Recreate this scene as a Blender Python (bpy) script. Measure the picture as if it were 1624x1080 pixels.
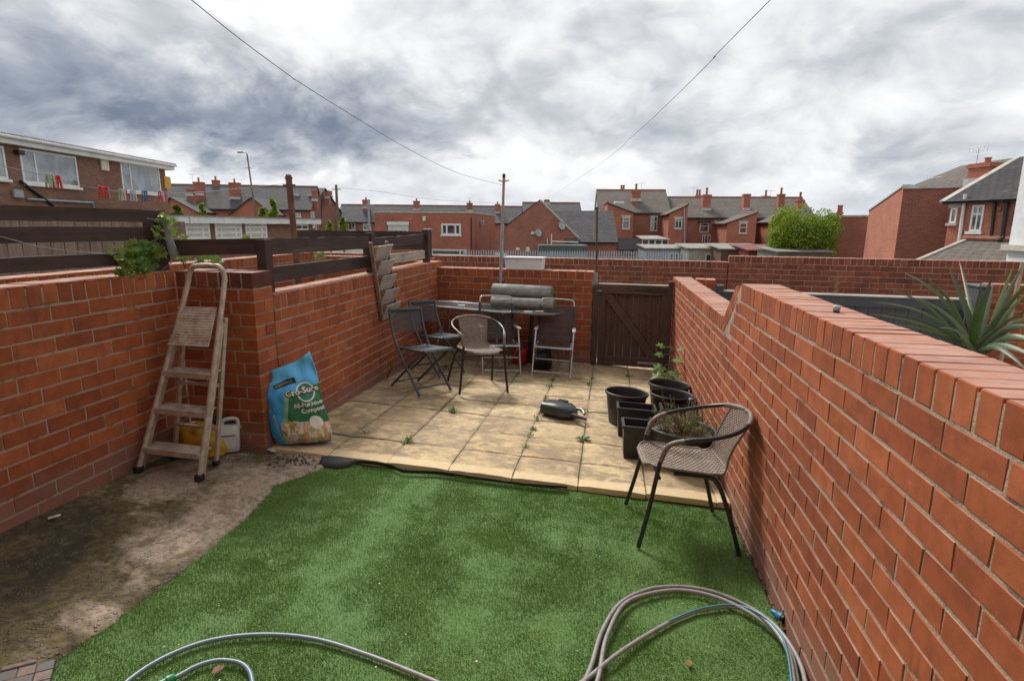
import bpy, bmesh, math, random
import numpy as np
from mathutils import Vector, Matrix, noise

for o in list(bpy.data.objects):
    bpy.data.objects.remove(o)
SC = bpy.context.scene
COL = SC.collection
R = math.radians
random.seed(7)
# ------------------------------------------------------------------ camera
CAM = Vector((0.988, -3.376, 1.5676))
RX = Vector((0.98602917, 0.16638791, 0.00784424))
RU = Vector((-0.04025108, 0.19230598, 0.98050918))
RF = Vector((-0.16163638, 0.96712640, -0.19631660))
FPX = 906.74                       # focal length in units of a 1624 px wide frame
cd = bpy.data.cameras.new('camera')
cam = bpy.data.objects.new('camera', cd)
COL.objects.link(cam)
cam.matrix_world = Matrix(((RX.x, RU.x, -RF.x, CAM.x), (RX.y, RU.y, -RF.y, CAM.y),
                           (RX.z, RU.z, -RF.z, CAM.z), (0, 0, 0, 1)))
cd.sensor_width = 36.0
cd.lens = 36.0 * FPX / 1624
cd.clip_start = 0.05
cd.clip_end = 3000
SC.camera = cam
# ------------------------------------------------------------------ sun, sky, exposure
SUN_DIR = Vector((-0.48, 0.66, 0.85)).normalized()      # towards the sun
SUN_EL = math.asin(SUN_DIR.z)
SUN_AZ = math.atan2(SUN_DIR.x, SUN_DIR.y)
sd = bpy.data.lights.new('sun', 'SUN')
sd.energy = 2.6
sd.angle = R(16)
sd.color = (1.0, 0.95, 0.88)
sun = bpy.data.objects.new('sun', sd)
COL.objects.link(sun)
sun.rotation_euler = (-SUN_DIR).to_track_quat('-Z', 'Y').to_euler()
SC.view_settings.view_transform = 'Standard'
SC.view_settings.look = 'None'
SC.view_settings.exposure = 0.7
SC.view_settings.gamma = 1.0
SC.view_settings.use_curve_mapping = False
SC.render.engine = 'CYCLES'
SC.cycles.max_bounces = 6
SC.cycles.diffuse_bounces = 3
SC.cycles.transparent_max_bounces = 8

W = bpy.data.worlds.new('World')
SC.world = W
W.use_nodes = True
W.cycles.sampling_method = 'MANUAL'
W.cycles.sample_map_resolution = 512
wt = W.node_tree
wt.nodes.clear()


class NT:
    """tiny node-building helper"""
    def __init__(s, tree):
        s.t = tree

    def n(s, typ, **kw):
        nd = s.t.nodes.new(typ)
        for k, v in kw.items():
            if k.startswith('_'):
                setattr(nd, k[1:], v)
        return nd

    def put(s, sock, v):
        if isinstance(v, bpy.types.NodeSocket):
            s.t.links.new(v, sock)
        elif isinstance(v, (tuple, list)) and sock.type == 'RGBA' and len(v) == 3:
            sock.default_value = (*v, 1)
        else:
            sock.default_value = v

    def math(s, op, a, b=None, c=None, clamp=False):
        nd = s.t.nodes.new('ShaderNodeMath')
        nd.operation = op
        nd.use_clamp = clamp
        s.put(nd.inputs[0], a)
        if b is not None:
            s.put(nd.inputs[1], b)
        if c is not None:
            s.put(nd.inputs[2], c)
        return nd.outputs[0]

    def vmath(s, op, a, b=None, scale=None):
        nd = s.t.nodes.new('ShaderNodeVectorMath')
        nd.operation = op
        s.put(nd.inputs[0], a)
        if b is not None:
            s.put(nd.inputs[1], b)
        if scale is not None:
            s.put(nd.inputs['Scale'], scale)
        return nd.outputs['Value'] if op in ('LENGTH', 'DOT_PRODUCT') else nd.outputs[0]

    def noise(s, vec, scale=5, detail=4, rough=.55, dist=0, out='Fac'):
        nd = s.t.nodes.new('ShaderNodeTexNoise')
        if vec is not None:
            s.put(nd.inputs['Vector'], vec)
        nd.inputs['Scale'].default_value = scale
        nd.inputs['Detail'].default_value = detail
        nd.inputs['Roughness'].default_value = rough
        nd.inputs['Distortion'].default_value = dist
        return nd.outputs[out]

    def mix(s, fac, a, b, blend='MIX'):
        nd = s.t.nodes.new('ShaderNodeMix')
        nd.data_type = 'RGBA'
        nd.blend_type = blend
        s.put(nd.inputs[0], fac)
        s.put(nd.inputs[6], a)
        s.put(nd.inputs[7], b)
        return nd.outputs[2]

    def ramp(s, fac, stops, interp='LINEAR'):
        nd = s.t.nodes.new('ShaderNodeValToRGB')
        nd.color_ramp.interpolation = interp
        el = nd.color_ramp.elements
        while len(el) < len(stops):
            el.new(0.5)
        for e, (p, c) in zip(el, stops):
            e.position = p
            e.color = (*c, 1) if len(c) == 3 else c
        s.put(nd.inputs[0], fac)
        return nd.outputs[0]

    def rng(s, v, a, b, c=0.0, d=1.0, smooth=True):
        nd = s.t.nodes.new('ShaderNodeMapRange')
        nd.interpolation_type = 'SMOOTHSTEP' if smooth else 'LINEAR'
        s.put(nd.inputs[0], v)
        for i, x in enumerate((a, b, c, d)):
            nd.inputs[i + 1].default_value = x
        return nd.outputs[0]

    def sep(s, v):
        nd = s.t.nodes.new('ShaderNodeSeparateXYZ')
        s.put(nd.inputs[0], v)
        return nd.outputs

    def comb(s, x, y, z):
        nd = s.t.nodes.new('ShaderNodeCombineXYZ')
        for i, v in enumerate((x, y, z)):
            s.put(nd.inputs[i], v)
        return nd.outputs[0]


def build_sky():
    N = NT(wt)
    out = N.n('ShaderNodeOutputWorld')
    bg = N.n('ShaderNodeBackground')
    bg.inputs['Strength'].default_value = 0.12
    wt.links.new(bg.outputs[0], out.inputs[0])
    sky = N.n('ShaderNodeTexSky', _sky_type='NISHITA', _sun_disc=False)
    sky.sun_elevation = SUN_EL
    sky.sun_rotation = SUN_AZ
    sky.air_density = 1.0
    sky.dust_density = 1.2
    tc = N.n('ShaderNodeTexCoord')
    d = N.vmath('NORMALIZE', tc.outputs['Generated'])
    x, y, z = N.sep(d)
    zz = N.math('MAXIMUM', z, 0.0)
    # a cloud deck seen from below
    k = N.math('DIVIDE', 1.0, N.math('ADD', zz, 0.62))
    p = N.comb(N.math('MULTIPLY', x, k), N.math('MULTIPLY', y, k), N.math('MULTIPLY', zz, 1.1))
    warp = N.noise(p, 3.6, 3, .5, 0, 'Color')
    pw = N.vmath('ADD', p, N.vmath('SCALE', N.vmath('SUBTRACT', warp, (.5, .5, .5)), scale=.16))
    big = N.noise(pw, 3.9, 7, .52)
    # the same field a little nearer overhead: its difference gives lit tops and shaded bases
    pu = N.vmath('ADD', N.vmath('SCALE', pw, scale=.985), (0.0, 0.0, .035))
    big2 = N.noise(pu, 3.9, 5, .52)
    puff = N.noise(pw, 10.0, 6, .58)
    relief = N.math('SUBTRACT', big2, big)
    az = N.math('ARCTAN2', x, y)
    el = N.math('ARCSINE', z)
    w2 = N.noise(pw, 6.5, 5, .62, 0, 'Color')
    vx, vy, vz = N.sep(w2)
    azw = N.math('ADD', az, N.math('MULTIPLY_ADD', vx, .50, -.25))
    elw = N.math('ADD', el, N.math('MULTIPLY_ADD', vy, .20, -.10))

    def blob(a, e, sa, se, amp):
        u = N.math('DIVIDE', N.math('SUBTRACT', azw, R(a)), R(sa))
        v = N.math('DIVIDE', N.math('SUBTRACT', elw, R(e)), R(se))
        q = N.math('ADD', N.math('MULTIPLY', u, u), N.math('MULTIPLY', v, v))
        return N.math('MULTIPLY', N.math('EXPONENT', N.math('MULTIPLY', q, -1.0)), amp)
    thick = N.math('MULTIPLY_ADD', N.rng(big, .32, .70, 0, 1), .56, .03)
    thick = N.math('ADD', thick, N.math('MULTIPLY', relief, RELIEF))
    thick = N.math('ADD', thick, N.math('MULTIPLY_ADD', puff, .24, -.12))
    # rounded billows, two sizes
    for sc_, am in ((6.0, .42), (14.0, .34)):
        vo = N.n('ShaderNodeTexVoronoi', _feature='F1')
        N.put(vo.inputs['Vector'], N.vmath('ADD', pw, N.vmath('SCALE', N.vmath('SUBTRACT', w2, (.5, .5, .5)), scale=.16)))
        vo.inputs['Scale'].default_value = sc_
        thick = N.math('ADD', thick, N.math('MULTIPLY_ADD', vo.outputs['Distance'], am, -am * .45))
    for b in BLOBS:
        thick = N.math('ADD', thick, blob(*b))
    thick = N.math('MAXIMUM', thick, 0.0)
    col = N.ramp(N.math('MULTIPLY', thick, .50), [(0.0, (1.0, 1.0, 1.0)), (.14, (.86, .87, .885)), (.34, (.60, .63, .675)),
                                                  (.58, (.39, .43, .50)), (.82, (.22, .265, .35)), (1.0, (.16, .205, .29))])
    cloud = N.vmath('SCALE', col, scale=CLOUD)
    # small ragged openings of blue
    gap = N.rng(N.noise(pw, 8.0, 4, .6), .58, .74, 0, .22)
    gap = N.math('MULTIPLY', gap, N.rng(thick, .15, .45, .9, 0))
    c = N.mix(gap, cloud, N.vmath('SCALE', sky.outputs[0], scale=1.2))
    # air towards the horizon
    c = N.mix(N.rng(z, 0.0, .12, .45, 0), c, N.vmath('SCALE', (.80, .845, .90), scale=CLOUD))
    wt.links.new(c, bg.inputs[0])


CLOUD = 5.2
RELIEF = 2.8
# cloud masses in view: azimuth, elevation, half widths (deg), weight
BLOBS = [(-46, 9.8, 19, 4.2, .95), (-29, 8.6, 12, 3.0, .95), (-15, 11.0, 8, 2.6, .30), (-50, 14, 12, 3, .20),
         (-30, 19.5, 10, 4, -.14), (-8, 19, 9, 4, -.10), (9, 18, 9, 4, -.14), (2, 12, 8, 4, .16),
         (26, 4.8, 12, 1.5, .25), (-8, 5, 14, 2.0, -.12), (-36, 3.8, 9, 1.4, -.35), (33, 12, 12, 4, .10)]
build_sky()


# ------------------------------------------------------------------ pixels of the photograph -> places in the yard
def ray(px, py):
    return RX * ((px - 812) / FPX) + RU * (-(py - 540) / FPX) + RF


def atD(px, py, d):
    return CAM + ray(px, py) * d


def onX(px, py, x):
    v = ray(px, py)
    return CAM + v * ((x - CAM.x) / v.x)


def onZ(px, py, z):
    v = ray(px, py)
    return CAM + v * ((z - CAM.z) / v.z)


TA, TB = -0.0439, -0.0343           # the paved yard falls gently to the gate and to the right


def gz(x, y, dz=0.0):
    return TA * x + TB * y + dz


def onT(px, py, dz=0.0):
    v = ray(px, py)
    t = (TA * CAM.x + TB * CAM.y + dz - CAM.z) / (v.z - TA * v.x - TB * v.y)
    return CAM + v * t


def onV(px, py, p0, ang):
    n = Vector((-math.sin(ang), math.cos(ang), 0))
    v = ray(px, py)
    return CAM + v * (n.dot(Vector((p0[0], p0[1], 0)) - CAM) / n.dot(v))


def proj(P):
    q = Vector(P) - CAM
    d = q.dot(RF)
    if d < .05:
        return (-9999, -9999, d)
    return (812 + FPX * q.dot(RX) / d, 540 - FPX * q.dot(RU) / d, d)


# ------------------------------------------------------------------ mesh helpers
class MB:
    def __init__(s):
        s.v, s.f, s.m = [], [], []

    def add(s, verts, faces, M=None, mi=0):
        o = len(s.v)
        if M is not None:
            verts = [M @ Vector(v) for v in verts]
        s.v += [tuple(v) for v in verts]
        s.f += [tuple(i + o for i in f) for f in faces]
        s.m += [mi] * len(faces)
        return s

    def box(s, x0, x1, y0, y1, z0, z1, M=None, mi=0):
        v = [(x0, y0, z0), (x1, y0, z0), (x1, y1, z0), (x0, y1, z0), (x0, y0, z1), (x1, y0, z1), (x1, y1, z1), (x0, y1, z1)]
        return s.add(v, [(3, 2, 1, 0), (4, 5, 6, 7), (0, 1, 5, 4), (1, 2, 6, 5), (2, 3, 7, 6), (3, 0, 4, 7)], M, mi)

    def rbox(s, x0, x1, y0, y1, z0, z1, b=.004, M=None, mi=0):
        """box with chamfered edges"""
        v, f = chamfer_box(x1 - x0, y1 - y0, z1 - z0, b)
        T = Matrix.Translation(((x0 + x1) / 2, (y0 + y1) / 2, (z0 + z1) / 2))
        return s.add(v, f, T if M is None else M @ T, mi)

    def bar(s, a, b, w, h, up=(0, 0, 1), mi=0):
        """rectangular bar from a to b"""
        a, b = Vector(a), Vector(b)
        d = (b - a)
        L = d.length
        d.normalize()
        up = Vector(up)
        sx = d.cross(up)
        if sx.length < 1e-4:
            sx = d.cross(Vector((1, 0, 0)))
        sx.normalize()
        u = sx.cross(d)
        M = Matrix(((sx.x, d.x, u.x, a.x), (sx.y, d.y, u.y, a.y), (sx.z, d.z, u.z, a.z), (0, 0, 0, 1)))
        return s.rbox(-w / 2, w / 2, 0, L, -h / 2, h / 2, min(w, h) * .14, M, mi)

    def tube(s, pts, r, seg=8, closed=False, mi=0, caps=True):
        pts = [Vector(p) for p in pts]
        n = len(pts)
        rad = r if isinstance(r, (list, tuple)) else [r] * n
        o = len(s.v)
        up = None
        for i, p in enumerate(pts):
            if closed:
                t = pts[(i + 1) % n] - pts[i - 1]
            else:
                t = pts[min(i + 1, n - 1)] - pts[max(i - 1, 0)]
            t.normalize()
            if up is None:
                up = t.orthogonal()
            up = up - t * up.dot(t)
            if up.length < 1e-6:
                up = t.orthogonal()
            up.normalize()
            w = t.cross(up)
            for k in range(seg):
                a = 2 * math.pi * k / seg
                s.v.append(tuple(p + (up * math.cos(a) + w * math.sin(a)) * rad[i]))
        for i in range(n if closed else n - 1):
            j = (i + 1) % n
            for k in range(seg):
                l = (k + 1) % seg
                s.f.append((o + i * seg + k, o + i * seg + l, o + j * seg + l, o + j * seg + k))
                s.m.append(mi)
        if caps and not closed:
            s.f.append(tuple(o + k for k in range(seg))[::-1])
            s.f.append(tuple(o + (n - 1) * seg + k for k in range(seg)))
            s.m += [mi, mi]
        return s

    def lathe(s, prof, seg=32, M=None, mi=0, sx=1, sy=1):
        """profile [(r, z)...] turned about z"""
        v, f = [], []
        for r, z in prof:
            for k in range(seg):
                a = 2 * math.pi * k / seg
                v.append((r * math.cos(a) * sx, r * math.sin(a) * sy, z))
        for i in range(len(prof) - 1):
            for k in range(seg):
                l = (k + 1) % seg
                f.append((i * seg + k, i * seg + l, (i + 1) * seg + l, (i + 1) * seg + k))
        return s.add(v, f, M, mi)

    def prism(s, poly, z0, z1, M=None, mi=0):
        """polygon in x,y (counter clockwise) pulled from z0 to z1"""
        n = len(poly)
        v = [(x, y, z0) for x, y in poly] + [(x, y, z1) for x, y in poly]
        f = [tuple(range(n))[::-1], tuple(range(n, 2 * n))]
        f += [(i, (i + 1) % n, n + (i + 1) % n, n + i) for i in range(n)]
        return s.add(v, f, M, mi)

    def build(s, name, mat=None, parent=None, smooth=None, M=None):
        me = bpy.data.meshes.new(name)
        me.from_pydata(s.v, [], s.f)
        mats = mat if isinstance(mat, (list, tuple)) else [mat]
        for m in mats:
            if m:
                me.materials.append(m)
        if len(mats) > 1:
            me.polygons.foreach_set('material_index', s.m)
        if smooth is not None:
            me.polygons.foreach_set('use_smooth', [True] * len(me.polygons))
            me.set_sharp_from_angle(angle=R(smooth))
        me.update()
        return link(name, me, parent, M)


def link(name, me, parent=None, M=None):
    o = bpy.data.objects.new(name, me)
    COL.objects.link(o)
    if parent is not None:
        o.parent = parent
    if M is not None:
        o.matrix_basis = M
    return o


def chamfer_box(lx, ly, lz, b):
    """24 corner points, 26 faces: a cheap bevelled box"""
    hx, hy, hz = lx / 2, ly / 2, lz / 2
    b = min(b, hx * .45, hy * .45, hz * .45)
    v, idx = [], {}
    for sx in (-1, 1):
        for sy in (-1, 1):
            for sz in (-1, 1):
                for ax in range(3):
                    q = [sx * (hx - b), sy * (hy - b), sz * (hz - b)]
                    q[ax] = (sx * hx, sy * hy, sz * hz)[ax]
                    idx[(sx, sy, sz, ax)] = len(v)
                    v.append(tuple(q))
    f = []
    S2 = (-1, 1)
    for ax in range(3):
        for s in S2:
            a1, a2 = (ax + 1) % 3, (ax + 2) % 3
            ring = []
            for (p, q) in ((-1, -1), (1, -1), (1, 1), (-1, 1)):
                k = [0, 0, 0]
                k[ax], k[a1], k[a2] = s, p, q
                ring.append(idx[(*k, ax)])
            f.append(tuple(ring if s > 0 else ring[::-1]))
    for ax in range(3):                       # edges along ax
        a1, a2 = (ax + 1) % 3, (ax + 2) % 3
        for p in S2:
            for q in S2:
                k0, k1 = [0, 0, 0], [0, 0, 0]
                k0[ax], k1[ax] = -1, 1
                k0[a1] = k1[a1] = p
                k0[a2] = k1[a2] = q
                r = (idx[(*k0, a1)], idx[(*k1, a1)], idx[(*k1, a2)], idx[(*k0, a2)])
                f.append(r if p * q < 0 else r[::-1])
    for sx in S2:
        for sy in S2:
            for sz in S2:
                t = (idx[(sx, sy, sz, 0)], idx[(sx, sy, sz, 1)], idx[(sx, sy, sz, 2)])
                f.append(t if sx * sy * sz > 0 else t[::-1])
    return v, f


def catmull(pts, n=8, closed=False):
    pts = [Vector(p) for p in pts]
    L = len(pts)
    out = []
    for i in range(L if closed else L - 1):
        if closed:
            p0, p1, p2, p3 = pts[i - 1], pts[i], pts[(i + 1) % L], pts[(i + 2) % L]
        else:
            p0, p1, p2, p3 = pts[max(i - 1, 0)], pts[i], pts[i + 1], pts[min(i + 2, L - 1)]
        for k in range(n):
            t = k / n
            out.append(.5 * ((2 * p1) + (p2 - p0) * t + (2 * p0 - 5 * p1 + 4 * p2 - p3) * t * t + (3 * p1 - p0 - 3 * p2 + p3) * t ** 3))
    if not closed:
        out.append(pts[-1])
    return out


def tag(o, label=None, cat=None, group=None, kind=None):
    if label:
        o['label'] = label
    if cat:
        o['category'] = cat
    if group:
        o['group'] = group
    if kind:
        o['kind'] = kind
    return o


def thing(name, label, cat, loc=(0, 0, 0), rz=0.0, group=None, M=None):
    o = bpy.data.objects.new(name, None)
    COL.objects.link(o)
    o.empty_display_size = .1
    if M is not None:
        o.matrix_basis = M
    else:
        o.location = loc
        o.rotation_euler = (0, 0, rz)
    return tag(o, label, cat, group)


def frameM(loc, rz, tilt=True):
    """matrix standing on the tilted yard, turned by rz"""
    T = Matrix.Translation(loc)
    if not tilt:
        return T @ Matrix.Rotation(rz, 4, 'Z')
    n = Vector((-TA, -TB, 1)).normalized()
    q = Vector((0, 0, 1)).rotation_difference(n)
    return T @ q.to_matrix().to_4x4() @ Matrix.Rotation(rz, 4, 'Z')


def copy_tree(o, parent=None):
    c = o.copy()
    COL.objects.link(c)
    c.parent = parent
    for ch in list(o.children):
        copy_tree(ch, c)
    return c
# ------------------------------------------------------------------ materials
def new_mat(name):
    m = bpy.data.materials.new(name)
    m.use_nodes = True
    m.node_tree.nodes.clear()
    N = NT(m.node_tree)
    out = N.n('ShaderNodeOutputMaterial')
    b = N.n('ShaderNodeBsdfPrincipled')
    m.node_tree.links.new(b.outputs[0], out.inputs[0])
    pos = N.n('ShaderNodeNewGeometry')
    return m, N, b, pos


def bump(N, b, h, strength=.3, dist=.004):
    nd = N.n('ShaderNodeBump')
    nd.inputs['Strength'].default_value = strength
    nd.inputs['Distance'].default_value = dist
    N.put(nd.inputs['Height'], h)
    N.t.links.new(nd.outputs[0], b.inputs['Normal'])


def rnd(N, geo):
    oi = N.n('ShaderNodeObjectInfo')
    return N.math('FRACT', N.math('ADD', oi.outputs['Random'], geo.outputs['Random Per Island']))


def simple(name, c1, c2=None, scale=8, rough=.6, metal=0, bmp=.2, bdist=.002, bscale=None, spec=.5, amount=.9, trans=0):
    """two-tone mottled surface with fine relief"""
    m, N, b, g = new_mat(name)
    P = g.outputs['Position']
    c2 = c2 or tuple(x * .72 for x in c1)
    n1 = N.noise(P, scale, 5, .6)
    c = N.mix(N.rng(n1, .36, .66, 0, amount), c1, c2)
    n2 = N.noise(P, (bscale or scale * 9), 4, .6)
    c = N.mix(N.rng(n2, .3, .75, 0, .25), c, tuple(x * .6 for x in c2))
    N.put(b.inputs['Base Color'], c)
    b.inputs['Metallic'].default_value = metal
    N.put(b.inputs['Roughness'], N.rng(n1, .3, .7, max(rough - .08, .03), min(rough + .1, 1)))
    b.inputs['Specular IOR Level'].default_value = spec
    if bmp:
        bump(N, b, n2, bmp, bdist)
    return m


def brick_mat(name, cols, soot=.25, bmp=.35, speck=.5, dirt_low=0):
    m, N, b, g = new_mat(name)
    P = g.outputs['Position']
    r = rnd(N, g)
    c = N.ramp(r, [(i / (len(cols) - 1), k) for i, k in enumerate(cols)])
    n1 = N.noise(P, 14, 4, .62)
    c = N.mix(N.rng(n1, .32, .68, 0, .60), c, N.vmath('SCALE', c, scale=.58))
    n2 = N.noise(P, 160, 3, .7)
    c = N.mix(N.rng(n2, .62, .74, 0, speck), c, N.vmath('SCALE', c, scale=.4))
    n3 = N.noise(P, 90, 3, .6)
    c = N.mix(N.rng(n3, .64, .78, 0, speck * .45), c, (.50, .30, .22))
    n4 = N.noise(P, 2.2, 4, .65)
    c = N.mix(N.rng(n4, .54, .70, 0, soot), c, (.055, .035, .030))
    n5 = N.noise(P, 5.5, 4, .7)
    c = N.mix(N.rng(n5, .62, .76, 0, .16), c, (.42, .30, .24))
    up = N.rng(N.sep(g.outputs['True Normal'])[2], .80, .97, 0, 1)          # dust plus sky light, painted paler onto top faces
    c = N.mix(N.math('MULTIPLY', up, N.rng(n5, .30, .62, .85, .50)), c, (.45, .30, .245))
    n6 = N.noise(N.vmath('ADD', P, (7, 3, 5)), 1.1, 3, .6)
    c = N.mix(N.rng(n6, .42, .66, 0, .35), c, N.vmath('SCALE', c, scale=.70))
    n7 = N.noise(N.vmath('ADD', P, (1, 8, 2)), 9, 4, .72)          # salt bloom and chalky smears
    c = N.mix(N.rng(n7, .64, .80, 0, .32), c, (.52, .40, .33))
    n8 = N.noise(N.vmath('MULTIPLY', P, (30, 30, 6)), 1.0, 3, .6)      # run-down streaks
    c = N.mix(N.math('MULTIPLY', N.rng(n8, .55, .75, 0, .5), N.rng(n4, .40, .6)), c, (.10, .045, .03))
    if dirt_low:
        x_, y_, z_ = N.sep(P)
        h = N.math('SUBTRACT', z_, N.math('MULTIPLY_ADD', x_, TA, N.math('MULTIPLY', y_, TB)))
        h = N.math('ADD', h, N.math('MULTIPLY_ADD', n5, -.34, .17))
        c = N.mix(N.rng(h, .04, .22, dirt_low, 0), c, N.mix(n1, (.11, .06, .045), (.34, .24, .20)))
    N.put(b.inputs['Base Color'], c)
    b.inputs['Roughness'].default_value = .82
    b.inputs['Specular IOR Level'].default_value = .3
    hh = N.math('ADD', N.math('MULTIPLY', n1, .7), N.math('MULTIPLY', N.noise(P, 220, 3, .65), .5))
    bump(N, b, hh, bmp, .004)
    return m


def mortar_mat(name, c1, c2, moss):
    m, N, b, g = new_mat(name)
    P = g.outputs['Position']
    n1 = N.noise(P, 18, 5, .6)
    c = N.mix(n1, c1, c2)
    n2 = N.noise(P, 6.5, 6, .7)
    c = N.mix(N.rng(n2, .52, .64, 0, .75), c, moss)
    n3 = N.noise(P, 130, 4, .65)
    c = N.mix(N.rng(n3, .55, .75, 0, .5), c, N.vmath('SCALE', c, scale=.45))
    N.put(b.inputs['Base Color'], c)
    b.inputs['Roughness'].default_value = .95
    bump(N, b, N.math('ADD', n3, N.noise(P, 40, 4, .6)), .7, .006)
    return m


def facade_brick(name, c1, c2, mortar, scale=1.0):
    """brickwork too far off to tell the bricks apart; object coordinates, so it runs round corners"""
    m, N, b, g = new_mat(name)
    tc = N.n('ShaderNodeTexCoord')
    x, y, z = N.sep(tc.outputs['Object'])
    v = N.comb(N.math('ADD', x, y), z, 0.0)
    bt = N.n('ShaderNodeTexBrick')
    N.put(bt.inputs['Vector'], v)
    bt.inputs['Color1'].default_value = (*c1, 1)
    bt.inputs['Color2'].default_value = (*c2, 1)
    bt.inputs['Mortar'].default_value = (*mortar, 1)
    bt.inputs['Scale'].default_value = 1.0
    bt.inputs['Brick Width'].default_value = .225
    bt.inputs['Row Height'].default_value = .0827
    bt.inputs['Mortar Size'].default_value = .009
    bt.inputs['Mortar Smooth'].default_value = .3
    P = g.outputs['Position']
    n1 = N.noise(P, .9, 6, .65)
    c = N.mix(N.rng(n1, .35, .7, 0, .5), bt.outputs[0], N.vmath('SCALE', bt.outputs[0], scale=.6))
    n2 = N.noise(P, .35, 5, .6)
    c = N.mix(N.rng(n2, .5, .72, 0, .4), c, (.07, .045, .04))
    n3 = N.noise(P, 7, 4, .7)
    c = N.mix(N.rng(n3, .5, .75, 0, .35), c, N.vmath('SCALE', c, scale=.5))
    N.put(b.inputs['Base Color'], c)
    b.inputs['Roughness'].default_value = .9
    bump(N, b, N.math('SUBTRACT', 1.0, bt.outputs['Fac']), .5, .01)
    return m


def roof_mat(name, c1, c2, row=.22, col=.3, rib=0):
    m, N, b, g = new_mat(name)
    tc = N.n('ShaderNodeTexCoord')
    bt = N.n('ShaderNodeTexBrick')
    N.put(bt.inputs['Vector'], tc.outputs['UV'])
    bt.inputs['Color1'].default_value = (*c1, 1)
    bt.inputs['Color2'].default_value = (*c2, 1)
    bt.inputs['Mortar'].default_value = (*[x * .35 for x in c2], 1)
    bt.inputs['Scale'].default_value = 1.0
    bt.inputs['Brick Width'].default_value = col
    bt.inputs['Row Height'].default_value = row
    bt.inputs['Mortar Size'].default_value = .014
    P = g.outputs['Position']
    n1 = N.noise(P, .7, 6, .65)
    c = N.mix(N.rng(n1, .38, .68, 0, .45), bt.outputs[0], N.vmath('SCALE', bt.outputs[0], scale=.62))
    n2 = N.noise(P, 3.0, 5, .7)
    c = N.mix(N.rng(n2, .55, .75, 0, .35), c, (.20, .19, .14))
    N.put(b.inputs['Base Color'], c)
    b.inputs['Roughness'].default_value = .9
    b.inputs['Specular IOR Level'].default_value = .2
    u, v, w = N.sep(tc.outputs['UV'])
    h = N.math('FRACT', N.math('DIVIDE', v, row))
    h = N.math('SUBTRACT', 1.0, h)
    if rib:
        s = N.math('SINE', N.math('MULTIPLY', u, 2 * math.pi / rib))
        h = N.math('ADD', h, N.math('MULTIPLY', s, 1.2))
    bump(N, b, h, .8, .03)
    return m


def glass_mat(name, tint=(.02, .024, .028), rough=.04):
    m, N, b, g = new_mat(name)
    P = g.outputs['Position']
    n = N.noise(P, 1.7, 3, .5)
    N.put(b.inputs['Base Color'], N.mix(N.rng(n, .4, .6), tint, tuple(x * 2.4 for x in tint)))
    b.inputs['Roughness'].default_value = rough
    b.inputs['Specular IOR Level'].default_value = .8
    b.inputs['IOR'].default_value = 1.9
    bump(N, b, N.noise(P, 3.0, 2, .5), .04, .02)
    return m


def wood_mat(name, c1, c2, pale=None, axis=0, paler=.5, rough=.75):
    """grain along the board (object x by default)"""
    m, N, b, g = new_mat(name)
    tc = N.n('ShaderNodeTexCoord')
    oi = N.n('ShaderNodeObjectInfo')
    v = N.vmath('ADD', tc.outputs['Object'], N.vmath('SCALE', (17.0, 31.0, 23.0), scale=oi.outputs['Random']))
    sc = [30.0, 30.0, 30.0]
    sc[axis] = 1.6
    gr = N.noise(N.vmath('MULTIPLY', v, tuple(sc)), 1.0, 6, .62, .4)
    P = g.outputs['Position']
    c = N.mix(N.rng(gr, .34, .66), c1, c2)
    n1 = N.noise(P, 5, 6, .65)
    c = N.mix(N.rng(n1, .45, .68, 0, .6), c, N.vmath('SCALE', c, scale=.5))
    if pale:
        n2 = N.noise(N.vmath('MULTIPLY', v, tuple(x * .35 for x in sc)), 1.0, 5, .65)
        c = N.mix(N.rng(n2, .60, .72, 0, paler), c, pale)
    N.put(b.inputs['Base Color'], c)
    b.inputs['Roughness'].default_value = rough
    bump(N, b, gr, .45, .003)
    return m


def leaf_mat(name, cols, trans=.35, rough=.5):
    m, N, b, g = new_mat(name)
    r = rnd(N, g)
    c = N.ramp(r, [(i / (len(cols) - 1), k) for i, k in enumerate(cols)])
    n = N.noise(g.outputs['Position'], 30, 3, .6)
    c = N.mix(N.rng(n, .4, .7, 0, .4), c, N.vmath('SCALE', c, scale=.6))
    N.put(b.inputs['Base Color'], c)
    b.inputs['Roughness'].default_value = rough
    b.inputs['Specular IOR Level'].default_value = .35
    out = [n_ for n_ in m.node_tree.nodes if n_.type == 'OUTPUT_MATERIAL'][0]
    tr = N.n('ShaderNodeBsdfTranslucent')
    N.put(tr.inputs[0], N.vmath('MULTIPLY', c, (1.25, 1.35, .6)))
    mx = N.n('ShaderNodeMixShader')
    mx.inputs[0].default_value = trans
    m.node_tree.links.new(b.outputs[0], mx.inputs[1])
    m.node_tree.links.new(tr.outputs[0], mx.inputs[2])
    m.node_tree.links.new(mx.outputs[0], out.inputs[0])
    return m


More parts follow.
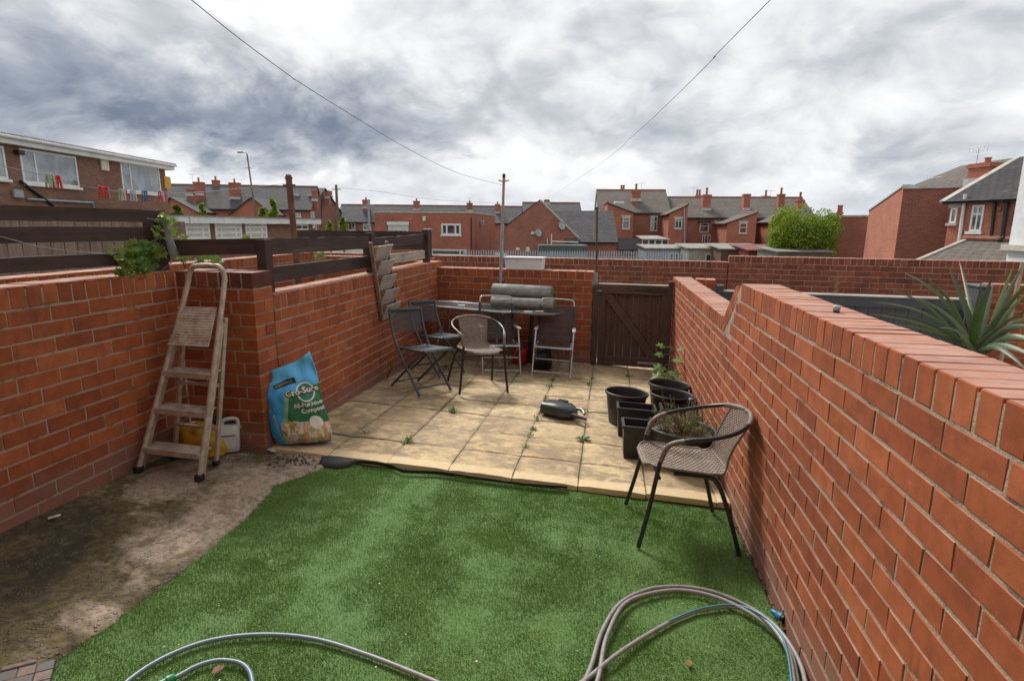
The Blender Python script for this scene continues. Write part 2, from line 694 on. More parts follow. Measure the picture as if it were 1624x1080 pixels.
MT = {}
RED = [(.35, .092, .034), (.41, .115, .043), (.30, .076, .030), (.375, .100, .037), (.44, .130, .052), (.335, .088, .033), (.28, .070, .029), (.39, .107, .040)]
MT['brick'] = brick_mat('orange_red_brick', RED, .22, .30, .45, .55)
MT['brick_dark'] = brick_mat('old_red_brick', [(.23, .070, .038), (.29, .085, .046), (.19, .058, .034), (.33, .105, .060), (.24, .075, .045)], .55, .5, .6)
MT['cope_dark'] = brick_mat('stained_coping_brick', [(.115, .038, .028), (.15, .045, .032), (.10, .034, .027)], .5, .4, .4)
MT['mortar'] = mortar_mat('mortar', (.40, .33, .25), (.275, .215, .16), (.075, .06, .045))
MT['mortar_old'] = mortar_mat('old_mortar', (.42, .33, .27), (.28, .21, .17), (.11, .08, .06))
MT['pvc'] = simple('white_plastic', (.78, .78, .77), (.66, .66, .64), 3, .35, 0, .05)
MT['fascia'] = simple('white_fascia', (.74, .74, .74), (.60, .60, .58), 2, .5, 0, .1)
MT['glass'] = glass_mat('window_glass')
MT['black'] = simple('black_plastic', (.020, .021, .024), (.013, .013, .015), 12, .42, 0, .12, .001, 60)
MT['pot'] = simple('pot_plastic', (.028, .029, .032), (.018, .018, .020), 10, .50, 0, .15, .001, 80)
MT['black_metal'] = simple('black_tube', (.022, .022, .025), (.014, .014, .015), 20, .36, 0, .08, .001)
MT['silver'] = simple('silver_tube', (.46, .48, .50), (.34, .35, .37), 18, .34, .65, .08, .001)
MT['grey_tube'] = simple('dark_grey_tube', (.085, .095, .11), (.06, .066, .075), 18, .4, .2, .08, .001)
MT['galv'] = simple('galvanised_steel', (.38, .41, .44), (.27, .29, .31), 9, .5, .5, .15, .001)
MT['rust'] = simple('rusty_steel', (.20, .075, .040), (.09, .042, .028), 10, .85, .1, .5, .003)
MT['wood_dark'] = wood_mat('dark_stained_board', (.034, .018, .014), (.055, .030, .024), (.19, .15, .13), 0, .30)
MT['gate_wood'] = wood_mat('brown_gate_board', (.064, .037, .028), (.098, .057, .043), (.17, .125, .10), 2, .28)
MT['gate_rail'] = wood_mat('brown_gate_rail', (.066, .039, .030), (.102, .060, .046), (.19, .15, .125), 0, .34)
MT['wood_grey'] = wood_mat('weathered_board', (.46, .405, .35), (.33, .28, .235), (.50, .46, .42), 0, .6)
MT['wood_grey_v'] = wood_mat('weathered_upright_board', (.26, .20, .16), (.18, .135, .105), (.36, .32, .28), 2, .6)
MT['wood_tan'] = wood_mat('tan_board', (.36, .19, .09), (.27, .14, .065), (.40, .30, .20), 2, .4)
MT['painted'] = simple('slate_grey_paint', (.060, .070, .085), (.045, .052, .064), 3, .55, 0, .2, .002)
MT['lead'] = simple('lead_flashing', (.55, .56, .57), (.36, .37, .38), 4, .6, 0, .2)
MT['concrete_trim'] = simple('stone_trim', (.50, .47, .42), (.36, .33, .29), 3, .9, 0, .3)
MT['pot_clay'] = simple('clay_pot', (.40, .14, .07), (.26, .09, .05), 5, .8, 0, .2)
# ------------------------------------------------------------------ brick walls, brick by brick
BL, BH, BD, JT = .2183, .0742, .1025, .0085
CH = BH + JT                       # course height
_bc = {}


def brick_mesh(lx, ly, lz, var, mat):
    """shared mesh, a few variants with knocked corners; x 0..lx, y 0..ly, z 0..lz"""
    key = (round(lx, 3), round(ly, 3), round(lz, 3), var, mat.name)
    if key not in _bc:
        rr = random.Random(hash((key[0], key[1], key[2], var)) & 0xffff)
        v, f = chamfer_box(lx, ly, lz, .0022 + .0012 * rr.random())
        v = [(x + lx / 2 + rr.uniform(-.0014, .0014), y + ly / 2 + rr.uniform(-.0012, .0012), z + lz / 2 + rr.uniform(-.0014, .0014)) for x, y, z in v]
        me = bpy.data.meshes.new('brick')
        me.from_pydata(v, [], f)
        me.materials.append(mat)
        _bc[key] = (me, v, f)
    return _bc[key]


class BrickWall:
    def __init__(s, name, label, p0, p1, thick, bmat='brick', mmat='mortar', cat='wall', zref=0):
        s.p0 = Vector((p0[0], p0[1], 0))
        d = Vector((p1[0] - p0[0], p1[1] - p0[1], 0))
        s.L = d.length
        s.ang = math.atan2(d.y, d.x)
        s.th = thick
        s.root = thing(name, label, cat, (p0[0], p0[1], zref), s.ang)
        s.zref = zref
        s.M = Matrix.Translation((p0[0], p0[1], zref)) @ Matrix.Rotation(s.ang, 4, 'Z')
        s.items = []
        s.core = MB()
        s.bm, s.mm = MT[bmat], MT[mmat]

    def brick(s, x, z, lx, lz=BH, y=0.0, ly=BD, name='brick', mat=None, rot=0.0):
        q = proj(s.M @ Vector((x + lx / 2, y, z + lz / 2 - s.zref)))
        q0 = proj(s.M @ Vector((x, y, z - s.zref)))
        q1 = proj(s.M @ Vector((x + lx, y, z + lz - s.zref)))
        w, h = abs(q1[0] - q0[0]), abs(q1[1] - q0[1])
        inside = q[2] > .1 and -60 < q[0] < 1690 and -60 < q[1] < 1140
        s.items.append((max(w, h) if inside else 0, w * h if inside else 0, (x, y, z, lx, ly, lz, name, mat, rot)))

    def courses(s, x0, x1, ztop, zbot, phase=0.0, ends=(True, True), zfun=None):
        """stretcher bond from ztop down"""
        k = 0
        z = ztop - BH
        while z > zbot - CH:
            off = (0 if k % 2 else .1125) + phase
            x = x0 - (off % .225)
            while x < x1 - .012:
                a, b = max(x, x0), min(x + BL, x1)
                if b - a > .03:
                    ly = BD
                    if (ends[0] and a <= x0 + .001) or (ends[1] and b >= x1 - .001):
                        ly = s.th
                    s.brick(a, z, b - a, BH, 0, ly)
                x += .225
            z -= CH
            k += 1

    def coping(s, x0, x1, ztop, mat=None, pitch=.0827, h=.1025):
        n = max(1, round((x1 - x0) / pitch))
        p = (x1 - x0) / n
        for i in range(n):
            s.brick(x0 + i * p + .004, ztop - h, p - .008, h, 0, s.th, 'coping_brick', mat)

    def finish(s, limit=300, minpx=10):
        groups = {}
        for it in s.items:
            groups.setdefault(it[2][6], []).append(it)
        for nm, its in groups.items():
            its.sort(key=lambda t: -t[1])
            rest = MB()
            cnt = 0
            for mx, ar, (x, y, z, lx, ly, lz, name, mat, rot) in its:
                mat_ = mat or s.bm
                var = random.randrange(5)
                me, v, f = brick_mesh(lx, ly, lz, var, mat_)
                dx, dy, dz_ = random.uniform(-.0018, .0018), random.uniform(-.0010, .0004), random.uniform(-.0012, .0012)
                M = Matrix.Translation((x + dx, y + dy, z - s.zref + dz_)) @ Matrix.Rotation(random.uniform(-.0025, .0025), 4, 'Z') @ Matrix.Rotation(random.uniform(-.006, .006) + rot, 4, 'Y')
                if cnt < limit and mx >= minpx:
                    link(name, me, s.root, M)
                    cnt += 1
                else:
                    rest.add(v, f, M)
            if rest.v:
                o = rest.build('brick_courses' if nm == 'brick' else 'coping_courses', its[0][2][7] or s.bm, s.root)
                o['kind'] = 'stuff'
        s.core.build('mortar', s.mm, s.root)
        return s.root


REC = .0022
# right boundary wall: taller near the house, ramping down to a lower run towards the gate
XR = 1.785
ZR1, ZR2 = 1.235, .962
YN, YF = -3.6, 4.02
w = BrickWall('boundary_wall', 'long orange-red brick garden wall with ramped step in its brick-on-edge coping, behind the black pots', (XR, YF), (XR, YN), .215)
ya, yb = .30, .62                  # ramp between these
xa, xb = YF - yb, YF - ya          # along the wall
Lw = w.L
zt1, zt2 = ZR1 - .1025 - JT, ZR2 - .1025 - JT
slope = (zt1 - zt2) / (xb - xa)
zbot = -.30


def ramp_top(x):
    return zt2 if x <= xa else zt1 if x >= xb else zt2 + (x - xa) * slope


# courses counted down from the taller part; cut bricks under the ramp
k = 0
z = zt1 - BH
while z > zbot - CH:
    off = 0 if k % 2 else .1125
    x = -off
    while x < Lw:
        a, b = max(x, 0), min(x + BL, Lw)
        x += .225
        # keep only what lies below the ramp line
        zt = z + BH
        if ramp_top(b) < z + .02:
            continue
        if ramp_top(a) >= zt - .001:
            w.brick(a, z, b - a, BH, 0, .2 if a < .001 else BD)
        elif a < xa < b and z >= zt2:
            pass
        else:
            # shortened brick whose left end is on the ramp
            xs = xa + (zt - zt2) / slope
            if z < zt2 < zt and a < xa:
                w.brick(a, z, b - a, max(zt2 - z - .004, .02), 0, BD)
            elif b - xs > .03:
                w.brick(xs, z, b - xs, BH, 0, BD)
            elif b - (xa + (z - zt2) / slope) > .05:
                hh = ramp_top(b) - z - .006
                if hh > .02:
                    w.brick(max(a, b - .06), z, min(.06, b - a), min(hh, BH), 0, BD)
    z -= CH
    k += 1
w.coping(xb + .035, Lw, ZR1)
w.coping(0, xa - .06, ZR2)
sl = math.hypot(xb - xa, zt1 - zt2)
th = math.atan2(zt1 - zt2, xb - xa)
nb = 5
for i in range(nb):                # bricks on edge laid up the ramp
    t = (i + .06) / nb
    w.brick(xa - .055 + (xb - xa + .02) * t, zt2 + .012 + (zt1 - zt2) * t, sl / nb - .010, .1025, 0, .215, 'coping_brick', None, -th)
w.core.prism([(.004, zbot), (Lw - .004, zbot), (Lw - .004, ZR1 - .012), (xb + .02, ZR1 - .012), (xa - .02, ZR2 - .010), (.004, ZR2 - .010)], -.208, -REC,
             Matrix(((1, 0, 0, 0), (0, 0, -1, 0), (0, 1, 0, 0), (0, 0, 0, 1))))
w.finish()

# left boundary, near run below the fence
XL = -1.845
w = BrickWall('boundary_wall', 'near run of brick wall below the dark fence boards, beside the stepladder and mossy concrete', (XL, -3.4), (XL, -.006), .215)
w.courses(0, w.L, 1.257 - .1125, .02, .07, (False, False))
w.coping(0, w.L, 1.257)
w.core.box(.004, w.L, REC, .208, -.15, 1.245)
w.finish()

# return wall with dark stained coping that meets it
XP = -1.283
w = BrickWall('return_wall', 'short brick return wall with dark stained coping, behind the stepladder', (XL, 0), (XP, 0), .225)
z = 1.257 - .1125 - BH
k = 0
while z > -.06:
    xs = [0, .165, .39, .562] if k % 2 else [0, .05, .277, .452, .562]
    for a, b in zip(xs[:-1], xs[1:]):
        last = b > .56
        w.brick(a + .005, z, b - a - (.005 if last else .010) - .0, BH, 0, (.1025 if k % 2 else .215) if last else BD)
        if last and k % 2:
            w.brick(a + .005, z, b - a - .005, BH, .1125, .1025)
    z -= CH
    k += 1
w.coping(.315, .562, 1.257, MT['cope_dark'], .0827)
w.coping(0, .312, 1.257, MT['brick_dark'], .0827)
w.core.box(.004, .556, REC, .218, -.12, 1.246)
w.finish()

# left boundary, far run
w = BrickWall('boundary_wall', 'orange-red brick wall carrying the tiered wooden planter, behind the folding chairs', (XP, .226), (XP, 4.10), .215)
w.courses(0, w.L, 1.088 - .1125, -.12, .03, (False, False))
w.coping(0, w.L, 1.088)
w.core.box(.0, w.L - .004, REC, .208, -.25, 1.077)
w.finish()

# back wall between the corner and the gate
BA = -.0985
BP = Vector((.802, 3.88, 0))       # its right end
BLp = BP - Vector((math.cos(BA), math.sin(BA), 0)) * 2.095
w = BrickWall('back_wall', 'low brick wall across the end of the yard, behind the table and turf rolls', (BLp.x, BLp.y), (BP.x, BP.y), .215)
w.courses(0, w.L, 1.012 - .1125, -.16, .05)
w.coping(0, w.L, 1.012, None, .1127)
w.core.box(.004, w.L - .004, REC, .208, -.32, 1.002)
w.finish()

# the tall old wall on the far side of the alley (two heights)
AA = -.107
AP = Vector((2.87, 6.24, 0))
ad = Vector((math.cos(AA), math.sin(AA), 0))
a0, a1, a2 = AP - ad * 8.2, AP, AP + ad * 7.5
w = BrickWall('alley_wall', 'long weathered dark red wall across the alley, higher run beyond the gate to the right', (a1.x, a1.y), (a2.x, a2.y), .22, 'brick_dark', 'mortar_old')
w.courses(0, w.L, 1.125 - .1125, -.4)
w.coping(0, w.L, 1.125, None, .0827)
w.core.box(.004, w.L - .004, REC, .212, -.6, 1.113)
w.finish()
w = BrickWall('alley_wall', 'lower run of weathered dark red wall across the alley, behind the clear storage box', (a0.x, a0.y), (a1.x - ad.x * .01, a1.y - ad.y * .01), .22, 'brick_dark', 'mortar_old')
w.courses(0, w.L, 1.03 - .1125, -.4)
w.coping(0, w.L, 1.03, None, .0827)
w.core.box(.004, w.L - .004, REC, .212, -.6, 1.018)
w.finish()


def ss(a, b, t):
    t = max(0, min(1, (t - a) / (b - a)))
    return t * t * (3 - 2 * t)


def land(x, y):
    return -.42 - .45 * ss(7, 14, y) - 1.8 * ss(10, 42, y) * ss(-26, -8, x)
# ------------------------------------------------------------------ ground
def ground_mats():
    m, N, b, g = new_mat('rough_ground')
    P = g.outputs['Position']
    n = N.noise(P, .6, 6, .6)
    N.put(b.inputs['Base Color'], N.mix(N.rng(n, .4, .6), (.16, .15, .13), (.09, .10, .06)))
    b.inputs['Roughness'].default_value = .95
    MT['ground'] = m
    # mossy, weathered concrete with showing aggregate
    m, N, b, g = new_mat('mossy_concrete')
    P = g.outputs['Position']
    n1 = N.noise(P, 3.2, 7, .68, .3)
    n2 = N.noise(P, 28, 5, .7)
    n3 = N.noise(N.vmath('ADD', P, (3, 9, 1)), 1.5, 6, .65, .5)
    vor = N.n('ShaderNodeTexVoronoi')
    N.put(vor.inputs['Vector'], N.vmath('ADD', P, N.vmath('SCALE', N.noise(P, 30, 2, .5, 0, 'Color'), scale=.012)))
    vor.inputs['Scale'].default_value = 52
    x, y, z = N.sep(P)
    base = N.mix(N.rng(n2, .35, .7), (.40, .315, .235), (.21, .16, .11))
    peb = N.rng(vor.outputs['Distance'], .16, .42, 1, 0)
    pebm = N.math('MULTIPLY', peb, N.rng(N.noise(P, 9, 5, .7), .42, .60))
    base = N.mix(N.math('MULTIPLY', pebm, .6), base, (.56, .46, .38))
    # moss grows thickest along the foot of the wall and away from the trodden edge
    edge = N.math('ADD', x, N.math('MULTIPLY_ADD', n1, .55, -.28))
    moss = N.rng(edge, -1.55, -.86, 1.25, .25)
    moss = N.math('ADD', moss, N.rng(y, -.95, -1.55, 0, .75))
    moss = N.math('MULTIPLY', moss, N.rng(n1, .30, .46, .35, 1.0))
    moss = N.math('SUBTRACT', moss, N.rng(n3, .50, .62, 0, .95), clamp=True)
    moss = N.math('ADD', moss, N.math('MULTIPLY', N.math('SUBTRACT', N.noise(P, 22, 5, .75), .5), 1.5), clamp=True)
    moss = N.math('MULTIPLY', moss, N.math('SUBTRACT', 1.0, N.math('MULTIPLY', pebm, .30)), clamp=True)
    mc = N.mix(N.rng(n2, .35, .65), (.040, .030, .012), (.115, .088, .028))
    mc = N.mix(N.rng(n3, .38, .52), (.034, .027, .013), mc)
    c = N.mix(moss, base, mc)
    N.put(b.inputs['Base Color'], c)
    b.inputs['Roughness'].default_value = .9
    bump(N, b, N.math('ADD', N.math('MULTIPLY', n2, .8), N.math('MULTIPLY', pebm, 1.3)), 1.0, .010)
    MT['concrete'] = m
    # sandy riven paving
    m, N, b, g = new_mat('sandy_paving')
    P = g.outputs['Position']
    x, y, z = N.sep(P)
    r = rnd(N, g)
    c = N.ramp(r, [(0, (.54, .405, .22)), (.25, (.47, .35, .195)), (.5, (.58, .445, .245)), (.75, (.50, .36, .185)), (1, (.45, .34, .20))])
    sv = N.vmath('MULTIPLY', P, (1.0, 1.5, 1.0))
    n1 = N.noise(sv, 5.5, 5, .72, .3)
    n2 = N.noise(P, 1.5, 5, .6)
    n3 = N.noise(P, 60, 4, .65)
    n4 = N.noise(sv, 17, 6, .68)
    dirt = N.math('MULTIPLY', N.rng(n1, .40, .58), N.rng(n2, .34, .58, .45, 1))
    dirt = N.math('ADD', dirt, N.math('MULTIPLY', N.rng(n4, .48, .62, 0, .75), N.rng(n2, .3, .6, .45, 1)))
    tcg = N.n('ShaderNodeTexCoord')
    e1, e2, e3 = N.sep(N.vmath('ABSOLUTE', N.vmath('SUBTRACT', tcg.outputs['Generated'], (.5, .5, .5))))
    edge_ = N.math('ADD', N.math('MAXIMUM', e1, e2), N.math('MULTIPLY_ADD', n4, .16, -.08))
    dirt = N.math('ADD', dirt, N.rng(edge_, .43, .50, 0, .60))          # grime gathers along the joints
    dirt = N.math('MULTIPLY', dirt, N.rng(N.math('ADD', y, N.math('MULTIPLY_ADD', n4, .06, -.03)), .115, .165))     # the first strip is clean: it was covered
    dirt = N.math('MINIMUM', N.math('MULTIPLY', dirt, .66), .80)
    c = N.mix(dirt, c, N.mix(n4, (.12, .095, .068), (.24, .185, .12)))
    pale = N.math('MULTIPLY', N.rng(y, .11, .165, .85, 0), N.rng(n4, .35, .65, 1, .5))
    c = N.mix(pale, c, (.64, .50, .31))
    c = N.mix(N.rng(n3, .55, .75, 0, .4), c, N.vmath('SCALE', c, scale=.55))
    N.put(b.inputs['Base Color'], c)
    b.inputs['Roughness'].default_value = .85
    bump(N, b, N.math('ADD', N.math('MULTIPLY', n4, 1.3), N.math('MULTIPLY', n3, .35)), .6, .007)
    MT['paving'] = m
    MT['soil'] = simple('joint_soil', (.15, .11, .07), (.07, .065, .03), 30, .95, 0, .5, .004)
    m, N, b, g = new_mat('turf_backing')
    n = N.noise(g.outputs['Position'], 120, 3, .6)
    N.put(b.inputs['Base Color'], N.mix(n, (.085, .165, .045), (.11, .205, .06)))
    b.inputs['Roughness'].default_value = .9
    MT['turf_base'] = m
    m, N, b, g = new_mat('artificial_grass_blade')
    P = g.outputs['Position']
    r = g.outputs['Random Per Island']
    c = N.ramp(r, [(0, (.18, .31, .085)), (.35, (.225, .37, .11)), (.7, (.26, .41, .135)), (1, (.31, .45, .18))])
    big = N.noise(P, 2.2, 5, .6, .3)
    c = N.mix(N.rng(big, .40, .62, 0, .38), c, N.vmath('MULTIPLY', c, (.52, .62, .50)))  # lighter and darker nap sheen painted into the blade colour as broad patches
    N.put(b.inputs['Base Color'], c)
    b.inputs['Roughness'].default_value = .55
    b.inputs['Specular IOR Level'].default_value = .25
    MT['blade'] = m


ground_mats()
# one sheet of land to the horizon
mb = MB()
xs = [-900, -300, -120, -60, -40, -30, -25, -20, -15, -10, -6, -3, 0, 3, 6, 10, 15, 22, 30, 45, 70, 140, 400, 900]
ys = [-400, -60, -15, -6, 0, 4, 7, 9, 11, 14, 18, 22, 27, 32, 37, 42, 50, 65, 90, 150, 400, 1200]
for y in ys:
    for x in xs:
        mb.v.append((x, y, land(x, y)))
nx = len(xs)
for j in range(len(ys) - 1):
    for i in range(nx - 1):
        mb.f.append((j * nx + i, j * nx + i + 1, (j + 1) * nx + i + 1, (j + 1) * nx + i))
tag(mb.build('ground', MT['ground']), kind='structure')


def sheet(name, poly_fn, x0, x1, y0, y1, step, dz, mat, rough=0.0, seed=0, under=None):
    """gridded slab following the fall of the yard, kept where poly_fn is true"""
    nx, ny = int((x1 - x0) / step) + 1, int((y1 - y0) / step) + 1
    idx, mb = {}, MB()

    def vid(i, j):
        if (i, j) not in idx:
            x, y = x0 + i * step, y0 + j * step
            h = rough * (noise.noise(Vector((x * 3, y * 3, seed))) + .5 * noise.noise(Vector((x * 11, y * 11, seed))))
            idx[(i, j)] = len(mb.v)
            mb.v.append((x, y, gz(x, y, dz) + h - (under(x, y) if under else 0)))
        return idx[(i, j)]
    for j in range(ny):
        for i in range(nx):
            if poly_fn(x0 + (i + .5) * step, y0 + (j + .5) * step):
                mb.f.append((vid(i, j), vid(i + 1, j), vid(i + 1, j + 1), vid(i, j + 1)))
    return mb.build(name, mat, smooth=60)


# left edge of the turf: it was cut by hand
LE = [(q.x, q.y) for q in (onT(a, b, -.038) for a, b in ((512, 741), (482, 752), (456, 761), (432, 768), (428, 778), (391, 817), (330, 869), (269, 918), (183, 979), (110, 1031), (49, 1077)))]
LE.append((LE[-1][0] - .1, -3.4))


def turf_left(y):
    if y > LE[0][1]:
        return LE[0][0] + (y - LE[0][1]) * .6
    for (xa_, ya_), (xb_, yb_) in zip(LE[:-1], LE[1:]):
        if yb_ <= y <= ya_:
            t = (y - ya_) / (yb_ - ya_)
            return xa_ + (xb_ - xa_) * t + .012 * noise.noise(Vector((y * 22, 0, 0)))
    return LE[-1][0]


def turf_right(y):
    return XR - .030 - .025 * noise.noise(Vector((y * 2.3, 4, 0)))


def in_turf(x, y):
    return turf_left(y) < x < turf_right(y) and y < .012 - .012 * noise.noise(Vector((x * 3, 1, 1)))


tag(sheet('concrete_path', lambda x, y: x < turf_left(y) + .09 and y < .05, XL - .05, -.55, -3.4, .06, .02, -.026, MT['concrete'], .006, 3, lambda x, y: .034 * ss(turf_left(y) - .012, turf_left(y) + .022, x)), kind='structure')
tag(sheet('subsoil', lambda x, y: True, XL - .3, XR + .25, -3.6, 4.4, .1, -.075, MT['soil'], .004, 5), kind='structure')
tag(sheet('lawn', in_turf, -1.1, XR, -3.4, .03, .02, -.046, MT['turf_base'], .006, 8), kind='structure')


def grass():
    rng = np.random.default_rng(3)
    x0, x1, y0, y1 = -1.12, XR, -2.2, .02
    n = int((x1 - x0) * (y1 - y0) * 95000)
    X = rng.uniform(x0, x1, n)
    Y = rng.uniform(y0, y1, n)
    yl = np.linspace(y0, y1, 400)
    L = np.interp(Y, yl, [turf_left(v) for v in yl])
    Rr = np.interp(Y, yl, [turf_right(v) for v in yl])
    xl = np.linspace(x0, x1, 300)
    T = np.interp(X, xl, [.012 - .012 * noise.noise(Vector((v * 3, 1, 1))) for v in xl])
    k = (X > L - .004) & (X < Rr + .004) & (Y < T)
    X, Y = X[k], Y[k]
    n = len(X)
    # nap: the pile leans, in broad brushed patches
    gx = np.linspace(x0, x1, 90)
    gy = np.linspace(y0, y1, 80)
    fa = np.array([[noise.noise(Vector((a * 1.1, b * 1.5, 2.0))) + .5 * noise.noise(Vector((a * 3.1, b * 3.7, 7.0))) for a in gx] for b in gy])
    i = np.clip(((X - x0) / (x1 - x0) * 89).astype(int), 0, 89)
    j = np.clip(((Y - y0) / (y1 - y0) * 79).astype(int), 0, 79)
    nap = fa[j, i]
    ang = -1.2 + 1.5 * nap + rng.normal(0, 1.0, n)
    lean = np.clip(.55 + .24 * nap + rng.normal(0, .35, n), .02, 1.4)
    hgt = rng.uniform(.008, .0165, n)
    wid = rng.uniform(.0009, .0016, n)
    Z = TA * X + TB * Y - .048
    rx, ry = np.cos(ang), np.sin(ang)
    tx, ty = X + rx * hgt * np.sin(lean), Y + ry * hgt * np.sin(lean)
    tz = Z + hgt * np.cos(lean)
    wa = rng.uniform(0, 2 * np.pi, n)
    wx, wy = np.cos(wa) * wid, np.sin(wa) * wid
    V = np.empty((n, 3, 3), np.float32)
    V[:, 0] = np.stack([X - wx, Y - wy, Z], 1)
    V[:, 1] = np.stack([X + wx, Y + wy, Z], 1)
    V[:, 2] = np.stack([tx, ty, tz], 1)
    me = bpy.data.meshes.new('artificial_grass')
    me.vertices.add(n * 3)
    me.vertices.foreach_set('co', V.ravel())
    me.loops.add(n * 3)
    me.loops.foreach_set('vertex_index', np.arange(n * 3, dtype=np.int32))
    me.polygons.add(n)
    me.polygons.foreach_set('loop_start', np.arange(0, n * 3, 3, dtype=np.int32))
    me.materials.append(MT['blade'])
    me.update()
    me.validate()
    tag(link('artificial_grass', me), 'short green artificial grass pile covering the lawn', 'grass', kind='stuff')


grass()

# patio: a bed with separate riven slabs
mb = MB()
mb.v = [(x, y, gz(x, y, dz)) for dz in (-.07, -.014) for x, y in ((XP, .04), (XR, .04), (XR, 4.35), (XP, 4.35))]
mb.f = [(3, 2, 1, 0), (4, 5, 6, 7), (0, 1, 5, 4), (1, 2, 6, 5), (2, 3, 7, 6), (3, 0, 4, 7)]
patio = tag(mb.build('patio', MT['soil']), kind='structure')
SP = .425


def slab_mesh(lx, ly, var):
    rr = random.Random(var * 31 + int(lx * 1000))
    me = bpy.data.meshes.new('paving_slab')
    v, f = [], []
    n = 6
    for j in range(n + 1):
        for i in range(n + 1):
            ex, ey = i in (0, n), j in (0, n)
            x, y = lx * i / n, ly * j / n
            if ex:
                x += rr.uniform(-.0025, .0025)
            if ey:
                y += rr.uniform(-.0025, .0025)
            z = rr.uniform(-.0012, .0012) - (.004 if ex or ey else 0) - (.006 if (ex and ey) else 0)
            v.append((x, y, z))
    for j in range(n):
        for i in range(n):
            a = j * (n + 1) + i
            f.append((a, a + 1, a + n + 2, a + n + 1))
    ring = [i for i in range(n + 1)] + [(j + 1) * (n + 1) - 1 for j in range(1, n + 1)] + [n * (n + 1) + i for i in range(n - 1, -1, -1)] + [j * (n + 1) for j in range(n - 1, 0, -1)]
    o = len(v)
    for q in ring:
        v.append((v[q][0], v[q][1], -.042))
    m = len(ring)
    for i in range(m):
        f.append((ring[i], o + i, o + (i + 1) % m, ring[(i + 1) % m]))
    me.from_pydata(v, [], f)
    me.materials.append(MT['paving'])
    me.polygons.foreach_set('use_smooth', [True] * len(f))
    me.set_sharp_from_angle(angle=R(40))
    return me


rows = [.029] + [SP * r for r in range(1, 10)] + [4.30]
cols = [SP * (c - 3) for c in range(0, 8)] + [XR]
cols[0] = XP
cache = {}
for r in range(len(rows) - 1):
    for c in range(len(cols) - 1):
        lx, ly = cols[c + 1] - cols[c] - .006, rows[r + 1] - rows[r] - .006
        if rows[r] > 3.8 and cols[c] < .4:
            ly = min(ly, 3.9 + .2 - rows[r])
        key = (round(lx, 3), round(ly, 3), random.randrange(4))
        if key not in cache:
            cache[key] = slab_mesh(lx, ly, key[2])
        x, y = cols[c] + .003, rows[r] + .003
        M = frameM((x + random.uniform(-.002, .002), y + random.uniform(-.002, .002), gz(x, y) + random.uniform(-.0045, .0045)), random.uniform(-.007, .007))
        link('paving_slab', cache[key], patio, M)

# edge of black weed membrane sticking out between turf and slabs
mb = MB()
pts_t = [(512, 722), (540, 722), (575, 730), (618, 736), (640, 744), (700, 748), (760, 757), (830, 766), (900, 772)]
pts_b = [(505, 738), (540, 741), (578, 733), (620, 742), (642, 750), (700, 752), (760, 760), (830, 769), (900, 775)]
nrow = []
for (a, b), (c, d) in zip(pts_t, pts_b):
    p, q = onT(a, b, -.004), onT(c, d, -.03)
    p.y, q.y = min(p.y, .022), min(q.y, .015)
    p.z = max(p.z, gz(p.x, p.y, -.016))
    q.z = gz(q.x, q.y, -.030)
    nrow.append((p, (p + q) / 2 + Vector((0, .0, .008)), q))
cp = [catmull([r_[i] for r_ in nrow], 5) for i in range(3)]
for row in zip(*cp):
    for p in row:
        jz = .004 * noise.noise(p * 40)
        mb.v.append((p.x, p.y, p.z + jz))
for i in range(len(cp[0]) - 1):
    for j in range(2):
        mb.f.append((i * 3 + j, i * 3 + j + 1, i * 3 + 4 + j, i * 3 + 3 + j))
MT['membrane'] = simple('weed_membrane', (.022, .023, .026), (.035, .036, .040), 20, .75, 0, .4, .003)
o = mb.build('weed_membrane', MT['membrane'], smooth=50)
md = o.modifiers.new('thickness', 'SOLIDIFY')
md.thickness = .002
tag(o, 'crumpled strip of black weed membrane poking out between lawn and paving slabs', 'membrane')

# loose dirt and rubble where the turf corner, path and slabs meet
mb = MB()
for i in range(110):
    x, y = random.gauss(-1.02, .10), random.gauss(-.10, .055)
    if not (-1.26 < x < -.80 and y < .01 and x < turf_left(min(y, -.02)) - .01):
        continue
    r_ = random.uniform(.003, .008)
    M = Matrix.Translation((x, y, gz(x, y, -.022) + r_ * .3)) @ Matrix.Rotation(random.random() * 6, 4, 'Z') @ Matrix.Diagonal((r_, r_ * random.uniform(.5, 1), r_ * random.uniform(.4, .8), 1))
    vv, ff = chamfer_box(2, 2, 2, .5)
    mb.add([(a + random.uniform(-.25, .25), b + random.uniform(-.25, .25), c + random.uniform(-.25, .25)) for a, b, c in vv], ff, M)
for i in range(200):                                   # grit along the foot of the right wall
    y = random.uniform(-2.2, 0)
    x = XR - random.uniform(.002, .04)
    r_ = random.uniform(.003, .007)
    M = Matrix.Translation((x, y, gz(x, y, -.05) + r_ * .3)) @ Matrix.Diagonal((r_, r_, r_ * .7, 1))
    vv, ff = chamfer_box(2, 2, 2, .5)
    mb.add(vv, ff, M)
MT['rubble'] = simple('rubble', (.13, .10, .065), (.06, .048, .03), 60, .95, 0, .3, .002)
tag(mb.build('rubble', MT['rubble']), 'loose dirt and grit gathered where lawn, path and walls meet', 'rubble', kind='stuff')

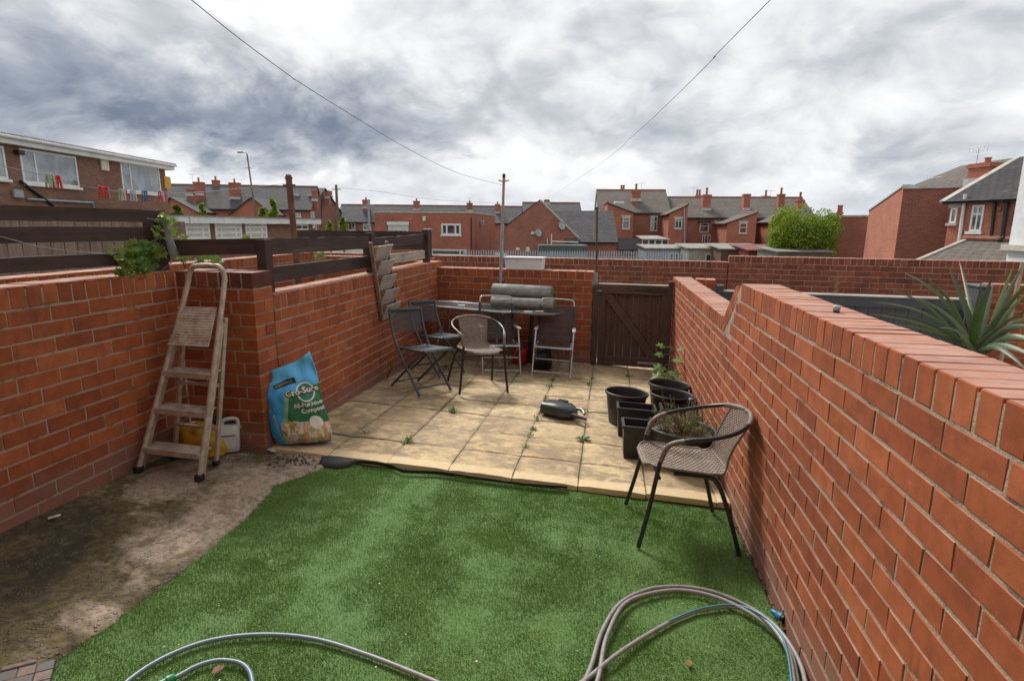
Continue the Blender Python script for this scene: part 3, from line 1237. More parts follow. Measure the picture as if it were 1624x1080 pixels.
# patterned old tile row in the bottom corner of the path
e0, e1 = onT(0, 1063, -.02), onT(92, 1040, -.02)
tr = thing('tiled_strip', 'row of worn brick edging and patterned tiles at the end of the mossy path', 'edging', M=frameM((e0.x, e0.y, gz(e0.x, e0.y, -.024)), math.atan2(e1.y - e0.y, e1.x - e0.x)))
MT['tile_a'] = simple('worn_tile', (.20, .12, .07), (.10, .10, .11), 40, .7, 0, .3)
MT['tile_b'] = simple('worn_blue_tile', (.075, .08, .095), (.14, .11, .09), 40, .7, 0, .3)
for i in range(3):
    MB().rbox(i * .100 - .2, i * .100 - .106, .0, .022, -.02, .003, .003).build('brick', MT['tile_a'], tr)
for i in range(7):
    for j in range(3):
        MB().rbox(i * .05 - .2, i * .05 - .152, -.055 - j * .05, -.007 - j * .05, -.02, .001, .002).build('tile', MT['tile_a' if (i + j) % 2 else 'tile_b'], tr)
# ------------------------------------------------------------------ garden furniture
m, N, b, g = new_mat('dark_mesh_fabric')
tc = N.n('ShaderNodeTexCoord')
x, y, z = N.sep(tc.outputs['UV'])
gx_ = N.math('ABSOLUTE', N.math('SUBTRACT', N.math('FRACT', N.math('MULTIPLY', x, 330)), .5))
gy_ = N.math('ABSOLUTE', N.math('SUBTRACT', N.math('FRACT', N.math('MULTIPLY', y, 330)), .5))
hole = N.math('MULTIPLY', N.math('LESS_THAN', gx_, .30), N.math('LESS_THAN', gy_, .30))
nz = N.noise(g.outputs['Position'], 9, 5, .6)
N.put(b.inputs['Base Color'], N.mix(N.rng(nz, .4, .65), (.030, .036, .044), (.055, .060, .068)))
b.inputs['Roughness'].default_value = .7
tr_ = N.n('ShaderNodeBsdfTransparent')
mx = N.n('ShaderNodeMixShader')
N.t.links.new(hole, mx.inputs[0])
N.t.links.new(b.outputs[0], mx.inputs[1])
N.t.links.new(tr_.outputs[0], mx.inputs[2])
N.t.links.new(mx.outputs[0], [q for q in N.t.nodes if q.type == 'OUTPUT_MATERIAL'][0].inputs[0])
MT['mesh'] = m
MT['mesh_solid'] = simple('dark_sling_fabric', (.045, .053, .064), (.030, .034, .042), 10, .75, 0, .3, .001, 300)
MT['wicker'] = simple('taupe_wicker', (.31, .245, .20), (.21, .165, .135), 26, .62, 0, .3, .001, 220)
MT['wicker_wrap'] = simple('brown_wrapped_cane', (.22, .17, .14), (.14, .11, .09), 40, .55, 0, .5, .002, 260)


def panel(prof, x0, x1, mat, name, parent, nx=6, sag=0.0, uvs=1.0):
    """cloth stretched between two rails; prof = [(y, z)...]"""
    pts = catmull([Vector((0, p[0], p[1])) for p in prof], 6)
    me = bpy.data.meshes.new(name)
    v, f, uv = [], [], []
    acc = [0]
    for a, c in zip(pts[:-1], pts[1:]):
        acc.append(acc[-1] + (c - a).length)
    for j, p in enumerate(pts):
        for i in range(nx + 1):
            t = i / nx
            s = 4 * t * (1 - t)
            n_ = Vector((0, 0, -1)) if j < 1e9 else 0
            v.append((x0 + (x1 - x0) * t, p.y, p.z - sag * s))
            uv.append((x0 + (x1 - x0) * t, acc[j]))
    for j in range(len(pts) - 1):
        for i in range(nx):
            a = j * (nx + 1) + i
            f.append((a, a + 1, a + nx + 2, a + nx + 1))
    me.from_pydata(v, [], f)
    l = me.uv_layers.new(name='UVMap')
    for pl in me.polygons:
        for li in pl.loop_indices:
            l.data[li].uv = uv[me.loops[li].vertex_index]
    me.materials.append(mat)
    me.polygons.foreach_set('use_smooth', [True] * len(f))
    return link(name, me, parent)


# ---- dark folding chairs
def folding_chair(label, M):
    t = thing('folding_chair', label, 'chair', M=M, group=None)
    hw = .192
    for s in (-1, 1):
        # back upright running down to the front foot
        MB().tube(catmull([(s * hw, -.285, .765), (s * hw, -.225, .58), (s * hw, -.11, .39), (s * hw, .235, .012)], 5), .0125, 8).build('leg', MT['grey_tube'], t, 40)
        # seat rail with the rear leg
        MB().tube([(s * (hw - .03), .245, .435), (s * (hw - .03), .10, .32), (s * (hw - .03), -.255, .012)], .0125, 8).build('leg', MT['grey_tube'], t, 40)
        MB().tube([(s * (hw - .03), .245, .435), (s * (hw - .03), -.165, .405)], .011, 8).build('seat_rail', MT['grey_tube'], t, 40)
    MB().tube([(-hw, -.285, .765), (hw, -.285, .765)], .0125, 8).build('top_rail', MT['grey_tube'], t, 40)
    MB().tube([(-hw + .03, -.215, .055), (hw - .03, -.215, .055)], .008, 6).build('stretcher', MT['grey_tube'], t, 40)
    MB().tube([(-hw, .18, .075), (hw, .18, .075)], .008, 6).build('stretcher', MT['grey_tube'], t, 40)
    MB().tube([(-hw + .02, .25, .435), (hw - .02, .25, .435)], .016, 8).build('front_rail', MT['grey_tube'], t, 40)
    panel([(-.283, .755), (-.255, .66), (-.215, .545)], -hw, hw, MT['mesh'], 'backrest', t, 6)
    MB().rbox(-hw, hw, -.287, -.275, .735, .777, .003).build('back_hem', MT['mesh_solid'], t)
    panel([(.245, .448), (.05, .432), (-.16, .417)], -hw + .028, hw - .028, MT['mesh_solid'], 'seat', t, 6, .012)
    return t


def ground_M(x, y, fx, fy, dz=0):
    """stand at x, y with local +y pointing along fx, fy"""
    return frameM((x, y, gz(x, y, dz)), math.atan2(-fx, fy))


folding_chair('dark grey folding chair standing beside the brick wall, in front of its twin', ground_M(-.80, 1.855, .39, -.26, .004))
folding_chair('dark grey folding chair pushed in at the glass table, partly behind another folding chair', ground_M(-.86, 2.62, .72, -.40, .004))


# ---- wicker bistro chairs
def wicker_chair(label, M):
    t = thing('wicker_chair', label, 'chair', M=M)
    for s in (-1, 1):
        MB().tube(catmull([(s * .265, .265, .010), (s * .243, .225, .22), (s * .225, .195, .43), (s * .222, .185, .50)], 5), .0125, 10).build('leg', MT['black_metal'], t, 40)
        MB().tube(catmull([(s * .262, -.285, .010), (s * .235, -.215, .22), (s * .205, -.145, .385), (s * .185, -.085, .418), (s * .185, .10, .424)], 6), .0125, 10).build('leg', MT['black_metal'], t, 40)
    # the hoop that forms both arms and the top of the back
    half = [(.222, .185, .50), (.232, .150, .595), (.258, .060, .640), (.278, -.06, .668), (.262, -.18, .700), (.190, -.272, .735), (.08, -.318, .752), (0, -.326, .755)]
    pts = half + [(-x_, y_, z_) for x_, y_, z_ in half[-2::-1]]
    hp = catmull(pts, 7)
    hoop = MB().tube(hp, .0125, 10).build('arm_hoop', MT['black_metal'], t, 40)
    n = len(hp)
    for a, c in ((0, 13), (n - 14, n - 1), (n // 2 - 15, n // 2 + 15)):          # cane wrapping
        seg = hp[a:c + 1]
        fine = catmull(seg, 6)
        rad = [.0142 + .0009 * (i % 2) for i in range(len(fine))]
        MB().tube(fine, rad, 10).build('cane_wrap', MT['wicker_wrap'], t, 50)
    MB().tube([(-.205, .175, .395), (.205, .175, .395)], .009, 8).build('stretcher', MT['black_metal'], t, 40)
    MB().tube([(-.205, -.13, .395), (.205, -.13, .395)], .009, 8).build('stretcher', MT['black_metal'], t, 40)
    # woven shell: seat runs up into the back
    prof = catmull([Vector((0, .245, .432)), Vector((0, .235, .448)), Vector((0, .16, .447)), Vector((0, .0, .436)), Vector((0, -.12, .432)), Vector((0, -.185, .455)), Vector((0, -.222, .53)), Vector((0, -.262, .63)), Vector((0, -.318, .752))], 8)
    acc = [0]
    for p, q in zip(prof[:-1], prof[1:]):
        acc.append(acc[-1] + (q - p).length)
    TL = acc[-1]

    def surf(u, vv):
        d = vv * TL
        i = 0
        while i < len(acc) - 2 and acc[i + 1] < d:
            i += 1
        f_ = (d - acc[i]) / max(acc[i + 1] - acc[i], 1e-6)
        p = prof[i].lerp(prof[i + 1], f_)
        tn = (prof[i + 1] - prof[i]).normalized()
        nn = Vector((0, -tn.z, tn.y))
        if nn.z < 0 and abs(nn.z) > .5:
            nn = -nn
        # widths: round-cornered seat, narrower waist, wider top
        s = d
        wd = .205 if s < .38 else .205 - .062 * ss(.38, .50, s) + .018 * ss(.52, .72, s)
        wd -= .075 * (1 - ss(0, .09, s)) ** 2
        dish = .012 * (u * u) if s < .40 else 0
        fwd = .022 * (u * u) * ss(.42, .6, s)
        return Vector((u * wd, p.y + fwd, p.z + dish)), nn
    bw = MB()
    nv, nu = 58, 22
    for i in range(nv):                                     # cross strands
        vv = (i + .5) / nv
        hw_ = .0052
        row = []
        for k in range(nu * 2 + 1):
            u = -1 + 2 * k / (nu * 2)
            p, nn = surf(u, vv)
            off = .0022 * math.cos(math.pi * k / 2 + math.pi * (i % 2) + .785)
            pa, _ = surf(u, max(vv - hw_ / TL, 0))
            pb, _ = surf(u, min(vv + hw_ / TL, 1))
            row += [pa + nn * off, pb + nn * off]
        o = len(bw.v)
        bw.v += [tuple(p) for p in row]
        for k in range(nu * 2):
            bw.f.append((o + 2 * k, o + 2 * k + 1, o + 2 * k + 3, o + 2 * k + 2))
    for j in range(nu):                                     # long strands
        u = -1 + 2 * (j + .5) / nu
        row = []
        for i in range(nv + 1):
            vv = i / nv
            p, nn = surf(u, vv)
            off = .0022 * math.cos(math.pi * i + math.pi * (j % 2))
            pa, _ = surf(u - .022, vv)
            pb, _ = surf(u + .022, vv)
            row += [pa + nn * off, pb + nn * off]
        o = len(bw.v)
        bw.v += [tuple(p) for p in row]
        for k in range(nv):
            bw.f.append((o + 2 * k, o + 2 * k + 1, o + 2 * k + 3, o + 2 * k + 2))
    shell = bw.build('woven_shell', MT['wicker'], t, 60)
    md = shell.modifiers.new('thickness', 'SOLIDIFY')
    md.thickness = .0016
    rim = [surf(1, i / 30)[0] for i in range(31)]
    for s in (-1, 1):
        seg = catmull([Vector((p.x * s, p.y, p.z)) for p in rim], 3)
        MB().tube(seg, [.0075 + .0008 * (i % 2) for i in range(len(seg))], 8).build('seat_edge', MT['wicker_wrap'], t, 50)
    fr = [surf(-1 + 2 * i / 14, 0)[0] for i in range(15)]
    MB().tube(fr, .012, 8).build('seat_edge', MT['wicker_wrap'], t, 50)
    return t


wicker_chair('taupe wicker tub chair standing among the folding chairs on the patio', ground_M(-.285, 2.10, .42, -.75, .004) @ Matrix.Scale(.93, 4))
wicker_chair('taupe wicker tub chair with black legs standing sideways on the lawn against the wall', ground_M(1.42, -.325, -.985, -.10, -.042) @ Matrix.Scale(.94, 4))


# ---- tall folding armchairs
def armchair(label, M):
    t = thing('folding_armchair', label, 'chair', M=M)
    hw = .225
    hoop = [(-hw, -.13, .42), (-hw, -.20, .68), (-hw, -.27, .97), (-hw + .012, -.285, 1.03), (-hw + .05, -.295, 1.055), (0, -.297, 1.06), (hw - .05, -.295, 1.055), (hw - .012, -.285, 1.03), (hw, -.27, .97), (hw, -.20, .68), (hw, -.13, .42)]
    MB().tube(catmull(hoop, 5), .0115, 10).build('back_frame', MT['silver'], t, 40)
    pn = panel([(-.262, .955), (-.215, .74), (-.135, .455)], -hw + .004, hw - .004, MT['mesh'], 'backrest', t, 6)
    for s in (-1, 1):
        MB().tube(catmull([(s * hw, -.268, .965), (s * hw, -.20, .68), (s * hw, -.135, .45)], 5), .0165, 8).build('back_hem', MT['mesh_solid'], t, 40)
        MB().tube([(s * (hw + .022), .255, .012), (s * (hw + .022), .02, .60), (s * (hw + .022), .0, .645)], .0115, 8).build('leg', MT['silver'], t, 40)
        MB().tube([(s * (hw + .003), -.30, .012), (s * (hw + .003), .16, .42)], .0115, 8).build('leg', MT['silver'], t, 40)
        arm = MB().rbox(s * (hw + .022) - .022, s * (hw + .022) + .022, -.21, .085, .640, .662, .006)
        arm.build('armrest', MT['pvc_grey'], t)
        MB().tube([(s * hw, -.13, .425), (s * hw, .20, .425)], .0105, 8).build('seat_rail', MT['silver'], t, 40)
    MB().tube([(-hw, .205, .425), (hw, .205, .425)], .0105, 8).build('front_rail', MT['silver'], t, 40)
    MB().tube([(-hw, .245, .085), (hw, .245, .085)], .010, 8).build('stretcher', MT['silver'], t, 40)
    MB().tube([(-hw, .165, .25), (hw, .165, .25)], .008, 8).build('stretcher', MT['silver'], t, 40)
    MB().tube([(-hw, -.275, .035), (hw, -.275, .035)], .008, 8).build('stretcher', MT['silver'], t, 40)
    panel([(.205, .437), (.05, .428), (-.13, .425)], -hw + .006, hw - .006, MT['mesh_solid'], 'seat', t, 6, .03)
    return t


MT['pvc_grey'] = simple('pale_armrest', (.50, .47, .43), (.36, .33, .30), 20, .5, 0, .1)
armchair('silver-framed high-back folding armchair with dark mesh sling, its back to the round table', ground_M(.385, 3.07, .05, -1, .004) @ Matrix.Diagonal((.88, .95, .80, 1)))
armchair('silver-framed high-back folding armchair behind the wicker tub chair, turned towards the gate side', ground_M(-.235, 2.93, .36, -.85, .004) @ Matrix.Diagonal((.88, .95, .80, 1)))

# ---- glass-topped table with rounded ends
MT['table_glass'] = simple('grey_frosted_glass', (.085, .088, .092), (.13, .12, .11), 7, .18, 0, .1, .001)
tx, ty = -.66, 3.40
t = thing('glass_table', 'long glass-topped garden table with silver rim in the corner of the brick walls', 'table', M=frameM((tx, ty, gz(tx, ty, .004)), BA + .02))
a_, b_, r_ = .56, .31, .20
pl = []
for cx_, cy_, s0 in ((a_ - r_, b_ - r_, 0), (-a_ + r_, b_ - r_, 90), (-a_ + r_, -b_ + r_, 180), (a_ - r_, -b_ + r_, 270)):
    for k in range(9):
        an = R(s0 + k * 90 / 8)
        pl.append((cx_ + r_ * math.cos(an), cy_ + r_ * math.sin(an)))
MB().prism(pl, .674, .682).build('table_top', MT['table_glass'], t)
MB().tube([(x_, y_, .676) for x_, y_ in pl], .014, 8, True).build('rim', MT['silver'], t, 40)
for sx in (-1, 1):
    for sy in (-1, 1):
        MB().tube(catmull([(sx * .43, sy * .20, .66), (sx * .36, sy * .17, .36), (sx * .44, sy * .22, .012)], 6), .013, 8).build('leg', MT['silver'], t, 40)
    MB().tube([(sx * .36, -.17, .40), (sx * .36, .17, .40)], .009, 6).build('stretcher', MT['silver'], t, 40)
MB().tube([(-.43, -.20, .645), (.43, -.20, .645)], .010, 6).build('apron_rail', MT['silver'], t, 40)
MB().tube([(-.43, -.20, .575), (.43, -.20, .575)], .008, 6).build('apron_rail', MT['silver'], t, 40)
MB().tube([(-.43, .20, .645), (.43, .20, .645)], .010, 6).build('apron_rail', MT['silver'], t, 40)

# ---- round dark pedestal table
tx, ty = .06, 3.47
t = thing('round_table', 'round dark-topped pedestal table behind the high-back armchairs', 'table', M=frameM((tx, ty, gz(tx, ty, .004)), 0))
MB().lathe([(.0, .660), (.385, .660), (.398, .668), (.400, .682), (.392, .690), (.0, .690)], 40).build('table_top', MT['table_glass'], t, 40)
MB().lathe([(.0, .02), (.024, .02), (.024, .30), (.030, .31), (.030, .36), (.022, .37), (.022, .655), (.0, .655)], 16).build('pedestal', MT['black_metal'], t, 40)
for k in range(3):
    an = R(100 + 120 * k)
    MB().tube(catmull([(.01 * math.cos(an), .01 * math.sin(an), .30), (.16 * math.cos(an), .16 * math.sin(an), .19), (.30 * math.cos(an), .30 * math.sin(an), .012)], 6), .012, 8).build('foot', MT['black_metal'], t, 40)

# ---- two rolls of spare turf lying on it
MT['roll_back'] = simple('grey_turf_backing', (.30, .30, .29), (.22, .22, .21), 14, .85, 0, .4, .002, 120)


def turf_roll(label, c, L, rad, ang, tilt=0.0, up=None):
    M = Matrix.Translation(c) @ Matrix.Rotation(ang, 4, 'Z') @ Matrix.Rotation(tilt, 4, 'Y')
    t = thing('turf_roll', label, 'turf roll', M=M)
    # spiral sheet
    turns, n = 3.2, 96
    v, f = [], []
    for i in range(n + 1):
        a = -turns * 2 * math.pi * i / n + .4
        r_ = rad * (.32 + .68 * i / n)
        for x_ in (-L / 2, -L / 6, L / 6, L / 2):
            rr = r_ + .002 * noise.noise(Vector((x_ * 9, a * 2, rad * 50)))
            v.append((x_ + (.006 * noise.noise(Vector((a, 3, rad))) if abs(x_) > .3 else 0), rr * math.cos(a), rr * math.sin(a)))
    for i in range(n):
        for k in range(3):
            f.append((i * 4 + k, i * 4 + k + 1, i * 4 + 5 + k, i * 4 + 4 + k))
    mb = MB()
    mb.add(v, f)
    o = mb.build('backing', MT['roll_back'], t, 50)
    md = o.modifiers.new('thickness', 'SOLIDIFY')
    md.thickness = .005
    # green pile showing at the ends and along the free edge
    gb = MB()
    rng = random.Random(int(rad * 9999))
    for s in (-1, 1):
        for i in range(900):
            q = rng.random()
            a = -turns * 2 * math.pi * q + .4
            r_ = rad * (.32 + .68 * q) - .012
            p = Vector((s * (L / 2 - .006), r_ * math.cos(a), r_ * math.sin(a)))
            d = Vector((s * rng.uniform(.008, .026), rng.uniform(-.012, .012), rng.uniform(-.012, .012)))
            w_ = Vector((0, rng.uniform(-.002, .002), rng.uniform(-.002, .002)))
            o_ = len(gb.v)
            gb.v += [tuple(p - w_), tuple(p + w_), tuple(p + d)]
            gb.f.append((o_, o_ + 1, o_ + 2))
    a_end = -turns * 2 * math.pi + .4
    for i in range(900):
        p = Vector((rng.uniform(-L / 2, L / 2), rad * math.cos(a_end), rad * math.sin(a_end)))
        nrm = Vector((0, math.cos(a_end), math.sin(a_end)))
        tng = Vector((0, math.sin(a_end), -math.cos(a_end)))
        d = tng * rng.uniform(.004, .02) - nrm * rng.uniform(-.002, .016) + Vector((rng.uniform(-.006, .006), 0, 0))
        w_ = Vector((.002, 0, 0))
        o_ = len(gb.v)
        gb.v += [tuple(p - w_), tuple(p + w_), tuple(p + d)]
        gb.f.append((o_, o_ + 1, o_ + 2))
    gp = gb.build('grass_pile', MT['blade'], t)
    gp['kind'] = 'stuff'
    return t


zt = gz(.06, 3.47, .004) + .690
turf_roll('lower roll of grey-backed artificial turf lying on the round table', Vector((-.02, 3.42, zt + .078)), .78, .074, BA - .02)
turf_roll('upper roll of grey-backed artificial turf resting on the other against the brick wall', Vector((-.05, 3.55, zt + .205)), .74, .090, BA + .0, .02)
# scrubbing brush left on the table
br = thing('brush', 'small scrubbing brush with turquoise middle and pale handle on the round table', 'brush', (.14, 3.19, gz(.06, 3.47, .004) + .690 + .0343 * .28 - .0439 * .08), .15)
MB().rbox(-.11, -.01, -.014, .014, .0, .016, .005).build('head', MT['pvc'], br)
MT['teal'] = simple('turquoise_plastic', (.05, .42, .46), None, 8, .4)
MT['palewood'] = simple('pale_wood', (.62, .46, .30), None, 12, .6)
MB().rbox(-.015, .03, -.012, .012, .0, .014, .004).build('collar', MT['teal'], br)
MB().rbox(.028, .12, -.011, .011, .0, .020, .005).build('handle', MT['palewood'], br)
so = MB().rbox(-.045, .045, -.02, .02, 0, .012, .005).build('soap_bar', MT['pvc'], None, None, Matrix.Translation((-.78, 3.40, gz(-.66, 3.40, .004) + .682)) @ Matrix.Rotation(.1, 4, 'Z'))
tag(so, 'small pale block lying on the glass table', 'block')

# red bag and black round bag on the paving under the chairs
MT['red'] = simple('red_plastic', (.50, .022, .018), (.36, .014, .012), 9, .35, 0, .15, .003, 24)


def lump(name, label, cat, M, prof, sx, sy, mat, seg=28, wob=.06, extra=None):
    t = thing(name, label, cat, M=M)
    mb = MB().lathe(prof, seg, None, 0, sx, sy)
    vv = []
    for q in mb.v:
        p = Vector(q)
        n_ = noise.noise(p * 7) * wob + noise.noise(p * 17) * wob * .5
        vv.append((p.x * (1 + n_), p.y * (1 + n_), p.z * (1 + n_ * .3)))
    mb.v = vv
    mb.build('body', mat, t, 60)
    return t


rb = lump('fuel_can', 'shiny red plastic can on the paving behind the high-back armchairs', 'can', frameM((-.06, 3.50, gz(-.06, 3.5, .004)), .3),
          [(0, 0), (.085, 0), (.098, .02), (.100, .12), (.085, .19), (.045, .225), (.03, .25), (0, .25)], 1.1, .85, MT['red'], 24, .03)
MB().tube(catmull([(-.07, 0, .19), (-.05, 0, .25), (.02, 0, .262), (.06, 0, .22)], 5), .010, 8).build('handle', MT['red'], rb, 40)
bb = lump('rubble_bucket', 'black rounded tub lying on its side under the high-back armchair', 'bucket', frameM((.235, 3.30, gz(.235, 3.3, .004)), 0) @ Matrix.Translation((0, 0, .118)) @ Matrix.Rotation(R(78), 4, 'Y') @ Matrix.Translation((0, 0, -.13)),
          [(0, 0), (.085, 0), (.098, .012), (.12, .20), (.123, .235), (.115, .235), (.108, .20), (.09, .02), (0, .015)], 1, 1, MT['black'], 28, .01)
MB().tube(catmull([(.118, 0, .22), (.10, .09, .29), (0, .13, .31), (-.10, .09, .29), (-.118, 0, .22)], 6), .004, 6).build('handle', MT['black_metal'], bb, 40)
# ------------------------------------------------------------------ gate and things along the back wall
Mb = Matrix.Translation((BP.x, BP.y, 0)) @ Matrix.Rotation(BA, 4, 'Z')     # local x along the back line from the wall end


def bloc(px, py, y=0.0):
    """pixel -> local coordinates in the plane of the back line (offset y behind it)"""
    q = Mb @ Vector((0, y, 0))
    return Mb.inverted() @ onV(px, py, (q.x, q.y), BA)


gt = .872
zb0, zb1 = -.175, -.21
t = thing('garden_gate', 'dark brown boarded garden gate with one diagonal brace between brick walls', 'gate', M=Mb)
gx0, gx1 = .085, .925
nb = 8
for i in range(nb):
    a = gx0 + .006 + (gx1 - gx0 - .012) * i / nb
    b = gx0 + .006 + (gx1 - gx0 - .012) * (i + 1) / nb
    MB().rbox(a + .0022, b - .0022, .022, .040 + random.uniform(-.001, .001), zb1 + .035, gt - .03, .003).build('board', MT['gate_wood'], t)
MB().rbox(gx0, gx0 + .085, -.012, .020, zb1 + .03, gt - .022, .004).build('stile', MT['gate_wood'], t)
MB().rbox(gx1 - .075, gx1, -.012, .020, zb1 + .03, gt - .022, .004).build('stile', MT['gate_wood'], t)
MB().rbox(gx0 + .002, gx1 - .002, -.020, .020, gt - .125, gt - .018, .004).build('top_rail', MT['gate_rail'], t)
MB().rbox(gx0 + .087, gx1 - .077, -.014, .020, zb1 + .045, zb1 + .165, .004).build('bottom_rail', MT['gate_rail'], t)
MB().rbox(gx0 - .02, gx1 + .02, -.024, .05, gt - .016, gt + .002, .004).build('weather_strip', MT['wood_grey'], t)
p0, p1 = Vector((gx0 + .095, 0, gt - .135)), Vector((gx1 - .14, 0, zb1 + .175))
d = (p1 - p0)
Mbr = Matrix.Translation(p0) @ Matrix.Rotation(-math.atan2(d.z, d.x), 4, 'Y')
MB().rbox(-.03, d.length + .03, -.010, .020, -.048, .048, .004).build('brace', MT['gate_rail'], t, None, Mbr)
hb = MB().prism([(gx1 - .40, gt - .075), (gx1 - .40, gt - .062), (gx1 - .10, gt - .045), (gx1 + .03, gt - .045), (gx1 + .03, gt - .092), (gx1 - .10, gt - .092)][::-1], .0215, .0275, Matrix(((1, 0, 0, 0), (0, 0, -1, 0), (0, 1, 0, 0), (0, 0, 0, 1)))).build('strap_hinge', MT['black_metal'], t)
hb2 = MB().rbox(gx1 - .33, gx1 - .08, -.022, -.0145, zb1 + .085, zb1 + .115, .002).build('strap_hinge', MT['galv'], t)
MB().tube([(gx0 + .03, -.026, gt - .09), (gx0 + .03, -.045, gt - .09), (gx0 - .03, -.045, gt - .09)], .007, 8).build('latch', MT['galv'], t, 40)
for xx, nm in ((.045, 'left'), (.955, 'right')):
    o = thing('gate_post', 'dark timber post at the latch side of the gate' if nm == 'left' else 'dark timber post at the hinge side of the gate, fixed to the long wall', 'post', M=Mb @ Matrix.Translation((xx, 0, 0)))
    MB().rbox(-.038, .028 if nm == 'left' else .024, -.03, .06, zb1 - .05, gt + (-.02 if nm == 'left' else .05), .004).build('timber', MT['gate_wood'], o)

# washing-line post on the wall, with its clamp and collar
ptop, pbot = bloc(799, 282, -.05), bloc(793, 470, -.05)
t = thing('line_post', 'tall grey steel washing-line post fixed to the back wall beside the clear box', 'post', M=Mb @ Matrix.Translation((pbot.x, -.045, 0)))
dx = ptop.x - pbot.x
MB().tube([(0, 0, .10), (0, 0, pbot.z), (dx * .62, 0, pbot.z + (ptop.z - pbot.z) * .62)], .0215, 12).build('lower_tube', MT['galv'], t, 40)
MT['oldtube'] = simple('dull_brassy_tube', (.40, .33, .23), (.26, .22, .16), 10, .6, .3, .2, .001)
MB().tube([(dx * .60, 0, pbot.z + (ptop.z - pbot.z) * .6), (dx, 0, ptop.z)], .0165, 12).build('upper_tube', MT['oldtube'], t, 40)
MB().tube([(dx, 0, ptop.z), (dx, 0, ptop.z + .045)], .019, 12).build('cap', MT['black'], t, 40)
MB().tube(catmull([(dx - .065, 0, ptop.z - .03), (dx - .02, -.02, ptop.z - .045), (dx + .02, -.02, ptop.z - .045), (dx + .065, 0, ptop.z - .03)], 5), .009, 8).build('hook', MT['oldtube'], t, 40)
MB().rbox(-.04, .04, .018, .045, .50, .53, .003).build('bracket', MT['galv'], t)
MB().rbox(-.04, .04, .018, .045, .86, .89, .003).build('bracket', MT['galv'], t)

# thin rusty green pole by the gate
a_, b_ = bloc(947, 330, .03), bloc(943, 472, .03)
t = thing('thin_pole', 'thin rusty green pole with knob top beside the gate latch', 'pole', M=Mb @ Matrix.Translation((b_.x + .02, .03, 0)))
MT['greenrust'] = simple('rusty_green_tube', (.060, .075, .045), (.13, .065, .04), 14, .75, .1, .3, .001)
MB().tube([(0, 0, -.16), (0, 0, b_.z), (a_.x - b_.x - .02, 0, a_.z - .02)], .0135, 10).build('tube', MT['greenrust'], t, 40)
MB().lathe([(0, 0), (.013, 0), (.019, .012), (.019, .028), (.010, .040), (0, .042)], 14, Matrix.Translation((a_.x - b_.x - .02, 0, a_.z - .028))).build('knob', MT['rust'], t, 40)
MB().rbox(-.03, .008, -.02, .02, .80, 1.0, .003).build('clamp', MT['galv'], t)

# translucent storage box standing on the wall
m, N, b, g = new_mat('frosted_box')
n_ = N.noise(g.outputs['Position'], 9, 5, .6)
x_, y_, z_ = N.sep(g.outputs['Position'])
N.put(b.inputs['Base Color'], N.mix(N.rng(n_, .45, .62, 0, .5), (.86, .87, .88), (.70, .71, .73)))
b.inputs['Roughness'].default_value = .4
b.inputs['Transmission Weight'].default_value = .25
b.inputs['IOR'].default_value = 1.15
MT['frosted'] = m
c0, c1 = bloc(800, 430, .05), bloc(862, 430, .05)
xc = (c0.x + c1.x) / 2
t = thing('storage_box', 'cloudy white plastic storage box with dark contents standing on the back wall', 'box', M=Mb @ Matrix.Translation((xc, .108, 1.014)))
hx = (c1.x - c0.x) / 2 - .012
bx = MB()
for (z0, e0), (z1, e1) in (((0, -.012), (.145, 0)),):
    v = []
    for z, e in ((z0, e0), (z1, e1), (z1, e1 - .006), (z0 + .006, e0 - .006)):
        v += [(-hx - e, -.10 - e * .6, z), (hx + e, -.10 - e * .6, z), (hx + e, .10 + e * .6, z), (-hx - e, .10 + e * .6, z)]
    f = []
    for i in range(3):
        for k in range(4):
            f.append((i * 4 + k, i * 4 + (k + 1) % 4, i * 4 + 4 + (k + 1) % 4, i * 4 + 4 + k))
    f += [(3, 2, 1, 0), (12, 13, 14, 15)]
    bx.add(v, f)
bx.build('tub', MT['frosted'], t)
MB().rbox(-hx - .012, hx + .012, -.118, .118, .143, .160, .006).build('lid', MT['pvc'], t)
cb = MB()
for i in range(6):
    cx_ = -hx * .55 + hx * 1.2 * i / 5
    cb.lathe([(0, .008), (.045, .01), (.05, .04 + .05 * random.random()), (.02, .10), (0, .105)], 10, Matrix.Translation((cx_, random.uniform(-.03, .02), 0)))
cb.build('contents', MT['grey_tube'], t, 50)

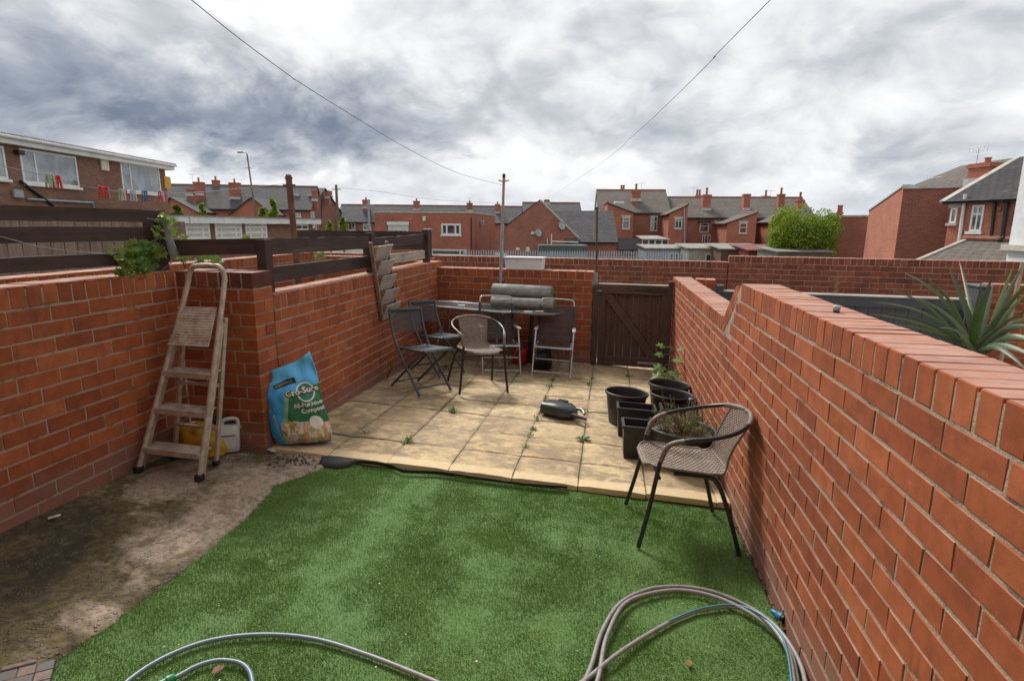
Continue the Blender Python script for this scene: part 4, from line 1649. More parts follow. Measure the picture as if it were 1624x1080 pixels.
# tiered wooden wall planter hung on the left wall
u0, u1 = onX(588, 388, XP + .03), onX(606, 503, XP + .03)
t = thing('wall_planter', 'weathered five-tier wooden planter hanging crooked on the brick wall', 'planter', M=Matrix.Translation((XP, u0.y, u0.z)))
KS = (u1.y - u0.y) / (u0.z - u1.z)
wp = u1.y - u0.y
ztop_, zbot_ = 0.0, u1.z - u0.z
yl = 0.0
PWd = .40
for s in (0, 1):
    MB().bar((.028, s * PWd - KS * .02, .02), (.028, s * PWd - KS * (zbot_ - .01), zbot_ - .01), .024, .036, (1, 0, 0)).build('side_rail', MT['wood_grey_v'], t)
nt = 5
for i in range(nt):
    z0 = ztop_ - .150 - i * (ztop_ - zbot_ - .13) / (nt - 1)
    yl = -KS * z0
    Mt = Matrix.Translation((.026, yl + PWd / 2, z0)) @ Matrix.Rotation(R(24), 4, 'Y') @ Matrix.Rotation(random.uniform(-.03, .03), 4, 'X')
    MB().rbox(-.006, .006, -PWd / 2 + .014, PWd / 2 - .014, -.015, .150, .002).build('trough_front', MT['wood_grey'], t, None, Mt)
    for s in (-1, 1):
        tri = [(.0, 0), (.060, .126), (.0, .126)]
        MB().prism(tri, -.006, .006, Matrix.Translation((.018, yl + PWd / 2 + s * (PWd / 2 - .022), z0 - .006)) @ Matrix(((1, 0, 0, 0), (0, 0, -1, 0), (0, 1, 0, 0), (0, 0, 0, 1)))).build('trough_side', MT['wood_tan'], t)
    MB().rbox(.004, .014, yl + .014, yl + PWd - .014, z0 - .02, z0 + .13, .002).build('trough_back', MT['wood_tan'], t)

# ------------------------------------------------------------------ stepladder
MT['ladder'] = simple('paint-splashed_aluminium', (.52, .45, .37), (.34, .275, .215), 16, .5, .25, .35, .002, 70)
MT['ladder_plat'] = simple('worn_pale_platform', (.56, .52, .46), (.36, .26, .18), 22, .6, .2, .4, .003, 90)
t = thing('stepladder', 'old paint-splashed aluminium stepladder with hoop top standing against the brick return wall', 'stepladder', (-1.6, -.40, 0))
inv = Matrix.Translation((1.6, .40, 0))
F0 = onT(219, 748, -.018)
F1 = onT(316, 761, -.018)
T0, T1 = onV(300, 445, (0, -.12), 0), onV(357, 445, (0, -.12), 0)
HT = onV(330, 421, (0, -.11), 0)


def lad(tt, s):
    return (F0.lerp(T0, tt) if s == 0 else F1.lerp(T1, tt))


hoop = [F0, F0.lerp(T0, .5), F0.lerp(T0, .93), T0 + Vector((.004, 0, .035)), T0 + Vector((.035, 0, .085)), Vector((T0.x + .08, T0.y, HT.z - .004)), HT,
        Vector((T1.x - .08, T1.y, HT.z - .004)), T1 + Vector((-.035, 0, .085)), T1 + Vector((-.004, 0, .035)), F1.lerp(T1, .93), F1.lerp(T1, .5), F1]
MB().tube([inv @ p for p in catmull(hoop, 6)], .0165, 10).build('front_frame', MT['ladder'], t, 40)
for p, q in ((F0, T0), (F1, T1)):
    MB().bar(inv @ (p + Vector((0, .022, 0))), inv @ p.lerp(q, .78) + Vector((0, .022, 0)), .014, .040, (0, 1, 0)).build('rail_flange', MT['ladder'], t)
G1 = onT(343, 737, -.018)
G0 = Vector((F0.x + .05, G1.y + .01, gz(F0.x + .05, G1.y, -.018)))
for g_, p, q in ((G0, F0, T0), (G1, F1, T1)):
    MB().bar(inv @ g_, inv @ (p.lerp(q, .80) + Vector((0, .05, 0))), .022, .030, (0, 1, 0)).build('rear_leg', MT['ladder'], t)
    MB().rbox(-.016, .016, -.02, .02, -.002, .03, .004).build('foot', MT['black'], t, None, Matrix.Translation(inv @ g_))
    MB().rbox(-.020, .020, -.02, .03, -.004, .035, .004).build('foot', MT['black'], t, None, Matrix.Translation(inv @ p))
for zt_ in (.25, .55):
    MB().bar(inv @ G0.lerp(F0.lerp(T0, .8), zt_), inv @ G1.lerp(F1.lerp(T1, .8), zt_), .02, .02).build('rear_brace', MT['ladder'], t)
for tt in (.128, .330, .520):
    a, b = inv @ lad(tt, 0), inv @ lad(tt, 1)
    dd = (b - a).normalized()
    rz = math.atan2(dd.y, dd.x)
    L_ = (b - a).length
    Ms = Matrix.Translation(a) @ Matrix.Rotation(rz, 4, 'Z') @ Matrix.Rotation(-math.asin(dd.z), 4, 'Y')
    st = MB().rbox(.006, L_ - .006, -.022, .085, -.004, .004, .002).rbox(.006, L_ - .006, -.026, -.018, -.034, .003, .002)
    for k in range(5):
        st.box(.012, L_ - .012, -.012 + k * .02, -.006 + k * .02, .0045, .0062)
    st.build('tread', MT['ladder'], t, None, Ms)
# folded platform
a0_, a1_ = inv @ lad(.665, 0), inv @ lad(.665, 1)
b0_, b1_ = inv @ lad(.855, 0), inv @ lad(.855, 1)
off = Vector((0, -.028, 0))
ins = .014
pv = [a0_ + off + Vector((ins, -.03, 0)), a1_ + off + Vector((-ins, -.03, 0)), b1_ + off + Vector((-ins - .01, .015, 0)), b0_ + off + Vector((ins + .015, .015, 0))]
pm = MB()
nrib = 14
nrm = (pv[1] - pv[0]).cross(pv[3] - pv[0]).normalized()
for k in range(nrib):
    l0, l1 = pv[0].lerp(pv[3], k / nrib), pv[1].lerp(pv[2], k / nrib)
    m0, m1 = pv[0].lerp(pv[3], (k + .6) / nrib), pv[1].lerp(pv[2], (k + .6) / nrib)
    n0, n1 = pv[0].lerp(pv[3], (k + 1) / nrib), pv[1].lerp(pv[2], (k + 1) / nrib)
    h = nrm * .003
    o_ = len(pm.v)
    pm.v += [tuple(q) for q in (l0 + h, l1 + h, m1 + h, m0 + h, m0, m1, n1, n0, n0 + h, n1 + h)]
    pm.f += [(o_, o_ + 1, o_ + 2, o_ + 3), (o_ + 3, o_ + 2, o_ + 5, o_ + 4), (o_ + 4, o_ + 5, o_ + 6, o_ + 7), (o_ + 7, o_ + 6, o_ + 9, o_ + 8)]
o = pm.build('platform', MT['ladder_plat'], t)
md = o.modifiers.new('thickness', 'SOLIDIFY')
md.thickness = .006

# ------------------------------------------------------------------ bag of compost
BW, BHt, BT = .195, .60, .105


def bag_pt(u, v, back=False):
    """u -1..1 across, v 0..1 up"""
    wv = BW * (1 - .10 * (1 - ss(0, .12, v)) - .05 * ss(.75, 1, v) + .03 * math.sin(v * 9))
    top = BHt * (1 - .16 * (1 - u) / 2 * ss(.6, 1, v)) + .05 * ss(.7, 1, v) * max(0, u) ** 2
    z = v * top
    th = BT * (1 - u * u) ** .45 * (ss(-.06, .10, v) * (1 - ss(.50, .97, v) * .93))
    if u < 0 and .55 < v < .95:
        z -= .03 * math.sin((v - .55) / .4 * math.pi) * -u
    cr = .012 * noise.noise(Vector((u * 3.3, v * 5.2, 1.0 + back * 5))) + .008 * noise.noise(Vector((u * 8, v * 11 + u * 3, 4)))
    cr += .010 * math.sin((v * 19 + u * 5)) * ss(.60, .85, v) + .006 * math.sin(v * 34 - u * 7) * ss(.35, .0, v)
    y = (th * .95 if back else -th) + (cr if abs(u) < .97 else 0) * (1 if th > .004 else .5)
    return Vector((u * wv - .20 * z, y, z - .10 * u * wv * ss(.25, 0, v) * 0))


t = thing('compost_bag', 'full blue and green compost bag leaning on the brick wall at the patio edge', 'bag',
          M=frameM((-1.085, .165, gz(-1.085, .165, .006)), R(24)) @ Matrix.Rotation(R(-7), 4, 'X') @ Matrix.Rotation(R(-3), 4, 'Y'))
m, N, b, g = new_mat('printed_bag')
tc = N.n('ShaderNodeTexCoord')
u, v, w_ = N.sep(tc.outputs['UV'])
nz = N.noise(tc.outputs['UV'], 7, 4, .6)
blue = N.mix(N.rng(v, .55, .95), (.04, .34, .74), (.10, .52, .90))
lin = N.math('SUBTRACT', u, N.math('MULTIPLY_ADD', N.math('SUBTRACT', .60, v), -.42, .47))      # diagonal edge of the green panel
gm = N.math('MULTIPLY', N.math('GREATER_THAN', lin, 0), N.math('LESS_THAN', v, N.math('MULTIPLY_ADD', u, .16, .545)))
rimm = N.math('MULTIPLY', N.math('GREATER_THAN', lin, -.075), N.math('LESS_THAN', v, N.math('MULTIPLY_ADD', u, .16, .555)))
c = N.mix(rimm, blue, (.22, .42, .30))
c = N.mix(gm, c, (.012, .155, .065))
# harvest picture along the foot of the bag
vg = N.noise(N.vmath('MULTIPLY', tc.outputs['UV'], (9.0, 7.0, 1.0)), 1.0, 4, .6, .4, 'Color')
v1, v2, v3 = N.sep(vg)
pic = N.ramp(v1, [(.30, (.55, .52, .42)), (.42, (.70, .60, .36)), (.50, (.10, .26, .07)), (.58, (.70, .33, .20)), (.70, (.75, .22, .24))])
pic = N.mix(N.rng(v2, .5, .62, 0, .7), pic, (.62, .60, .55))
pm_ = N.math('LESS_THAN', N.math('ADD', v, N.math('MULTIPLY_ADD', v3, .08, -.04)), N.math('MULTIPLY_ADD', N.math('ABSOLUTE', N.math('SUBTRACT', u, .45)), -.10, .305))
pm_ = N.math('MULTIPLY', pm_, N.math('GREATER_THAN', u, .22))
c = N.mix(pm_, c, pic)
du = N.math('SUBTRACT', u, .80)
dv = N.math('SUBTRACT', v, .265)
circ = N.math('LESS_THAN', N.math('ADD', N.math('MULTIPLY', N.math('MULTIPLY', du, du), .52), N.math('MULTIPLY', dv, dv)), .0058)
c = N.mix(circ, c, (.72, .72, .70))
c = N.mix(N.math('LESS_THAN', v, .022), c, (.02, .25, .62))
# logo oval
du = N.math('SUBTRACT', u, .76)
dv = N.math('SUBTRACT', v, .625)
q_ = N.math('ADD', N.math('MULTIPLY', N.math('MULTIPLY', du, du), .52), N.math('MULTIPLY', dv, dv))
c = N.mix(N.math('LESS_THAN', q_, .0128), c, (.70, .74, .74))
c = N.mix(N.math('LESS_THAN', q_, .0094), c, (.018, .19, .085))
c = N.mix(N.rng(nz, .55, .75, 0, .2), c, (.5, .55, .6))
N.put(b.inputs['Base Color'], c)
b.inputs['Roughness'].default_value = .32
bump(N, b, N.noise(tc.outputs['UV'], 26, 4, .6, .6), .25, .008)
MT['bag'] = m
me = bpy.data.meshes.new('sack')
nu, nv = 28, 36
vv, ff, uv = [], [], []
for back in (0, 1):
    for j in range(nv + 1):
        for i in range(nu + 1):
            uu = math.sin((i / nu - .5) * math.pi)
            vv.append(tuple(bag_pt(uu, j / nv, back)))
            uv.append(((uu + 1) / 2 if not back else .02, j / nv))
    o_ = back * (nu + 1) * (nv + 1)
    for j in range(nv):
        for i in range(nu):
            a = o_ + j * (nu + 1) + i
            q = (a, a + 1, a + nu + 2, a + nu + 1)
            ff.append(q[::-1] if back else q)
me.from_pydata(vv, [], ff)
l = me.uv_layers.new(name='UVMap')
for p in me.polygons:
    for li in p.loop_indices:
        l.data[li].uv = uv[me.loops[li].vertex_index]
me.materials.append(MT['bag'])
bmx = bmesh.new()
bmx.from_mesh(me)
bmesh.ops.remove_doubles(bmx, verts=bmx.verts, dist=.0008)
bottom = [e for e in bmx.edges if e.is_boundary]
bmesh.ops.holes_fill(bmx, edges=bottom)
bmx.to_mesh(me)
bmx.free()
me.polygons.foreach_set('use_smooth', [True] * len(me.polygons))
link('sack', me, t)
MT['ink_white'] = simple('white_print', (.78, .79, .78), (.70, .70, .70), 30, .4, 0, 0)
MT['ink_black'] = simple('black_print', (.015, .018, .016), None, 30, .4, 0, 0)
MT['ink_beige'] = simple('beige_print', (.50, .45, .33), None, 30, .4, 0, 0)


def text_on(surf_fn, body, u0, v0, size, mat, parent, name='lettering', rot=0.0, off=.003, sx=1.0, shear=0.0, bold=0.0, aspect=1.0):
    """lettering as geometry wrapped onto a surface given by surf_fn(u, v) in bag units (metres along u and v)"""
    cu = bpy.data.curves.new('txt', 'FONT')
    cu.body = body
    cu.size = size
    cu.shear = shear
    cu.offset = bold
    cu.resolution_u = 2
    ob = bpy.data.objects.new('txt', cu)
    COL.objects.link(ob)
    dg = bpy.context.evaluated_depsgraph_get()
    me = bpy.data.meshes.new_from_object(ob.evaluated_get(dg))
    bpy.data.objects.remove(ob)
    bpy.data.curves.remove(cu)
    bm_ = bmesh.new()
    bm_.from_mesh(me)
    bmesh.ops.triangulate(bm_, faces=bm_.faces)
    bmesh.ops.subdivide_edges(bm_, edges=[e for e in bm_.edges if e.calc_length() > size * .3], cuts=2)
    cr_, sr_ = math.cos(rot), math.sin(rot)
    for vt in bm_.verts:
        x_, y_ = vt.co.x * sx, vt.co.y
        X, Y = x_ * cr_ - y_ * sr_, x_ * sr_ + y_ * cr_
        vt.co = surf_fn(u0 + X, v0 + Y, off)
    bm_.to_mesh(me)
    bm_.free()
    me.materials.clear()
    me.materials.append(mat)
    return link(name, me, parent)


def bag_surf(x, z, off):
    u_ = max(-.985, min(.985, x / BW))
    v_ = z / BHt
    p = bag_pt(u_, v_)
    e = .02
    n_ = (bag_pt(min(u_ + e, .99), v_) - bag_pt(max(u_ - e, -.99), v_)).cross(bag_pt(u_, v_ + e) - bag_pt(u_, v_ - e)).normalized()
    if n_.y > 0:
        n_ = -n_
    return p + n_ * off


text_on(bag_surf, 'Gro-Sure', -.032, .345, .058, MT['ink_black'], t, rot=.16, off=.003, bold=.006, sx=.98)
text_on(bag_surf, 'Gro-Sure', -.030, .347, .057, MT['ink_white'], t, rot=.16, off=.0052, bold=.0015)
text_on(bag_surf, 'All-Purpose', .005, .268, .043, MT['ink_white'], t, rot=.10, off=.0035, bold=.0012, sx=.92)
text_on(bag_surf, 'Compost', .045, .228, .043, MT['ink_white'], t, rot=.10, off=.0035, bold=.0012, sx=.92)
text_on(bag_surf, 'Gro-Sure', -.188, .375, .036, MT['ink_beige'], t, rot=-1.45, off=.0035, bold=.001)
text_on(bag_surf, 'All Purpose Compost', -.150, .225, .020, MT['ink_white'], t, rot=-1.45, off=.003)


def patch(u0, u1, z0, z1, mat, name, off, rot=0.0):
    mb = MB()
    n = 6
    for j in range(n + 1):
        for i in range(n + 1):
            X, Z = (i / n - .5) * (u1 - u0), (j / n - .5) * (z1 - z0)
            xx, zz_ = X * math.cos(rot) - Z * math.sin(rot), X * math.sin(rot) + Z * math.cos(rot)
            mb.v.append(tuple(bag_surf((u0 + u1) / 2 + xx, (z0 + z1) / 2 + zz_, off)))
    for j in range(n):
        for i in range(n):
            a = j * (n + 1) + i
            mb.f.append((a, a + 1, a + n + 2, a + n + 1))
    return mb.build(name, mat, t, 60)


patch(-.098, .052, .432, .478, MT['ink_black'], 'printed_label', .004, .22)
text_on(bag_surf, 'westland', -.085, .431, .033, MT['ink_beige'], t, rot=.22, off=.006)
patch(-.07, -.025, .055, .095, MT['ink_white'], 'barcode', .003, .1)
for k in range(7):
    patch(-.067 + k * .006, -.064 + k * .006, .058, .092, MT['ink_black'], 'barcode_line', .0045, .0)

# ------------------------------------------------------------------ things behind the ladder
MT['hdpe'] = simple('milky_plastic', (.60, .61, .60), (.48, .49, .47), 10, .35, 0, .1, .001)
jp = (-1.53, -.07)
t = thing('plastic_jerrycan', 'milky white plastic jerrycan with grey label on the ground behind the stepladder', 'jerrycan', M=frameM((*jp, gz(*jp, -.014)), .6) @ Matrix.Scale(.88, 4))
body = MB()
secs = [(0, .062, .088, 0), (.008, .068, .094, 0), (.15, .068, .094, 0), (.185, .060, .085, .004), (.205, .045, .066, .01)]
for z_, a_, b_, o_ in secs:
    for k in range(24):
        an = 2 * math.pi * k / 24
        ca, sa = math.cos(an), math.sin(an)
        rr = (abs(ca) ** 5 + abs(sa) ** 5) ** -.2
        body.v.append((b_ * rr * ca + o_, a_ * rr * sa, z_))
for i in range(len(secs) - 1):
    for k in range(24):
        l_ = (k + 1) % 24
        body.f.append((i * 24 + k, i * 24 + l_, i * 24 + 24 + l_, i * 24 + 24 + k))
body.f += [tuple(range(24))[::-1], tuple(range((len(secs) - 1) * 24, len(secs) * 24))]
body.build('body', MT['hdpe'], t, 50)
MB().tube(catmull([(-.03, 0, .20), (-.02, 0, .238), (.03, 0, .250), (.075, 0, .238), (.085, 0, .17)], 6), .015, 10).build('handle', MT['hdpe'], t, 50)
MB().lathe([(0, .19), (.024, .19), (.024, .228), (.021, .232), (0, .232)], 16, Matrix.Translation((-.052, 0, 0))).build('cap', MT['black'], t, 40)
MT['label_grey'] = simple('pale_label', (.62, .64, .66), (.50, .53, .56), 40, .5, 0, 0)
MB().rbox(-.062, .062, -.0705, -.0675, .035, .145, .001).build('printed_label', MT['label_grey'], t)
MB().rbox(-.062, .062, -.0712, -.0690, .128, .140, .0006).build('label_band', simple('blue_band', (.10, .17, .27), None, 40, .5, 0, 0), t)
m, N, b, g = new_mat('yellow_sandbag')
n_ = N.noise(g.outputs['Position'], 11, 5, .6)
N.put(b.inputs['Base Color'], N.mix(N.rng(n_, .4, .65), (.50, .30, .012), (.30, .175, .012)))
b.inputs['Roughness'].default_value = .35
bump(N, b, N.noise(g.outputs['Position'], 38, 4, .6, .5), .5, .008)
MT['yellow'] = m
sp = (-1.66, -.16)
t = thing('sand_bag', 'crumpled yellow plastic bag of sand slumped behind the stepladder', 'bag', M=frameM((*sp, gz(*sp, -.018)), .15))


def sack_pt(a, h):
    rr = .165 * (1 - h ** 2.6) ** .5 * (1 + .12 * noise.noise(Vector((math.cos(a) * 2, math.sin(a) * 2, h * 3))))
    fold = .010 * math.sin(a * 7 + h * 6) * h
    return Vector(((rr + fold) * math.cos(a) * 1.0, (rr + fold) * math.sin(a) * .62, .004 + h * .215 + .015 * noise.noise(Vector((a, h * 4, 2)))))


sb = MB()
na, nh = 40, 16
for j in range(nh + 1):
    for i in range(na):
        sb.v.append(tuple(sack_pt(2 * math.pi * i / na, min(j / nh, .985))))
for j in range(nh):
    for i in range(na):
        sb.f.append((j * na + i, j * na + (i + 1) % na, (j + 1) * na + (i + 1) % na, (j + 1) * na + i))
sb.f.append(tuple(range(na))[::-1])
sb.f.append(tuple(range(nh * na, (nh + 1) * na)))
sb.build('sack', MT['yellow'], t, 60)


def sack_surf(x, z, off):
    h = max(.05, min(.93, z / .215))
    rr = .165 * (1 - h ** 2.6) ** .5
    an = math.asin(max(-1, min(1, x / max(rr, .02)))) - math.pi / 2
    p = sack_pt(an, h)
    return p + Vector((math.cos(an), math.sin(an) * 1.2, .3)).normalized() * off


text_on(sack_surf, 'SAND', -.005, .060, .034, MT['ink_beige'], t, off=.008, rot=-.35, bold=.001)
MT['navy'] = simple('navy_cloth', (.030, .040, .070), (.018, .022, .038), 14, .6, 0, .3, .003)
np_ = (-1.60, -.045)
o = lump('cloth_bundle', 'navy blue bundle tucked between the yellow sand bag and the wall', 'bundle', frameM((*np_, gz(*np_, -.018)), .1),
         [(0, 0), (.12, 0), (.135, .05), (.12, .16), (.07, .222), (0, .235)], 1.15, .30, MT['navy'], 28, .12)

# ------------------------------------------------------------------ pots and planters
def round_pot(label, x, y, r, h, group=None, soil=None):
    t = thing('plant_pot', label, 'pot', M=frameM((x, y, gz(x, y, .004)), random.random() * 3), group=group)
    k = r
    MB().lathe([(0, 0), (k * .70, 0), (k * .72, .01), (k * .90, h * .80), (k * .895, h * .87), (k * .93, h * .88), (k * .955, h * .90), (k * .995, h * .935), (k, h * .965), (k * .985, h * .99), (k * .955, h),
                (k * .925, h * .985), (k * .905, h * .94), (k * .89, h * .80), (k * .70, .02), (0, .018)], 44).build('body', MT['pot'], t, 40)
    if soil:
        MB().lathe([(0, h * soil), (k * .60, h * soil + .006), (k * (.70 + .19 * soil), h * soil)], 30).build('soil', MT['soil'], t, 60)
    return t


def pot_at(label, pxc, pyrim, wpx, h, soil=None):
    """rim centre pixel and width of the rim in pixels"""
    d = 4.5
    for _ in range(20):
        p = atD(pxc, pyrim, d)
        err = p.z - (gz(p.x, p.y, .004) + h)
        d += err * 2.2
    p = atD(pxc, pyrim, d)
    r = wpx / 2 * d / FPX
    return round_pot(label, min(p.x, XR - r - .012), p.y, r, h, None, soil), p, r


pot_at('round black plastic pot standing out on the paving, furthest of the pots from the wall', 992, 621, 69, .275, .12)
pot_at('round black plastic pot beside the sycamore seedling at the wall', 1060, 608, 66, .27, .12)
pot_at('round black plastic pot between the seedling pot and the rectangular planters', 1063, 624, 68, .27, .12)
pp, ppos, prad = pot_at('wide round black pot holding the straggly dried plant', 1094, 679, 108, .27, .86)


def box_planter(label, pxs, h, lx, ly, rz, soil):
    """pxs = pixel of the near left corner at ground"""
    p = onT(pxs[0], pxs[1], .004)
    t = thing('rectangular_planter', label, 'planter', M=frameM((p.x, p.y, gz(p.x, p.y, .004)), rz))
    mb = MB()
    ta = .022
    v = []
    for z_, i_ in ((0, ta), (h - .02, .004), (h - .02, -.006), (h, -.006), (h, .012), (.012, ta + .008)):
        v += [(i_, i_, z_), (lx - i_, i_, z_), (lx - i_, ly - i_, z_), (i_, ly - i_, z_)]
    f = [(3, 2, 1, 0), (20, 21, 22, 23)]
    for q in range(5):
        for k in range(4):
            f.append((q * 4 + k, q * 4 + (k + 1) % 4, q * 4 + 4 + (k + 1) % 4, q * 4 + 4 + k))
    mb.add(v, f)
    for k in range(5):                                  # ribs moulded in the front
        xx = lx * (.14 + .18 * k)
        mb.box(xx - .004, xx + .004, ta * .5 - .006, ta * .5 + .004, .03, h - .03)
    mb.build('body', MT['black'], t)
    if soil:
        s0 = MB()
        n = 12
        for j in range(n + 1):
            for i in range(n + 1):
                s0.v.append((.02 + (lx - .04) * i / n, .02 + (ly - .04) * j / n, h * soil + .012 * noise.noise(Vector((i * .5, j * .5, lx * 10)))))
        for j in range(n):
            for i in range(n):
                a = j * (n + 1) + i
                s0.f.append((a, a + 1, a + n + 2, a + n + 1))
        s0.build('soil', MT['soil'], t, 60)
    return t


box_planter('rectangular black planter with dry soil standing in front of another like it', (984, 727), .245, .31, .21, .02, .60)
box_planter('empty rectangular black planter behind the soil-filled one', (976, 692), .24, .30, .20, .02, 0)
box_planter('rectangular black planter wedged between the round pots and the dried plant', (1046, 692), .23, .26, .20, .02, .5)
cp_ = onT(1116, 668, .004)
t = thing('watering_nozzle', 'small black plastic lantern-like cap behind the straggly dried plant', 'cap', M=frameM((min(cp_.x, 1.70), 1.32, gz(1.70, 1.32, .004)), .3))
MB().lathe([(0, 0), (.012, 0), (.012, .20), (.028, .21), (.040, .225), (.043, .275), (.036, .285), (.036, .30), (.020, .31), (0, .312)], 14).build('body', MT['black'], t, 40)

# dark can lying flat on the paving
p = onT(893, 668, .004)
t = thing('water_can', 'dark plastic can with white sticker and stub spout lying on its side on the paving', 'can', M=frameM((.62, 1.44, gz(.62, 1.44, .004)), -.42))
MT['canp'] = simple('dark_green_grey_plastic', (.030, .038, .042), (.020, .025, .028), 10, .35, 0, .1, .001)
bd = MB()
secs = [(-.165, .055, .040, .058), (-.150, .100, .056, .060), (-.02, .112, .062, .064), (.06, .108, .058, .062), (.12, .075, .045, .055), (.145, .045, .03, .05)]
for x_, hy, hz, zc in secs:
    for k in range(24):
        an = 2 * math.pi * k / 24
        ca, sa = math.cos(an), math.sin(an)
        rr = (abs(ca) ** 4 + abs(sa) ** 4) ** -.25
        bd.v.append((x_, hy * rr * ca, max(.002, zc + hz * rr * sa)))
for i in range(len(secs) - 1):
    for k in range(24):
        l_ = (k + 1) % 24
        bd.f.append((i * 24 + k, i * 24 + l_, i * 24 + 24 + l_, i * 24 + 24 + k))
bd.f += [tuple(range(24))[::-1], tuple(range((len(secs) - 1) * 24, len(secs) * 24))]
bd.v = [(-x_, y_, z_) if False else (x_, y_, z_) for x_, y_, z_ in bd.v]
bd.build('body', MT['canp'], t, 50)
MB().tube([(.11, -.045, .055), (.20, -.055, .052), (.275, -.06, .048)], [.022, .016, .014], 10).build('spout', MT['canp'], t, 40)
MB().tube(catmull([(.10, .05, .08), (.18, .04, .09), (.24, -.02, .075)], 5), .012, 8).build('handle', MT['canp'], t, 40)
MB().rbox(-.06, .03, .04, .085, .118, .134, .005).build('filler_cap', MT['canp'], t)
MB().rbox(-.1685, -.1655, -.03, .022, .045, .082, .0008).build('sticker', MT['pvc'], t)

# ------------------------------------------------------------------ plants in the yard
LEAF = leaf_mat('fresh_leaf', [(.075, .16, .022), (.11, .21, .03), (.16, .26, .035), (.07, .13, .022)], .35)
LEAF_Y = leaf_mat('yellow_green_leaf', [(.15, .22, .025), (.21, .27, .03), (.10, .18, .03), (.25, .28, .045)], .4)
LEAF_D = leaf_mat('dark_green_leaf', [(.035, .085, .02), (.055, .12, .028), (.045, .10, .025)], .25)
STEM = simple('green_stem', (.12, .13, .045), (.10, .07, .04), 30, .7, 0, .2)
TWIG = simple('dry_twig', (.24, .16, .10), (.15, .10, .065), 30, .8, 0, .3)
WEED = leaf_mat('weed_leaf', [(.10, .18, .035), (.15, .24, .05), (.085, .15, .03)], .3)


def leaf(mb, base, d, nrm, L, Wd, kind='oval', mi=0):
    d = Vector(d).normalized()
    nrm = Vector(nrm)
    s = d.cross(nrm)
    if s.length < 1e-4:
        s = d.orthogonal()
    s.normalize()
    n = s.cross(d).normalized()
    base = Vector(base)

    def P(a, b, h):
        return tuple(base + d * (a * L) + s * (b * Wd) + n * (h * L))
    o = len(mb.v)
    if kind == 'oval':
        mb.v += [P(0, 0, 0), P(.3, .42, .05), P(.68, .38, .03), P(1, 0, -.08), P(.68, -.38, .03), P(.3, -.42, .05), P(.5, 0, 0)]
        mb.f += [(o, o + 1, o + 6), (o + 1, o + 2, o + 6), (o + 2, o + 3, o + 6), (o + 3, o + 4, o + 6), (o + 4, o + 5, o + 6), (o + 5, o, o + 6)]
        mb.m += [mi] * 6
    elif kind == 'blade':
        mb.v += [P(0, -.5, 0), P(0, .5, 0), P(.55, .42, .06), P(.55, -.42, .06), P(1, 0, -.05)]
        mb.f += [(o, o + 1, o + 2, o + 3), (o + 3, o + 2, o + 4)]
        mb.m += [mi] * 2
    else:                                               # lobed, palmate
        ring = [(0, -.12), (.06, -.5), (.30, -.30), (.46, -.62), (.56, -.24), (1.0, 0), (.56, .24), (.46, .62), (.30, .30), (.06, .5), (0, .12)]
        mb.v += [P(.30, 0, .03)] + [P(a, b, -.05 * abs(b) - .04 * a) for a, b in ring]
        for i in range(len(ring) - 1):
            mb.f.append((o, o + 1 + i, o + 2 + i))
        mb.m += [mi] * (len(ring) - 1)


def rosette(label, px, py, n, L, up=.5, kind='blade', Wd=.25, mat=None, dz=.006, name='weed', group='weeds in the paving joints', spread=0.0):
    p = onT(px, py, dz)
    t = thing(name, label, 'weed', (p.x, p.y, gz(p.x, p.y, dz - .004)), 0, group)
    mb = MB()
    for i in range(n):
        a = random.random() * 6.283
        e = random.uniform(.15, 1.0) * up
        l = L * random.uniform(.55, 1.1)
        o_ = Vector((random.gauss(0, spread), random.gauss(0, spread), 0))
        leaf(mb, o_, (math.cos(a), math.sin(a), e), (0, 0, 1) if e < 1.5 else (math.cos(a), math.sin(a), .2), l, l * Wd, kind)
    mb.build('leaves', mat or WEED, t)
    MB().tube([(0, 0, -.006), (0, 0, L * .25)], .002, 5).build('stem', STEM, t)
    return t


WG = 'small green weed growing from a joint between paving slabs'
rosette('flat leafy dandelion rosette in a paving joint near the dark can', 924, 696, 22, .075, .55, 'oval', .34, LEAF, group=None)
rosette('leafy weed growing in the joint beside the front of the dark can', 846, 679, 18, .05, .6, 'oval', .34, LEAF, group=None)
for a, b, n, L in ((648, 699, 22, .045), (718, 652, 24, .045), (840, 690, 10, .035), (852, 664, 12, .03), (866, 632, 14, .035), (872, 613, 12, .04), (876, 602, 12, .035),
                   (935, 610, 12, .04), (939, 600, 10, .035), (578, 686, 10, .03), (648, 621, 8, .028), (708, 581, 14, .04), (856, 655, 10, .03), (835, 708, 14, .028), (884, 640, 18, .04), (926, 652, 16, .045), (994, 596, 8, .05)):
    rosette(WG, a, b, int(n * 1.5), L * 1.45, 1.4, 'blade', .16, None, spread=.018)
# tall weed against the left wall
p = onT(607, 602, .006)
t = thing('wall_weed', 'pale feathery weed growing at the foot of the left brick wall', 'weed', (XP + .04, p.y, gz(XP + .04, p.y, .004)))
mb, st = MB(), MB()
for i in range(9):
    a = random.uniform(-1.2, 1.2)
    tip = Vector((.05 + .04 * random.random(), math.sin(a) * .16, random.uniform(.10, .28)))
    pts = catmull([(0, 0, 0), tip * .5 + Vector((.01, 0, .03)), tip], 4)
    st.tube(pts, .0016, 4)
    for k in range(12):
        q = pts[random.randrange(2, len(pts))]
        leaf(mb, q, (random.uniform(-1, 1), random.uniform(-1, 1), random.uniform(-.2, .8)), (0, 0, 1), random.uniform(.015, .03), .008, 'blade')
mb.build('leaves', leaf_mat('pale_weed', [(.22, .21, .07), (.26, .24, .10), (.17, .18, .06)], .3), t)
st.build('stem', STEM, t)

